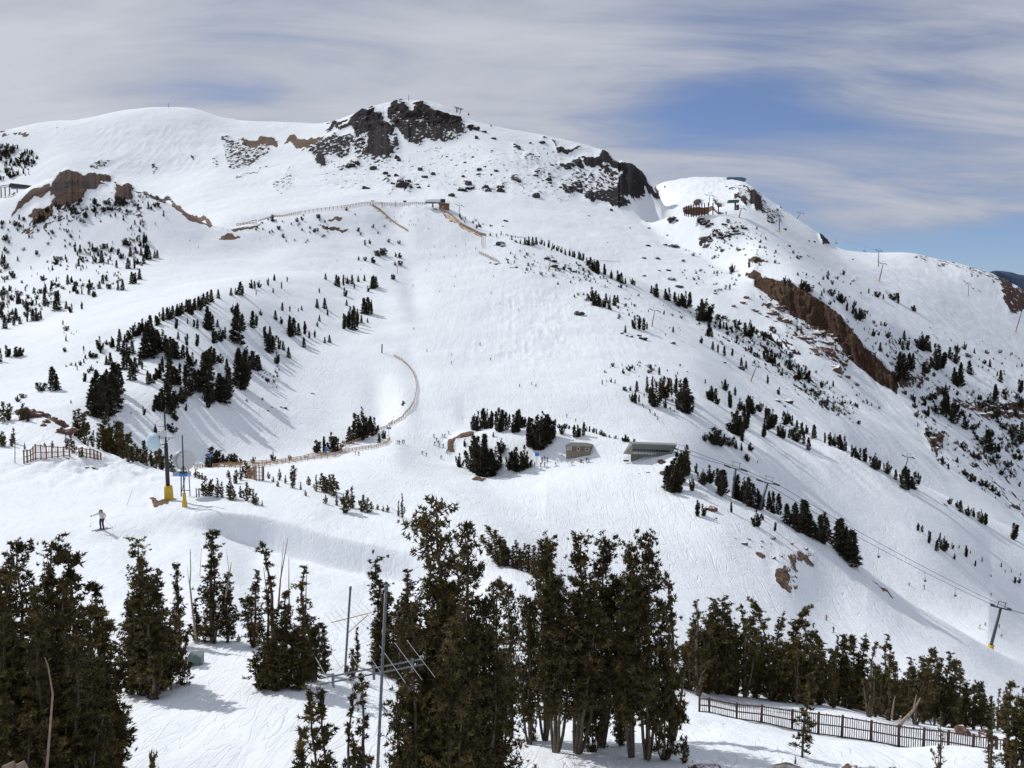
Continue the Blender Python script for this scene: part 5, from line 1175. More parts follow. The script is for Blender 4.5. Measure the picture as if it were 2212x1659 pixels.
# ------------------------------------------------------------------ lift station at the foot of the big run
def lower_station():
    p = hit(*tv('E', 1900, 968), 300, 345); d = p.y
    k = d / F / 10.2
    r = empty('lift_station', (p.x, d, p.z), math.radians(-4))
    X_ = lambda x: (x - 620) * k
    Z_ = lambda z: (795 - z) * k
    dep = 5.2
    b_ = MB()
    # canopy shell: sloping nose, flat roof, raked tail
    outl = [(X_(560), Z_(610)), (X_(1400), Z_(650)), (X_(1540), Z_(400)), (X_(570), Z_(370))]
    b_.add(*prism(outl, 0, dep))
    # chamfered nose
    V = [(X_(560), 0, Z_(610)), (X_(570), 0, Z_(370)), (X_(380), dep * .28, Z_(600)), (X_(520), dep * .28, Z_(372)),
         (X_(380), dep * .72, Z_(600)), (X_(520), dep * .72, Z_(372)), (X_(560), dep, Z_(610)), (X_(570), dep, Z_(370))]
    b_.m = 1
    b_.add(V, [(2, 0, 1, 3), (4, 2, 3, 5), (6, 4, 5, 7), (1, 7, 5, 3), (0, 2, 4, 6)])
    body = b_.build('canopy', [M['station'], M['station_lit']], r)
    MB().add(*prism([(X_(565), Z_(369)), (X_(1545), Z_(398)), (X_(1545), Z_(386)), (X_(565), Z_(357))], -.12, dep + .1)).build('roof', M['station_lit'], r)
    MB().add(*prism([(X_(566), Z_(400)), (X_(1530), Z_(425)), (X_(1530), Z_(418)), (X_(566), Z_(393))], -.03, 0)).build('roof_trim', M['station_lit'], r)
    for i in range(16):
        x0 = 578 + i * 51.5; z0 = 474 + i * 1.5
        MB().add(*prism([(X_(x0), Z_(z0 + 48)), (X_(x0 + 40), Z_(z0 + 49)), (X_(x0 + 40), Z_(z0)), (X_(x0), Z_(z0))], -.04, .02)).build('window', M['glass_dark'], r)
    # nose windows
    def nosewin(t0, t1):
        A = Vector(V[0]); B = Vector(V[1]); C_ = Vector(V[2]); D_ = Vector(V[3])
        q = lambda s, t: (A.lerp(C_, s)).lerp(B.lerp(D_, s), t) + Vector((-.03, -.03, 0))
        MB().add([q(t0, .35), q(t1, .35), q(t1, .6), q(t0, .6)], [(0, 1, 2, 3), (3, 2, 1, 0)]).build('window', M['glass_dark'], r)
    nosewin(.12, .48); nosewin(.58, .9)
    text_mesh('lettering', 'Gold Rush Express 1', .95, M['white_paint'], r, (X_(835), -.03, Z_(570)), (PI / 2, math.radians(1.5), 0))
    MB().box((X_(620), dep * .5, Z_(710)), (2.3, 1.6, Z_(610) - Z_(800) + .6)).build('pillar', M['station'], r)
    MB().box((X_(565), dep * .42, Z_(710)), (.5, .7, Z_(610) - Z_(800) + .6)).build('pillar', M['tower'], r)
    MB().box((X_(1300), dep * .5, Z_(750)), (.8, .9, 4.4)).build('pillar', M['tower'], r)
    MB().bar((X_(1190), dep * .4, Z_(650)), (X_(1140), dep * .4, Z_(880)), .22).build('brace', M['tower'], r)
    MB().tube([(X_(1545), 1, Z_(410)), (X_(1545), 1, Z_(345))], .07).build('aerial', M['black_steel'], r)
    tag(r, 'grey-green chairlift terminal with a long window band and white lettering', 'lift station')
    # a chair waiting under the nose
    c = chair_at(Vector((p.x + X_(445) * .99, d + 1.6, p.z + Z_(640))), 0, 'empty chair hanging under the nose of the lift station', M['white_paint'])
    return r
def chair_at(top, rz, label, m_=None, grip=.9):
    m_ = m_ or M['grey_steel']
    r = empty('lift_chair', top, rz)
    b_ = MB(); b_.tube([(0, 0, 0), (0, 0, -grip), (.0, .12, -grip - .15)], .05, 6); b_.build('hanger', m_, r)
    f_ = MB(); w_ = .95
    f_.bar((-w_, .1, -grip - .1), (w_, .1, -grip - .1), .07)
    for s in (-1, 1):
        f_.bar((s * w_, .1, -grip - .1), (s * w_, 0, -grip - 1.1), .06); f_.bar((s * w_, 0, -grip - 1.1), (s * w_, -.5, -grip - 1.12), .06)
    f_.build('frame', m_, r)
    MB().box((0, -.25, -grip - 1.1), (1.9, .5, .12)).build('seat', M['tower'], r)
    MB().box((0, .03, -grip - .85), (1.9, .07, .42)).build('backrest', M['tower'], r)
    tag(r, label, 'ski lift chair', 'chairs of the lift')
    return r
lower_station()

# ------------------------------------------------------------------ hut
def hut():
    p = hit(*tv('E', 1535, 938), 300, 370); d = p.y
    k = d / F / 13.6
    a = math.radians(-13)
    r = empty('ski_patrol_hut', (p.x, d + .6, p.z - .1), a)
    Wd = 690 * k / math.cos(a) / 2 + .1; hgt = 350 * k; dp = 2.6
    hl = 225 * k
    MB().box((0, dp, hl / 2), (2 * Wd, 2 * dp, hl)).build('wall', M['stucco'], r)
    MB().box((0, dp, hl + (hgt - hl) / 2 + .001), (2 * Wd - .12, 2 * dp - .12, hgt - hl)).build('upper_wall', M['panel_brown'], r)
    ov = .35
    V = [(-Wd - ov, -ov, hgt), (Wd + ov, -ov, hgt), (Wd + ov, 2 * dp + ov, hgt), (-Wd - ov, 2 * dp + ov, hgt)]
    V += [(x, y, z + .28) for x, y, z in V]
    V += [(-Wd + 1.9, dp, hgt + 1.25), (Wd - 1.9, dp, hgt + 1.25)]
    MB().add(V, [(3, 2, 1, 0), (0, 1, 5, 4), (1, 2, 6, 5), (2, 3, 7, 6), (3, 0, 4, 7), (4, 5, 9, 8), (5, 6, 9), (6, 7, 8, 9), (7, 4, 8)]).build('roof', M['roof_grey'], r)
    def win(x0, x1, z0, z1, g):
        cx = ((x0 + x1) / 2 - 865) * k; cz = (1125 - (z0 + z1) / 2) * k; ww = (x1 - x0) * k; hh = (z1 - z0) * k
        f_ = MB()
        for s in (-1, 1):
            f_.box((cx + s * ww / 2, .03, cz), (.1, .1, hh + .1)); f_.box((cx, .028, cz + s * hh / 2), (ww - .1, .1, .1))
        o = f_.build('window', M['white_paint'], r)
        MB().box((cx, .035, cz), (ww - .1, .04, hh - .1)).build('pane', g, o)
    win(548, 665, 785, 880, M['glass_pale']); win(838, 905, 785, 885, M['glass_dark']); win(1080, 1190, 808, 885, M['glass_dark'])
    MB().box((Wd + .01, dp * .9, 1.05), (.08, 1.0, 2.1)).build('door', M['sign_black'], r)
    MB().box((Wd + .012, dp * 1.65, 2.2), (.08, 1.3, 1.1)).build('window', M['glass_dark'], r)
    tag(r, 'small tan block hut with brown upper wall and grey hipped roof', 'hut')
    # plowed snow bank with a shaded scoop beside the hut
hut()

# ------------------------------------------------------------------ terminal on top of the big run
def upper_station():
    p = hit(*tv('B', 690, 752), 930, 1000); d = p.y
    k = d / F / 13.6
    r = empty('lift_station', (p.x, d, p.z), math.radians(8))
    X_ = lambda x: (x - 1000) * k; Z_ = lambda z: (650 - z) * k
    n = 8; dep = 6
    V = []; Fs = []
    for i, x in enumerate((X_(350), X_(795))):
        for j in range(n + 1):
            a = PI * j / n
            V.append((x, dep / 2 - math.cos(a) * dep / 2, (Z_(425), Z_(410))[i] + math.sin(a) * 2.9))
    for j in range(n): Fs.append((j, j + 1, j + 2 + n, j + 1 + n))
    Fs += [tuple(range(n, -1, -1)), tuple(range(n + 1, 2 * n + 2)), (0, n + 1, 2 * n + 1, n)]
    MB().add(V, Fs).build('canopy', mat('polished_canopy', (.85, .87, .9), .25, .05, 1, metal=.5), r)
    MB().box((X_(860), dep / 2, Z_(385)), (4.6, dep + .4, 3.6)).build('drive_housing', M['sign_black'], r)
    MB().box((X_(575), dep / 2, Z_(440)), (15.6, dep + .3, .5)).build('platform_beam', M['tower'], r)
    MB().box((X_(570), dep / 2, Z_(500)), (1.6, 1.5, 4.6), taper=.6).build('pillar', M['tower'], r)
    MB().box((X_(770), 0, Z_(500)), (.7, .7, 5.2)).build('pillar', M['tower'], r)
    MB().box((X_(900), 2.5, Z_(565)), (9.6, 7, 6.2)).build('wall', M['wood_red'], r)
    MB().box((X_(900), 2.5, Z_(468)), (10.6, 8, .5)).build('roof', M['roof_dark'], r)
    MB().box((X_(880), 2.3, Z_(450)), (7.5, 6, .4)).build('roof_snow', M['snowcap'], r)
    MB().box((X_(860), -1.02, Z_(560)), (2.6, .1, 2.2)).build('window', M['wood_orange'], r)
    tag(r, 'bright silver chairlift terminal above a red timber shed on the crest', 'lift station')
upper_station()
def left_station():
    p = hit(60, 424, 860, 900); d = 886
    k = d / F / 4.663
    base = at_dist(230 / 4.663, 352.4 + 330 / 4.663, d)
    r = empty('lift_station', base)
    X_ = lambda x: (x - 230) * k; Z_ = lambda z: (330 - z) * k
    V, Fs = prism([(X_(108), Z_(248)), (X_(348), Z_(272)), (X_(350), Z_(240)), (X_(320), Z_(230)), (X_(130), Z_(208)), (X_(112), Z_(225))], -3, 3)
    MB().add(V, Fs).build('canopy', M['roof_dark'], r)
    MB().box((X_(230), -3.05, Z_(262)), (18, .1, 1.2)).build('window_band', M['glass_pale'], r)
    for x, z0, z1 in ((15, 350, 255), (55, 335, 240), (100, 320, 240), (175, 320, 255), (300, 300, 262)):
        MB().box((X_(x), 0, (Z_(z0) + Z_(z1)) / 2), (.7, .7, Z_(z1) - Z_(z0))).build('leg', M['wood_brown'], r)
    MB().tube([(X_(-60), 0, Z_(258)), (X_(20), 0, Z_(230)), (X_(108), 0, Z_(222))], .35, 6).build('rail', M['tower'], r)
    MB().tube([(X_(-60), 0, Z_(268)), (X_(20), 0, Z_(245)), (X_(108), 0, Z_(240))], .35, 6).build('rail', M['tower'], r)
    tag(r, 'dark lift terminal on timber legs left of the red rock hill', 'lift station')
left_station()
def green_station():
    d = 1222
    base = at_dist(*tv('C', 330, 345), d)
    r = empty('lift_station', (base.x, d, ground_at(base.x, d)))
    k = d / F / 3
    zb = base.z - r.location.z
    MB().add(*prism([(-40 * k, zb + 45 * k), (30 * k, zb + 47 * k), (30 * k, zb + 65 * k), (-36 * k, zb + 62 * k)], -4, 4)).build('roof', M['roof_green'], r)
    MB().box((10 * k, 0, zb + 22 * k), (8 * k, 3, 46 * k)).build('pillar', M['tower'], r)
    MB().box((28 * k, 2, zb + 18 * k), (12 * k, 5, 34 * k)).build('operator_cabin', M['sign_black'], r)
    tag(r, 'small lift terminal with green roof beside the avalanche barrier', 'lift station')
    d = 1848
    b = at_dist(*tv('C', 345, 180), d)
    r = empty('lift_station', (b.x, d, ground_at(b.x, d))); k = d / F / 3; zb = b.z - r.location.z
    MB().add(*prism([(-65 * k, zb + 30 * k), (-60 * k, zb + 44 * k), (30 * k, zb + 44 * k), (58 * k, zb + 36 * k), (58 * k, zb + 22 * k), (0, zb + 24 * k)], -8, 8)).build('roof', M['teal_steel'], r)
    for x in (-40, 30, 50): MB().box((x * k, 0, zb + 10 * k), (2.5, 2.5, 34 * k)).build('leg', M['teal_steel'], r)
    tag(r, 'blue-grey lift terminal on the skyline of the right summit', 'lift station')
green_station()

# ------------------------------------------------------------------ lift towers
def tower(kt, top, kb, base, d, label, arm=2.6, r0=.35, pad=False, lad=False, dl=0, grp='lift towers', snap=True, head=True):
    ub, vb = tv(kb, *base); ut, vt = tv(kt, *top)
    B_ = at_dist(ub, vb, d) if not snap else hit(ub, vb, d * (.93 if d < 400 else .75), d * (1.07 if d < 400 else 1.6))
    T_ = at_dist(ut, vt, B_.y + dl)
    r = empty('lift_tower', (B_.x, B_.y, B_.z)); ax = T_ - B_; h = ax.length; a = ax.normalized()
    MB().tube([a * -.6, a * h * .5, a * h], [r0, r0 * .9, r0 * .72], 10).build('pole', M['tower'], r, True)
    if pad: MB().tube([a * -.4, a * h * (.19 if lad or r0 > .6 and d < 400 else .11)], [r0 * 1.9, r0 * 1.8], 10).build('pad', M['yellow'], r, True)
    if head:
        side = Vector((1, -.15, -.22 if arm > 0 else .1)).normalized(); arm = abs(arm)
        MB().bar(a * h - side * arm, a * h + side * arm, r0 * .9, r0 * .7).build('crossarm', M['tower'], r)
        for s in (-1, 1):
            c = a * h + side * arm * s
            g_ = MB(); dv = Vector((.55, .6, -.25)).normalized()
            g_.bar(c - dv * arm * .75, c + dv * arm * .75, r0 * .5, r0 * .8)
            for q in range(-3, 4):
                g_.tube([c + dv * arm * .24 * q + Vector((-.12, 0, r0 * .7)), c + dv * arm * .24 * q + Vector((.12, 0, r0 * .7))], r0 * .62, 8)
            g_.build('sheave_assembly', M['tower'], r)
        f_ = MB()
        for s in (-1, 1): f_.bar(a * h + side * arm * .45 * s, a * h + side * arm * .38 * s + a * arm * .75, r0 * .3)
        f_.bar(a * h - side * arm * .6 + a * arm * .75, a * h + side * arm * .6 + a * arm * .75, r0 * .3)
        f_.build('lifting_frame', M['tower'], r)
    if lad:
        l_ = MB(); o_ = Vector((-.55, -.1, 0))
        l_.tube([o_ + a * .8, o_ + a * (h - .5)], .05, 4)
        for q in range(int(h / .8)): l_.bar(o_ + a * (.9 + q * .8), a * (.9 + q * .8), .05)
        l_.build('ladder', M['tower'], r)
    tag(r, label, 'lift tower', grp)
    return r.location + a * h, r
G_ = 'towers of the lift below the station'
t1, _ = tower('F', (345, 598), 'F', (322, 790), 303, 'leaning lift tower at the upper left end of the shoulder row', 2.7, .36, lad=True, grp=G_)
t2, _ = tower('F', (553, 690), 'F', (498, 868), 300, 'leaning lift tower rising among the shoulder row conifers', 2.7, .36, lad=True, grp=G_)
t3, _ = tower('I', (2062, 622), 'I', (1985, 917), 341, 'big lift tower with yellow pad at the lower right', 3.0, .62, pad=True, grp=G_)
t0, _ = tower('E', (2203, 885), 'E', (2185, 1010), 312, 'lift tower just behind the lift station pines', 2.2, .3, grp=G_)
# loudspeaker / light drum half-way on the big tower
MB().tube([(1.2, -.3, 0), (1.9, -.3, -.25)], .75, 10).build('floodlight', M['tower'], _ if False else bpy.data.objects[bpy.data.objects.find('lift_tower.002')] if False else None, False) if False else None
TS = [('B', (768, 722), 'B', (763, 782), 940, 'lift tower beside the upper terminal on the crest', 3.2, .3, 0),
      ('B', (692, 700), 'B', (692, 720), 985, 'small lift head between terminal and crest tower', 2.6, .25, 0),
      ('B', (1357, 1058), 'B', (1343, 1147), 760, 'thin lift tower with yellow foot high on the right flank', 2.4, .3, 1),
      ('B', (2032, 1402), 'B', (2012, 1505), 640, 'thin lift tower with yellow foot above the thin grove', 2.6, .32, 1),
      ('C', (478, 1358), 'C', (441, 1455), 600, 'leaning lift tower with yellow foot left of the cliff debris', 2.4, .32, 1),
      ('F', (1462, 522), 'F', (1412, 692), 505, 'pale lift tower among conifers on the right ridge', 2.6, .34, 0),
      ('C', (176, 250), 'C', (170, 318), 1230, 'dark lift tower behind the avalanche barrier', 6, .5, 0),
      ('C', (380, 335), 'C', (364, 392), 1190, 'leaning lift tower with yellow foot right of green roof', 5, .6, 1),
      ('C', (628, 382), 'C', (625, 485), 1160, 'straight lift tower with yellow foot on the right mountain shoulder', 4, .6, 1),
      ('C', (764, 363), 'C', (742, 402), 1400, 'small leaning lift tower on the right skyline', 5, .5, 0),
      ('C', (1271, 608), 'C', (1268, 712), 1280, 'lift tower reaching the sky on the right ridge', 4, .6, 1),
      ('C', (1299, 692), 'C', (1273, 806), 1150, 'leaning lift tower on the wide right slope', 4, .6, 1),
      ('C', (1853, 825), 'C', (1850, 903), 1080, 'slim lift tower near the diagonal gully on the right', 3.5, .4, 0),
      ('C', (2203, 985), 'C', (2158, 1132), 880, 'tall lift tower at the right edge of the picture', 4, .6, 1),
      ]
TT = []
for a_, tp_, b_, bs_, d_, lb_, ar_, r_, pd_ in TS:
    TT.append(tower(a_, tp_, b_, bs_, d_, lb_, ar_, r_, bool(pd_), grp='distant lift towers')[0])
# summit gantry and masts
def gantry():
    d = 1832
    A = at_dist(*tv('B', 750, 135), d); r = empty('lift_gantry', (A.x, d, ground_at(A.x, d)))
    q = lambda x, y: at_dist(*tv('B', x, y), d) - r.location
    MB().bar(q(733, 82), q(790, 98), 1.2).build('beam', M['tower'], r)
    MB().bar(q(733, 90), q(788, 104), .8).build('beam', M['tower'], r)
    for a_, b_ in (((748, 88), (745, 120)), ((757, 90), (748, 128)), ((775, 95), (765, 138))): MB().bar(q(*a_), q(b_[0], b_[1] + 6), 1.3).build('leg', M['tower'], r)
    tag(r, 'dark two-legged cable car gantry on the summit crag', 'lift gantry')
gantry()
def mast(k, top, base, d, rr, m_, label, cat='mast', name='mast', snap=True):
    B_ = hit(*tv(k, *base), d * .9, d * 1.1) if snap else at_dist(*tv(k, *base), d)
    T_ = at_dist(*tv(k, *top), B_.y); o = empty(name, B_)
    v = T_ - B_
    MB().tube([v * -.05, v * .5, v], [rr, rr, rr * .8], 8).build('pole', m_, o)
    MB().tube([v * .97, v * 1.0], [rr * 1.6, rr * 1.6], 8).build('cap', m_, o)
    tag(o, label, cat)
    return o, v
mast('B', (437, 3), (437, 45), 1850, .45, M['tower'], 'thin mast on the highest summit')
mast('A', (1092, 60), (1092, 88), 1950, .4, M['tower'], 'thin mast on the rounded white summit at the left')
mast('E', (264, 197), (263, 254), 505, .36, M['wood_brown'], 'dark wooden post above the curving fence', 'post', 'wooden_post')
mast('B', (363, 1122), (363, 1162), 760, .2, M['tower'], 'thin post beside the lone bush left of the run', 'post', 'wooden_post')
mast('B', (352, 692), (352, 733), 975, .25, M['tower'], 'taller post in the crest fence', 'post', 'wooden_post')
mast('B', (264, 700), (264, 737), 975, .25, M['wood_brown'], 'dark post at the left of the skiers on the crest', 'post', 'wooden_post')
mast('D', (857, 1143), (822, 1243), 84, .018, M['wood_orange'], 'leaning bamboo pole left of the antenna mast', 'bamboo pole', 'bamboo_pole')
mast('G', (1305, 240), (1295, 398), 60, .018, mat('orange_plastic', (.6, .12, .05), .6), 'orange marker pole behind the gnarled pine', 'marker pole', 'marker_pole')
mast('D', (97, 820), (97, 965), 112, .05, M['grey_steel'], 'thin grey pole at the left end of the snow fence', 'pole', 'marker_pole')
# gondola cabins and distant chairs on their ropes
def cabin(k, x, y, d, s, label):
    p = at_dist(*tv(k, x, y), d); o = empty('gondola_cabin', p)
    MB().box((0, 0, 0), (s, s, s * .9), taper=.85).build('body', M['tower'], o)
    MB().bar((0, 0, s * .4), (0, 0, s * 1.2), s * .12).build('hanger', M['tower'], o)
    tag(o, label, 'gondola cabin', 'gondola cabins'); return p + Vector((0, 0, s * 1.2))
c1 = cabin('B', 825, 131, 1815, 3.2, 'gondola cabin against the sky right of the summit')
c2 = cabin('B', 970, 205, 1785, 2.6, 'gondola cabin skimming the skyline below the first')
c3 = cabin('B', 1066, 252, 1765, 2.4, 'third gondola cabin down the skyline')
c4 = cabin('K', 1436, 597, 1690, 2.6, 'gondola cabin in the gap before the right summit')
def rope(pts, r_, label, name='haul_rope'):
    p0 = pts[0]; P = []
    for a_, b_ in zip(pts[:-1], pts[1:]):
        L_ = (b_ - a_).length
        for i in range(12):
            t = i / 12; q = a_.lerp(b_, t) - p0; q.z -= L_ * .012 * 4 * t * (1 - t); P.append(q)
    P.append(pts[-1] - p0)
    o = MB().tube(P, r_, 5).build(name, M['tower'], None, False, p0)
    tag(o, label, 'rope', 'lift ropes')
rope([at_dist(*tv('B', 770, 95), 1832), c1, c2, c3, c4], .06, 'thin gondola rope running down right from the summit gantry')
def off(p, dx, dz=.4): return p + Vector((dx, dx * -.15, dz - dx * .22))
for s, nm in ((-2.7, 'near left'), (2.7, 'far right')):
    rope([t0 + Vector((s * .8, 0, .3)), off(t1, s), off(t2, s), off(t3, s * 1.1), off(t3, s * 1.1) + Vector((95, 40, -30))], .075, 'long sagging haul rope of the lower lift, %s strand' % nm)
def along(a_, b_, t):
    q = a_.lerp(b_, t); q.z -= (b_ - a_).length * .012 * 4 * t * (1 - t); return q
for q, (x, y, nm) in enumerate(((1270, 212, 'uppermost'), (1572, 365, 'middle'), (1768, 480, 'lowest'))):
    u = tv('I', x, y)[0]
    best = min((abs(proj(pp.x / pp.y, pp.z / pp.y)[0] - u), i) for i, pp in enumerate([along(off(t2, -2.7), off(t3, -2.97), j / 200) for j in range(200)]))
    pp = along(off(t2, -2.7), off(t3, -2.97), best[1] / 200)
    chair_at(pp, .9, '%s of three lift chairs hanging over the piste at the right' % nm, M['tower'], 2.0)
for k_, x, y, d_, nm in (('C', 1179, 575, 1330, 'left of the sky tower'), ('C', 997, 525, 1380, 'over the dark crags')):
    chair_at(at_dist(*tv(k_, x, y), d_), .5, 'tiny lift chair against the sky ' + nm, M['tower'], 3).scale = (2, 2, 2)
rope([TT[9], at_dist(*tv('C', 997, 525), 1380), at_dist(*tv('C', 1179, 575), 1330), TT[10]], .05, 'thin rope over the right skyline between towers')

# ------------------------------------------------------------------ fences
def fence(nm, pts, m_, label, rails=(.35, .95), nsub=4, pr=.06, rr=.06, picket=0, pw=.05, lo=0, hi=9e9, hgt=None, grp=None, panel=None, rm=None, smooth_=False):
    """pts: (key, x, y_base, y_top or None). posts at every sub step, one rail or picket panel a bay"""
    P = []
    HB = [hit(*tv(q[0], q[1], q[2]), lo, hi) for q in pts]
    if smooth_:
        us = np.array([tv(q[0], q[1], q[2])[0] for q in pts]); cf = np.polyfit(us, [b.y for b in HB], 2)
        for i, q in enumerate(pts):
            s, t = ray(*tv(q[0], q[1], q[2])); D_ = float(np.polyval(cf, us[i])); HB[i] = Vector((s * D_, D_, ground_at(s * D_, D_)))
    for q, b_ in zip(pts, HB):
        u, v = tv(q[0], q[1], q[2])
        h = hgt if hgt else max(.3, at_dist(u, tv(q[0], q[1], q[3])[1], b_.y).z - b_.z)
        P.append((b_, h))
    Q = []
    for (a_, ha), (b_, hb) in zip(P[:-1], P[1:]):
        for i in range(nsub):
            t = i / nsub; c = a_.lerp(b_, t)
            Q.append((Vector((c.x, c.y, ground_at(c.x, c.y) if nsub > 1 else c.z)), ha + (hb - ha) * t))
    Q.append(P[-1])
    # keep the line of the fence smooth where the ground is bumpy
    r = empty(nm, Q[0][0]); o = Q[0][0]
    for c, h in Q[:98]:
        MB().box(c - o + Vector((0, 0, h / 2 - .1)), (pr * 2, pr * 2, h + .3)).build('post', m_, r)
    bays = list(zip(Q[:-1], Q[1:]))
    step = max(1, -(-len(bays) // 98))
    for g in range(0, len(bays), step):
        b2 = MB()
        for (a_, ha), (b_, hb) in bays[g:g + step]:
            a_ = a_ - o; b_ = b_ - o
            if panel:
                b2.add([a_ + Vector((0, 0, .08)), b_ + Vector((0, 0, .08)), b_ + Vector((0, 0, hb * panel)), a_ + Vector((0, 0, ha * panel)),
                        a_ + Vector((0, .08, .08)), b_ + Vector((0, .08, .08)), b_ + Vector((0, .08, hb * panel)), a_ + Vector((0, .08, ha * panel))],
                       [(0, 1, 2, 3), (7, 6, 5, 4), (0, 4, 5, 1), (3, 2, 6, 7)])
            for f_ in rails: b2.bar(a_ + Vector((0, -pr - .01, ha * f_)), b_ + Vector((0, -pr - .01, hb * f_)), rr * .7, rr * 2)
            if picket:
                L_ = (b_ - a_).length; n = max(1, int(L_ / picket))
                for i in range(n):
                    t = (i + .5) / n; c = a_.lerp(b_, t); h = ha + (hb - ha) * t
                    hh = h * random.uniform(.93, 1.03); dx = random.uniform(-.02, .02)
                    b2.bar(c + Vector((dx, .03, h * .02)), c + Vector((dx * -1, .03, hh)), pw, .02)
        b2.build('panel' if (panel or picket) else 'rails', rm or m_, r)
    tag(r, label, 'fence', grp)
    return r
PF = [(108,1305,1205),(172,1308,1208),(350,1335,1243),(512,1358,1255),(710,1395,1284),(880,1432,1303),(1035,1425,1322),(1222,1468,1355),(1400,1530,1384),(1562,1556,1403),(1720,1576,1420),(1882,1590,1446),(2032,1598,1466),(2085,1602,1472)]
fence('picket_fence', [('I', a_, b_, c_) for a_, b_, c_ in PF], M['wood_brown'], 'dark brown picket snow fence half buried in front of the pines', rails=(.06, .52, .97), nsub=1, pr=.045, rr=.03, picket=.095, pw=.055, lo=38, hi=56, smooth_=True)
OF = [('D', 1262, 1003), ('D', 1330, 1000), ('D', 1500, 995), ('D', 1700, 977), ('D', 1800, 970), ('D', 1900, 958), ('D', 2000, 935), ('D', 2110, 916), ('E', 0, 878), ('E', 100, 835), ('E', 200, 790), ('E', 260, 755), ('E', 330, 722), ('E', 390, 688), ('E', 440, 630), ('E', 472, 580), ('E', 487, 500), ('E', 482, 430), ('E', 465, 385), ('E', 432, 342), ('E', 390, 305), ('E', 340, 280)]
fence('rail_fence', [q + (None,) for q in OF], M['wood_orange'], 'long curving orange rail fence round the rim of the bowl', rails=(.35, .65, .95), nsub=4, pr=.1, rr=.10, lo=290, hi=560, hgt=1.5)
fence('rail_fence', [('D', 1380, 1003, None), ('D', 1560, 998, None), ('D', 1750, 985, None), ('D', 1950, 955, None), ('D', 2165, 932, None), ('E', 0, 905, None), ('E', 120, 885, None), ('E', 212, 872, None), ('E', 285, 852, None), ('E', 315, 822, None)], M['wood_orange'], 'lower orange rail fence ending at the blue trail sign', rails=(.35, .65, .95), nsub=5, pr=.09, rr=.10, lo=290, hi=420, hgt=1.4)
fence('snow_fence', [('A', 1675, 838, 818), ('A', 1830, 808, 786), ('A', 1950, 778, 757), ('A', 2212, 742, 722), ('B', 100, 727, 707), ('B', 200, 717, 700), ('B', 300, 720, 702), ('B', 420, 722, 703), ('B', 552, 716, 702)], M['wood_red'], 'long slatted snow fence along the crest, left of the upper terminal', rails=(.3, .6, .9), nsub=10, pr=.16, rr=.12, lo=880, hi=1000)
fence('snow_fence', [('A', 1535, 848, 838), ('A', 1600, 842, 832), ('A', 1660, 845, 812)], M['wood_red'], 'short brown fence at the saddle left of the crest', rails=(.3, .9), nsub=3, pr=.2, rr=.2, lo=820, hi=960)
# barrier of tall posts
def barrier():
    xs = [(12, 368, 325), (24, 371, 317), (38, 373, 313), (54, 374, 307), (70, 375, 306), (88, 375, 300), (106, 376, 296), (124, 375, 300), (142, 373, 300), (166, 372, 296), (196, 368, 298), (232, 362, 300), (282, 372, 355)]
    r = None; L_ = []
    for x, y0, y1 in xs:
        u, v = tv('C', x, y0); d = 1225
        b_ = at_dist(u, v, d); t_ = at_dist(u, tv('C', x, y1)[1], d)
        if r is None: r = empty('avalanche_barrier', b_)
        MB().bar(b_ - r.location - Vector((0, 0, 3)), t_ - r.location, 1.15).build('post', M['black_steel'], r); L_.append((b_ - r.location, t_ - r.location))
    for (a0, a1), (b0, b1) in list(zip(L_[:-1], L_[1:]))[:9]:
        o = Vector((0, .5, 0))
        MB().add([a0 + o, b0 + o, b0.lerp(b1, .62) + o, a0.lerp(a1, .62) + o, a0 + o * 2, b0 + o * 2, b0.lerp(b1, .62) + o * 2, a0.lerp(a1, .62) + o * 2], [(0, 1, 2, 3), (7, 6, 5, 4), (3, 2, 6, 7)]).build('panel', M['wood_red'], r)
    tag(r, 'dark barrier of tall posts and brown boards on the snowy nose', 'barrier')
barrier()
FL = 'weathered fences on the plateau'
fence('snow_fence', [('D', 155, 972, 886), ('D', 200, 957, 880), ('D', 232, 948, 846), ('D', 300, 945, 855), ('D', 375, 932, 862), ('D', 452, 925, 868)], M['wood_red'], 'orange-brown snow fence on the left drift, larger left piece', rails=(.1, .5, .95), nsub=2, pr=.05, rr=.04, picket=.16, pw=.05, lo=100, hi=122, grp=FL)
fence('snow_fence', [('D', 512, 928, 872), ('D', 560, 935, 876), ('D', 610, 942, 880), ('D', 655, 948, 900)], M['wood_red'], 'orange-brown snow fence on the left drift, smaller right piece', rails=(.1, .5, .95), nsub=2, pr=.05, rr=.04, picket=.16, pw=.05, lo=100, hi=122, grp=FL)
fence('basket_fence', [('D', 1600, 1070, 1010), ('D', 1642, 1076, 990), ('D', 1662, 1084, 985), ('D', 1700, 1084, 988), ('D', 1711, 1080, 992)], M['wood_red'], 'round basket-like fence piece behind the low pines', rails=(.1, .35, .6, .9), nsub=2, pr=.03, rr=.025, picket=.14, pw=.03, lo=92, hi=112, grp=FL)
fence('snow_fence', [('D', 1272, 1190, 1132), ('D', 1290, 1187, 1132), ('D', 1318, 1182, 1130)], M['wood_brown'], 'short dark fence end in front of the drift pines', rails=(.3, .9), nsub=1, pr=.03, rr=.02, picket=.14, pw=.03, lo=80, hi=100, grp=FL)
GN = 'nets edging the top of the run'
fence('safety_net', [('B', 205, 726, None), ('B', 255, 758, None), ('B', 300, 800, None), ('B', 350, 842, None), ('B', 395, 870, None), ('B', 432, 892, None)], M['net'], 'tan netting down the left edge of the upper run', rails=(), nsub=3, pr=.12, panel=.95, lo=800, hi=1000, hgt=2.2, grp=GN)
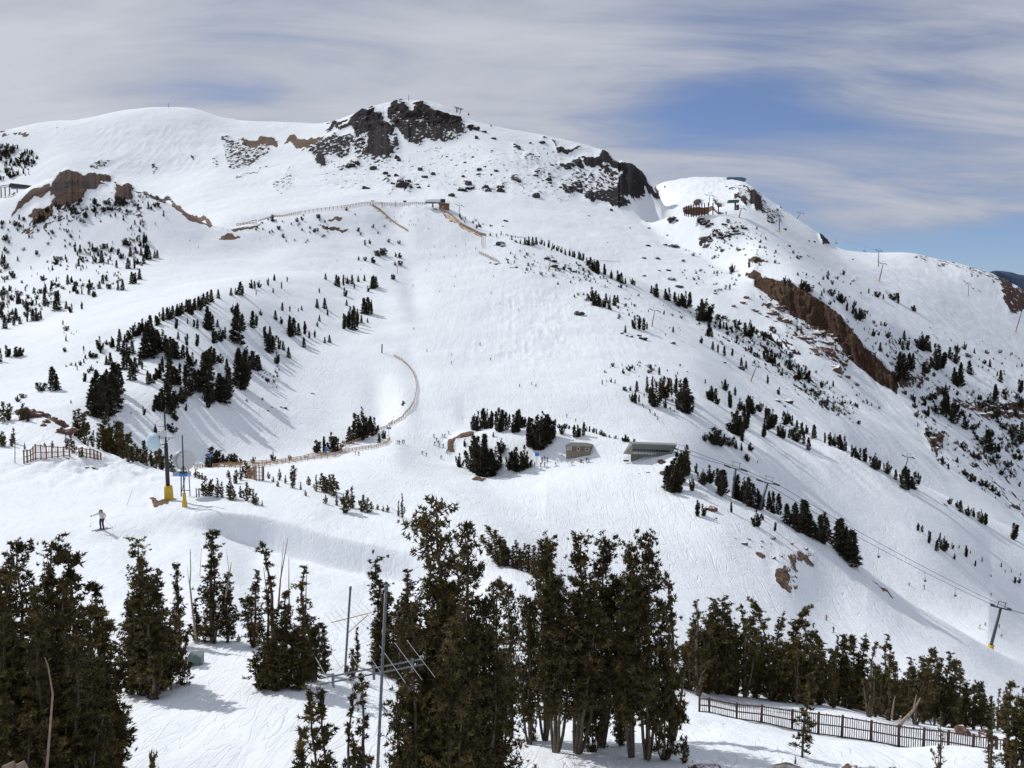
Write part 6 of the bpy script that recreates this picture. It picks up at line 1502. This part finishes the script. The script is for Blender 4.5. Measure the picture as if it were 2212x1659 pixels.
fence('safety_net', [('B', 640, 748, None), ('B', 720, 795, None), ('B', 770, 845, None), ('B', 830, 878, None), ('B', 900, 912, None), ('B', 938, 922, None)], M['net'], 'tan netting down the right edge of the upper run', rails=(), nsub=3, pr=.12, panel=.95, lo=780, hi=1000, hgt=2.6, grp=GN)
fence('snow_fence', [('B', 912, 925, None), ('B', 910, 960, None), ('B', 912, 995, None)], M['wood_red'], 'short brown fence dropping from the right netting', rails=(.4, .9), nsub=3, pr=.15, rr=.15, lo=780, hi=960, hgt=3, grp=GN)
fence('snow_fence', [('B', 895, 1035, None), ('B', 950, 1060, None), ('B', 1022, 1095, None)], M['wood_red'], 'low timber fence on the brow right of the run', rails=(.3, .6, .9), nsub=4, pr=.15, rr=.14, lo=700, hi=940, hgt=2.6, grp=GN)
fence('snow_fence', [('B', 1065, 885, None), ('B', 1130, 902, None), ('B', 1200, 922, None)], M['tower'], 'faint grey fence line behind the crest on the right', rails=(.5, .9), nsub=4, pr=.1, rr=.08, lo=840, hi=960, hgt=2, grp=GN)
fence('boundary_rope', [('B', 1665, 1084, None), ('B', 1740, 1087, None), ('B', 1810, 1089, None)], M['tower'], 'dark boundary line across the snowy basin', rails=(.9,), nsub=4, pr=.1, rr=.12, lo=960, hi=1400, hgt=1.2)
mast_l = [('B', 412, 692, 'c')]

# ------------------------------------------------------------------ signs on the piste
def trail_sign(k, x, yb, yt, lo, hi, w_, h_, m_, label, txt=None):
    b_ = hit(*tv(k, x, yb), lo, hi); t_ = at_dist(*tv(k, x, yt), b_.y); r = empty('trail_sign', b_); H_ = (t_ - b_).z
    MB().tube([(0, 0, -.3), (0, 0, H_)], .09, 6).build('post', M['tower'], r)
    o = MB().box((0, -.12, H_ - h_ / 2), (w_, .06, h_)).build('board', m_, r)
    if txt: text_mesh('lettering', txt, h_ * .55, M['white_paint'], o, (0, -.16, H_ - h_ / 2), (PI / 2, 0, 0))
    tag(r, label, 'sign', 'trail signs')
trail_sign('E', 1268, 992, 900, 300, 360, 1.5, 1.3, M['sign_blue'], 'blue trail sign on a tall post beside waiting skiers')
trail_sign('E', 308, 812, 735, 340, 420, 2.0, .8, M['sign_blue'], 'blue trail sign on a post at the lower fence end')
trail_sign('D', 2117, 915, 865, 300, 420, 1.3, 1.3, M['sign_blue'], 'small square blue sign by the long fence')
trail_sign('D', 1363, 1000, 913, 290, 400, 1.6, .5, M['sign_blue'], 'wide blue sign in front of the hollow conifer')
trail_sign('B', 412, 722, 690, 900, 1000, 3.2, 1.6, M['sign_black'], 'dark board on the crest fence')
trail_sign('B', 203, 716, 690, 900, 1000, 3.6, .8, M['sign_black'], 'dark board at the bend of the crest fence')

# ------------------------------------------------------------------ antenna mast with dishes
def comm_tower():
    p = hit(*tv('D', 1095, 1208), 82, 98); d = p.y; k = d / F / 3
    r = empty('antenna_mast', p)
    q = lambda x, y, dy=0.0: Vector(((x - 1095) * k, dy, (1208 - y) * k))
    MB().tube([q(1095, 1215), q(1095, 1180), q(1093, 1140), q(1092, 1113)], [.44, .43, .41, .38], 14).build('pad', M['yellow'], r, True)
    f_ = MB(); f_.tube([q(1091, 1125), q(1087, 960), q(1084, 832)], [.20, .19, .175], 14); f_.tube([q(1084, 832), q(1080, 630)], [.085, .075], 10)
    f_.build('pole', M['black_steel'], r, True)
    s_ = MB()
    for i in range(16):
        y = 1100 - i * 17
        for s in (-1, 1): s_.bar(q(1088 - (1100 - y) * .015, y), q(1088 - (1100 - y) * .015 + s * 13.5, y), .02)
    for i in range(7): s_.bar(q(1081, 815 - i * 24), q(1089, 815 - i * 24), .02)
    s_.build('climbing_pegs', M['black_steel'], r)
    for A_, B_, w_ in ((q(1042, 798, -.25), q(1140, 797, -.1), .05), (q(1090, 825, -.1), q(1113, 799, -.1), .06), (q(1048, 845, -.2), q(1085, 835, 0), .08),
                       (q(1048, 750, -.25), q(1048, 850, -.25), .09), (q(1030, 722, 0), q(1080, 724, 0), .03), (q(1020, 971, 0), q(1095, 973, 0), .03), (q(1050, 862, -.1), q(1080, 862, 0), .04)):
        MB().bar(A_, B_, w_).build('bracket', M['black_steel'], r)
    # bulging radome
    def dish(c, dia, ax, mats, name, bulge=.28, drum=.3, lens=None):
        ax = Vector(ax).normalized(); rot = ax.to_track_quat('Z', 'Y').to_matrix()
        b_ = MB(); R_ = dia / 2; n = 28; prof = [(-drum, R_ * .96), (-drum, R_ * .99), (0, R_), (.02, R_ * .97)] + [(bulge * math.cos(t), R_ * .96 * math.sin(t)) for t in (1.25, 1.0, .75, .5, .25, .02)]
        V = []; Fs = []
        for z, rr in prof:
            for i in range(n):
                a = 2 * PI * i / n; V.append(rot @ Vector((rr * math.cos(a), rr * math.sin(a), z)) + c)
        for j in range(len(prof) - 1):
            for i in range(n): Fs.append((j * n + i, j * n + (i + 1) % n, (j + 1) * n + (i + 1) % n, (j + 1) * n + i))
        Fs.append(tuple(range(n - 1, -1, -1))); b_.add(V, Fs)
        for i in range(len(Fs)):
            b_.M[i] = 0 if i < 2 * n else 1
        o = b_.build(name, mats, r, True)
        return o
    dish(q(1012, 822, -.55), 1.74, (-.55, -.82, -.02), [M['dish_blue'], M['dish_blue']], 'dish', .34, .22)
    dish(q(1078, 769, -.35), .74, (.62, -.78, .02), [M['dish_grey'], M['dish_white']], 'dish', .03, .42)
    tag(r, 'tall black antenna mast with yellow padded foot and two dishes', 'antenna mast')
    # drum dish standing behind the sign post
    c0 = at_dist(*tv('D', 1192, 948), d + 2.2)
    r2 = empty('dish_antenna', (c0.x, c0.y, ground_at(c0.x, c0.y)))
    hgt = c0.z - r2.location.z
    r_keep = r
    ax = Vector((.72, -.69, .03)).normalized(); rot = ax.to_track_quat('Z', 'Y').to_matrix(); R_ = .97; n = 36
    def ring(z, rr): return [rot @ Vector((rr * math.cos(2 * PI * i / n), rr * math.sin(2 * PI * i / n), z)) + Vector((0, 0, hgt)) for i in range(n)]
    b_ = MB(); V = ring(-.45, R_) + ring(.45, R_) + ring(.45, R_ * .97) + ring(-.45, R_ * .97)
    Fs = []
    for j in range(3):
        for i in range(n): Fs.append((j * n + i, j * n + (i + 1) % n, (j + 1) * n + (i + 1) % n, (j + 1) * n + i))
    b_.add(V, Fs).build('shroud', M['dish_grey'], r2, True)
    MB().add(ring(.452, R_ * .975), [tuple(range(n))]).add(ring(.43, R_ * .97), [tuple(range(n - 1, -1, -1))]).build('radome', M['dish_white'], r2)
    MB().add(ring(-.40, R_ * .96) + [rot @ Vector((0, 0, -.15)) + Vector((0, 0, hgt))], [(i, (i + 1) % n, n) for i in range(n)] + [((i + 1) % n, i, n) for i in range(n)]).build('reflector', M['dish_grey'], r2, True)
    f_ = MB()
    for s in (-1, 1): f_.bar((s * .45, .25, -.3), (s * .35, .2, hgt - .2), .08)
    f_.bar((-.45, .25, .6), (.45, .25, .6), .06); f_.bar((-.45, .25, .2), (.35, .2, hgt - .5), .05)
    f_.build('stand', M['black_steel'], r2)
    tag(r2, 'big open grey drum dish with white cover, behind the sign post', 'dish antenna')
    # sign post
    p3 = hit(*tv('D', 1196, 1250), 80, 92); k3 = p3.y / F / 3
    r3 = empty('trail_sign', p3); g = lambda x, y, dy=0.0: Vector(((x - 1196) * k3, dy, (1250 - y) * k3))
    MB().tube([g(1197, 1255), g(1197, 1235), g(1196, 1195), g(1195, 1160)], [.27, .24, .16, .15], 12).build('pad', M['yellow'], r3, True)
    MB().tube([g(1196, 1170), g(1194, 980), g(1192, 778)], [.065, .065, .06], 10).build('post', M['tower'], r3, True)
    MB().tube([g(1194, 1040), g(1194, 985)], [.11, .11], 8).build('collar', M['black_steel'], r3)
    w_ = 118 * k3
    bb = MB().box(g(1186, 1023, -.14), (w_, .05, 15 * k3)).build('board', M['sign_black'], r3)
    text_mesh('lettering', 'Upper', .24, M['white_paint'], bb, g(1149, 1024, -.17), (PI / 2, 0, 0))
    b2 = MB().box(g(1186, 1040, -.14), (w_, .05, 17 * k3)).build('board', M['sign_blue'], r3)
    text_mesh('lettering', 'Road', .24, M['white_paint'], b2, g(1149, 1041, -.17), (PI / 2, 0, 0))
    for x in (1231, 1245):
        for y, pr_ in ((1023, bb), (1040, b2)):
            MB().box(g(x, y, -.172), (11 * k3, .012, 11 * k3)).build('symbol', M['white_paint'], pr_)
            MB().box(g(x, y, -.182), (5 * k3, .012, 5 * k3)).build('symbol', M['sign_black'], pr_)
    f_ = MB()
    for x in (1180, 1210): f_.bar(g(x, 1015, -.1), g(x, 990, -.1), .03)
    f_.bar(g(1178, 997, -.1), g(1212, 997, -.1), .03); f_.build('rack', M['black_steel'], r3)
    tag(r3, 'black and blue trail sign on a slim post with yellow padded foot', 'sign')
comm_tower()

# ------------------------------------------------------------------ aerials in the foreground
def aerial(poleT, poleB, d, rp, boom, dboom, els, ev, dev, label, rel, br=.03, m_=None, double=True, brace=None):
    T_ = at_dist(*poleT, d); B_ = at_dist(*poleB, d)
    gz = ground_at(B_.x, d)
    if B_.z > gz: B_ = B_ + (B_ - T_) * ((B_.z - gz) / max(.1, (T_.z - B_.z)))
    r = empty('yagi_antenna', B_)
    w = lambda p: p - r.location
    MB().tube([w(B_), w(T_)], rp, 12).build('mast', M['grey_steel'], r, True)
    MB().tube([w(T_) - Vector((0, 0, .12)), w(T_) + Vector((0, 0, .02))], rp * 1.2, 12).build('cap', M['grey_steel'], r, True)
    A = w(at_dist(boom[0][0], boom[0][1], d + dboom[0])); C = w(at_dist(boom[1][0], boom[1][1], d + dboom[1]))
    b_ = MB(); b_.bar(A, C, br, br * 1.6)
    if double: b_.bar(A + Vector((0, .02, -.13)), C + Vector((0, .02, -.13)), br, br * 1.6)
    b_.build('boom', m_ or M['grey_steel'], r)
    for t in els:
        c = A.lerp(C, t); dd = (d + dboom[0]) * (1 - t) + (d + dboom[1]) * t
        v = Vector((ev[0] / F * dd, dev, -ev[1] / F * dd))
        MB().tube([c - v + Vector((0, 0, br)), c + v + Vector((0, 0, br))], rel, 6).build('element', M['alu'], r)
    if double:
        for t in (.12, .5, .88): MB().bar(A.lerp(C, t) + Vector((0, 0, .05)), A.lerp(C, t) + Vector((0, .02, -.25)), .05).build('clamp', M['grey_steel'], r)
    if brace: MB().bar(w(at_dist(*brace[0], d)), w(at_dist(*brace[1], d + dboom[1] * .7)), .03).build('brace', M['wood_orange'], r)
    tag(r, label, 'antenna', 'roof-top style aerials on poles')
aerial((834, 1266), (815.7, 1659), 19, .032, ((690, 1466), (915, 1423)), (-.5, 1.2), (.06, .22, .38, .53, .68, .84, .97), (36, 21), -.55, 'grey antenna pole with a wide double boom at bottom centre', .006, .019)
aerial((757, 1268), (747, 1425), 41, .05, ((716, 1345), (803, 1323)), (-.5, 1.5), (.02, .15, .29, .43, .57, .71, .85, .98), (24, 11), -.6, 'thin rear aerial on a dark pole left of the grey one', .009, .02, M['wood_orange'], False, ((753, 1366), (795, 1328)))
# box, boards
def gbox():
    p = hit(*tv('G', 1262, 998), 42, 52); k = p.y / F / 3
    r = empty('utility_box', p, .12)
    MB().box((0, .3, 30 * k), (86 * k, .7, 62 * k)).build('body', M['box_green'], r)
    MB().box((0, .3, 62 * k), (92 * k, .78, 6 * k)).build('lid', M['box_green'], r)
    tag(r, 'grey-green utility box in the snow beside the second pine clump', 'utility box')
gbox()
for q, (x, y, w_, lb) in enumerate(((75, 1650, 85, 'left'), (150, 1645, 70, 'right'))):
    p = at_dist(*tv('G', x, y), 15); gz = ground_at(p.x, 15)
    r = empty('snow_stake', (p.x, 15, gz)); k = 15 / F / 3; h = p.z - gz
    MB().box((0, 0, h / 2), (.08, .08, h)).build('post', M['wood_brown'], r)
    MB().box((0, -.05, h), (w_ * k, .04, .16), Matrix.Rotation(-.45, 3, 'Y')).build('board', M['bark_dead'], r)
    tag(r, 'tan wooden board tip at the bottom left corner, %s one' % lb, 'board', 'boards at the bottom left corner')
# far mountains, distance haze put into their blue base colour
def far_range():
    xs = np.linspace(ray(1900, HZ)[0], ray(3000, HZ)[0], 160); D0 = 9000
    rows = 24; V = []
    for j in range(rows):
        t = j / (rows - 1)
        D_ = D0 + t * 2600
        h = -880 + (1 - abs(2 * t - 1)) ** .8 * (1190 + 520 * fbm(xs * D0, np.full(160, D_), 2400, 5, 404)) - 0
        pk = 150 * np.exp(-((xs - ray(2150, HZ)[0]) / .02) ** 2) * (1 - abs(2 * t - 1))
        V.append(np.stack([xs * D_, np.full(160, D_), h + pk + 60 * fbm(xs * D0, np.full(160, D_), 500, 4, 77)], -1))
    V = np.array(V).reshape(-1, 3); ii = np.arange(rows * 160).reshape(rows, 160)
    q = np.stack([ii[:-1, :-1], ii[:-1, 1:], ii[1:, 1:], ii[1:, :-1]], -1).reshape(-1, 4)
    o = new_obj('distant_mountains', np_mesh('distant_mountains', V, q, [mat('far_haze_blue', (.03, .055, .11), .95, .4, .002)], smooth=True))
    tag(o, 'dark blue range on the horizon at the right edge', None, None, 'structure')
far_range()
# ------------------------------------------------------------------ people
def skin_mesh(name, joints, edges, rad, mats, root=0, sub=1):
    me = bpy.data.meshes.new('s'); me.from_pydata(joints, edges, [])
    o = bpy.data.objects.new('s', me); COL.objects.link(o)
    m = o.modifiers.new('skin', 'SKIN'); m.use_smooth_shade = True
    for i, r_ in enumerate(rad):
        sv_ = me.skin_vertices[0].data[i]; sv_.radius = (r_, r_) if not hasattr(r_, '__len__') else r_
        sv_.use_root = (i == root)
    s_ = o.modifiers.new('sub', 'SUBSURF'); s_.levels = sub; s_.render_levels = sub
    dg = bpy.context.evaluated_depsgraph_get(); dg.update()
    out_ = bpy.data.meshes.new_from_object(o.evaluated_get(dg)); bpy.data.objects.remove(o)
    out_.name = name; out_.materials.clear()
    for q in mats: out_.materials.append(q)
    return out_
CLO = {n: mat('cloth_' + n, c, .85, .12, 6) for n, c in dict(black=(.015, .015, .018), navy=(.02, .03, .07), red=(.5, .04, .03), teal=(.05, .35, .38), white=(.55, .52, .47), orange=(.55, .16, .03), green=(.16, .34, .2), grey=(.12, .12, .13), blue=(.04, .12, .4), plum=(.03, .012, .04), brown=(.09, .05, .03)).items()}
HAIR = mat('dark_red_hair', (.035, .008, .012), .7, .3, 20)
SKI = mat('ski', (.06, .06, .07), .4, .2, 4)
def body_mesh(pose, jacket, pants, helmet):
    b, tw, kn = pose            # crouch, side lean, knee bend
    hip = (0 + tw * .2, .05 + b * .12, .92 - b * .22)
    chest = (tw * .5, -.05 - b * .22, hip[2] + .40 - b * .06)
    neck = (tw * .7, -.1 - b * .32, chest[2] + .16)
    head = (tw * .75, -.14 - b * .36, neck[2] + .12)
    top = (tw * .78, -.14 - b * .38, head[2] + .10)
    J = [hip, ((hip[0] + chest[0]) / 2, (hip[1] + chest[1]) / 2, (hip[2] + chest[2]) / 2), chest, neck, head, top]
    R_ = [.15, .145, .165, .06, .095, .075]
    E = [(0, 1), (1, 2), (2, 3), (3, 4), (4, 5)]
    for s in (-1, 1):
        i = len(J)
        J += [(hip[0] + s * .10, hip[1], hip[2] - .08), (s * .12 + tw * .2, -.10 - b * .2 - kn, .50 - b * .08), (s * .11, .03, .12), (s * .11, -.12, .06)]
        R_ += [.11, .075, .062, .05]; E += [(0, i), (i, i + 1), (i + 1, i + 2), (i + 2, i + 3)]
        j = len(J)
        J += [(chest[0] + s * .20, chest[1], chest[2] + .07), (chest[0] + s * .33, chest[1] - .08, chest[2] - .17), (chest[0] + s * .32, chest[1] - .33, chest[2] - .28), (chest[0] + s * .31, chest[1] - .42, chest[2] - .29)]
        R_ += [.085, .058, .048, .045]; E += [(2, j), (j, j + 1), (j + 1, j + 2), (j + 2, j + 3)]
    me = skin_mesh('body', J, E, R_, [pants, jacket, helmet])
    for p in me.polygons:
        z = p.center.z
        p.material_index = 2 if z > neck[2] + .05 and abs(p.center.x - head[0]) < .15 else (1 if z > hip[2] - .06 and not (z < hip[2] and abs(p.center.x) < .1 and False) else 0)
    return me
def ski_pair_mesh(boardstyle=False):
    b_ = MB()
    if boardstyle: b_.box((0, 0, .02), (1.5, .26, .03)); b_.box((.78, 0, .06), (.14, .2, .02)); b_.box((-.78, 0, .06), (.14, .2, .02))
    else:
        for s in (-1, 1):
            b_.box((s * .13, -.05, .02), (.085, 1.6, .025)); b_.bar((s * .13, -.84, .02), (s * .13, -1.0, .10), .08, .02)
    me = bpy.data.meshes.new('skis'); me.from_pydata(b_.V, [], b_.F); me.materials.append(SKI); me.update(); return me
SKIS, BOARD = ski_pair_mesh(), ski_pair_mesh(True)
def pole_mesh():
    b_ = MB()
    for s in (-1, 1): b_.tube([(s * .33, -.45, .92), (s * .42, .25, .1)], .012, 5)
    me = bpy.data.meshes.new('p'); me.from_pydata(b_.V, [], b_.F); me.materials.append(SKI); me.update(); return me
POLES = pole_mesh()
OUT = [('black', 'black'), ('navy', 'black'), ('black', 'grey'), ('red', 'black'), ('blue', 'black'), ('grey', 'black'), ('brown', 'black'), ('green', 'grey'), ('orange', 'black'), ('teal', 'black'), ('white', 'black')]
BM = {}
POSES = {'standing': (0.0, 0, 0), 'gliding': (.5, .12, .08), 'crouching': (.95, -.1, .12)}
def get_body(jk, pn, ps):
    k = (jk, pn, ps)
    if k not in BM: BM[k] = body_mesh(POSES[ps], CLO[jk], CLO[pn], CLO['black'])
    return BM[k]
def skier(key, x, y, lo, hi, label, jk='black', pn='black', ps='gliding', kids=True, rz=None, hpx=None, group=None, board=False):
    p = hit(*tv(key, x, y), lo, hi)
    rz = random.uniform(-1.4, 1.4) if rz is None else rz
    # lay the skis along the slope
    e = 1.0
    c, s_ = math.cos(rz), math.sin(rz)
    f = Vector((s_, -c, 0))
    g1 = ground_at(p.x + f.x * e, p.y + f.y * e) - ground_at(p.x - f.x * e, p.y - f.y * e)
    o = empty('person', p, rz)
    if hpx:
        o.scale = (px2m(hpx / 3, p.y) / 1.55,) * 3
    new_obj('body', get_body(jk, pn, ps), o)
    if kids: new_obj('snowboard' if board else 'skis', BOARD if board else SKIS, o, (0, 0, 0), (math.atan2(-g1, 2 * e), 0, 0))
    tag(o, label, 'person', group)
    return o
rs_ = random.Random(5)
def crowd(key, data, lo, hi, where, group, ps=None, kids=True, jk=None):
    seq = sorted(zip(data[::2], data[1::2]))
    ys = sorted(y for _, y in seq)
    for q, (x, y) in enumerate(seq):
        j, p_ = rs_.choice(OUT[:7]) if jk is None else jk
        pose = ps or rs_.choice(['standing', 'gliding', 'gliding', 'crouching'])
        skier(key, x, y, lo, hi, '%s skier in %s jacket %s, %s from left' % (pose, {'black': 'black'}.get(j, j), where, ordn(q)), j, p_, pose, kids, group=group)
crowd('B', [270,733,282,733,318,733,330,733,345,733,362,733,380,733,395,733,438,735,486,730], 880, 1010, 'lined up by the crest fence', 'skiers standing on the crest', 'standing', False)
crowd('B', [343,770,343,800,408,775,385,795,485,770,553,790,448,825,440,850,455,850,468,850,483,850,498,820,564,875], 780, 1010, 'on the top pitch of the main run', 'skiers on the top pitch')
crowd('B', [805,978,740,990,604,992,577,1040,667,1060,744,1052,570,1105,549,1145,739,1188,464,1245,731,1250,635,1285,972,1293,1030,1362,870,1005,986,1185], 600, 960, 'halfway down the main run', 'skiers halfway down the run')
crowd('B', [1150,1402,470,1525,898,1625,125,1143], 440, 900, 'scattered low on the main run', 'skiers scattered low on the run')
crowd('A', [1285,993,1445,875,1473,885,1500,885,1685,940,2185,1085], 600, 900, 'on the road by the saddle', 'skiers on the road')
crowd('E', [555,245,717,270,713,325,967,302,899,207,1155,475,1232,460,1461,670,1518,698], 380, 640, 'on the wide lower face', 'skiers on the lower face', 'gliding')
crowd('E', [600,800,605,850,617,825,630,840,636,862,661,868,658,800,670,800,697,780,683,905,692,898,524,912,551,922,646,940,797,920], 300, 480, 'gathered left of the tree island', 'skiers left of the tree island')
crowd('E', [367,845,376,845,397,840,408,842,92,915,114,920], 300, 480, 'resting by the orange fences', 'skiers by the orange fences', 'standing')
crowd('E', [1254,990,1292,992,1317,992,1301,960,1315,950,1336,958,1391,988,1493,985,1589,962], 290, 380, 'waiting in front of the hut', 'skiers in front of the hut', 'standing')
skier('E', 1603, 960, 290, 380, 'skier in pale green jacket by the hut corner', 'green', 'grey', 'standing')
skier('E', 1260, 472, 380, 640, 'snowboarder sitting low on the wide lower face', 'black', 'black', 'crouching', board=True)
skier('E', 652, 1230, 200, 330, 'lone dark skier nearest below the tree island', 'navy', 'black', 'standing')
skier('I', 932, 700, 200, 290, 'skier in red jacket on the slope above the pines', 'red', 'black', 'gliding', rz=-.9)
skier('I', 845, 752, 190, 290, 'dark skier at the tree tops, left of the red one', 'black', 'black', 'gliding')
skier('I', 978, 782, 190, 290, 'dark skier half hidden by a wind-swept pine', 'black', 'black', 'standing')
crowd('I', [1466,475,1565,495,1925,755,1960,735,2052,750,2065,810,2000,545], 320, 520, 'on the far right piste under the chairs', 'skiers on the far right piste')
skier('I', 1945, 1150, 150, 280, 'skier in teal on the slope beyond the right pines', 'teal', 'white', 'crouching')
skier('I', 2093, 1170, 150, 280, 'dark skier beyond the right pines near the edge', 'black', 'black', 'standing')
skier('I', 2203, 1190, 150, 280, 'dark skier cut by the right edge', 'navy', 'black', 'standing')
def bin_():
    p = hit(*tv('E', 1553, 964), 290, 380); r = empty('litter_bin', p)
    MB().tube([(0, 0, -.05), (0, 0, .75)], [.3, .36], 10).build('body', CLO['red'], r); MB().tube([(0, 0, .75), (0, 0, 1.0)], [.4, .4], 10).build('lid', M['sign_black'], r)
    tag(r, 'small red and black bin on the snow before the hut', 'bin')
bin_()

# ---- the skier in front
def near_skier():
    p = hit(*tv('D', 661, 1398), 70, 86)
    r = empty('person', p)
    H_ = px2m(45.5, p.y); k = H_ / 1.72
    r.scale = (k, k, k)
    pants, jacket, glove, skin = CLO['plum'], CLO['white'], CLO['black'], M['skin']
    J = [(0, .04, .93), (0, .01, 1.08), (.0, -.03, 1.28), (.0, -.05, 1.40), (.0, -.10, 1.49), (.0, -.17, 1.58), (.0, -.20, 1.66)]
    R_ = [(.165, .13), (.15, .12), (.185, .13), (.12, .09), .06, .095, .075]
    E = [(0, 1), (1, 2), (2, 3), (3, 4), (4, 5), (5, 6)]
    def limb(start, pts, rad):
        i = len(J); J.extend(pts); R_.extend(rad); E.append((start, i))
        for a_ in range(len(pts) - 1): E.append((i + a_, i + a_ + 1))
        return i
    limb(0, [(-.10, .03, .86), (-.115, -.07, .52), (-.10, .03, .17), (-.10, -.10, .09)], [.115, .082, .075, .055])
    limb(0, [(.10, .03, .86), (.085, -.05, .52), (.12, .05, .17), (.12, -.08, .09)], [.115, .082, .075, .055])
    limb(2, [(-.21, -.03, 1.36), (-.42, -.12, 1.27), (-.66, -.22, 1.19)], [.085, .062, .048])
    limb(2, [(.22, -.03, 1.35), (.33, -.02, 1.12), (.31, -.14, .98)], [.085, .065, .05])
    me = skin_mesh('body', J, E, R_, [pants, jacket, skin], sub=2)
    for q in me.polygons:
        c = q.center
        q.material_index = 2 if (c.z > 1.455 and abs(c.x) < .15) else (1 if c.z > .93 or abs(c.x) > .26 else 0)
    body = new_obj('body', me, r)
    # gloved hands closed round the grips
    def hand(c, d, nm):
        c = Vector(c); d = Vector(d).normalized(); s_ = d.cross(Vector((0, 0, 1))).normalized(); up = s_.cross(d)
        J2 = [c, c + d * .05, c + d * .09]; R2 = [.036, .044, .038]; E2 = [(0, 1), (1, 2)]
        for f_ in range(4):
            o_ = (f_ - 1.5) * .022; i = len(J2); ln = (.030, .036, .034, .026)[f_]
            J2 += [c + d * .10 + up * o_ * 1.0 + s_ * .012, c + d * (.10 + ln) + up * o_ + s_ * .03, c + d * (.095 + ln * .4) + up * o_ + s_ * .058]
            R2 += [.0125, .0115, .010]; E2 += [(2, i), (i, i + 1), (i + 1, i + 2)]
        i = len(J2); J2 += [c + d * .04 + up * .045 + s_ * .01, c + d * .075 + up * .055 + s_ * .035]; R2 += [.0135, .0115]; E2 += [(1, i), (i, i + 1)]
        new_obj(nm, skin_mesh(nm, J2, E2, R2, [glove], sub=1), body)
    hand((-.67, -.23, 1.185), (-.9, -.3, -.25), 'glove'); hand((.31, -.16, .965), (.1, -.6, -.8), 'glove')
    # long dark hair falling round the bowed head
    hj = [(0, -.15, 1.70), (0, -.21, 1.655), (-.07, -.14, 1.60), (-.11, -.12, 1.50), (-.12, -.10, 1.40), (.07, -.14, 1.60), (.11, -.12, 1.50), (.115, -.10, 1.40), (0, -.06, 1.60), (0, -.02, 1.48)]
    new_obj('hair', skin_mesh('hair', hj, [(0, 1), (0, 2), (2, 3), (3, 4), (0, 5), (5, 6), (6, 7), (0, 8), (8, 9)], [.07, .085, .07, .065, .04, .07, .065, .04, .09, .06], [HAIR], sub=2), body)
    fb = MB()
    for s in (-1, 1): fb.box((s * .035, -.262, 1.585), (.022, .012, .010))
    fb.build('eyes', CLO['black'], body)
    MB().box((0, -.275, 1.555), (.02, .035, .035), taper=.5).build('nose', skin, body)
    MB().box((0, -.262, 1.52), (.045, .012, .010)).build('mouth', CLO['red'], body)
    for s in (-1, 1): MB().box((s * .093, -.17, 1.575), (.02, .04, .055)).build('ear', skin, body)
    for s, x in ((-1, -.10), (1, .12)):
        MB().tube([(x, .06, .05), (x, -.02, .10), (x, .03, .30)], [.075, .072, .062], 10).build('boot', CLO['grey'], body, True)
    tag(r, 'skier in cream jacket and dark trousers with long hair, left foreground', 'person')
    # skis and poles are held or worn: things of their own
    for nm, x, yaw, lb in (('left', -.14, .55, 'ski on the left foot side of the skier in cream'), ('right', .14, .42, 'ski on the right foot side of the skier in cream')):
        o = empty('ski', p + Vector((x * k, -.05, .0)))
        dx, dy = -math.sin(.5), -math.cos(.5)
        P_ = []
        for t in (-.75, -.4, 0, .4, .72, .86):
            xx = p.x + x * k + dx * t; yy = p.y - .05 + dy * t
            P_.append(Vector((xx, yy, ground_at(xx, yy) + .03 + (.08 if t > .8 else 0))) - o.location)
        b_ = MB()
        for a_, c_ in zip(P_[:-1], P_[1:]): b_.bar(a_, c_, .085, .022)
        b_.build('board', mat('ski_top_' + nm, (.16, .14, .15) if x < 0 else (.12, .06, .07), .4, .4, 3), o)
        MB().box(P_[2] + Vector((0, 0, .035)), (.09, .26, .05)).build('binding', SKI, o)
        tag(o, lb, 'ski', 'skis of the near skier')
    for a_, b_, lb in ((Vector((-.76, -.27, 1.15)), (585, 1382), 'thin ski pole planted at the left of the skier in cream'), (Vector((.32, -.22, .90)), (729, 1384), 'thin ski pole slanting right from the skier in cream')):
        A = p + a_ * k; B_ = hit(*tv('D', *b_), 68, 90)
        o = empty('ski_pole', B_)
        w = A - B_
        MB().tube([(0, 0, 0), w * 1.04], [.009, .012], 6).build('shaft', M['alu'], o)
        MB().tube([w * .98, w * 1.08], [.018, .018], 8).build('grip', CLO['black'], o)
        MB().tube([w * .05, w * .055], [.045, .045], 10).build('basket', CLO['black'], o)
        tag(o, lb, 'ski pole', 'poles of the near skier')
near_skier()
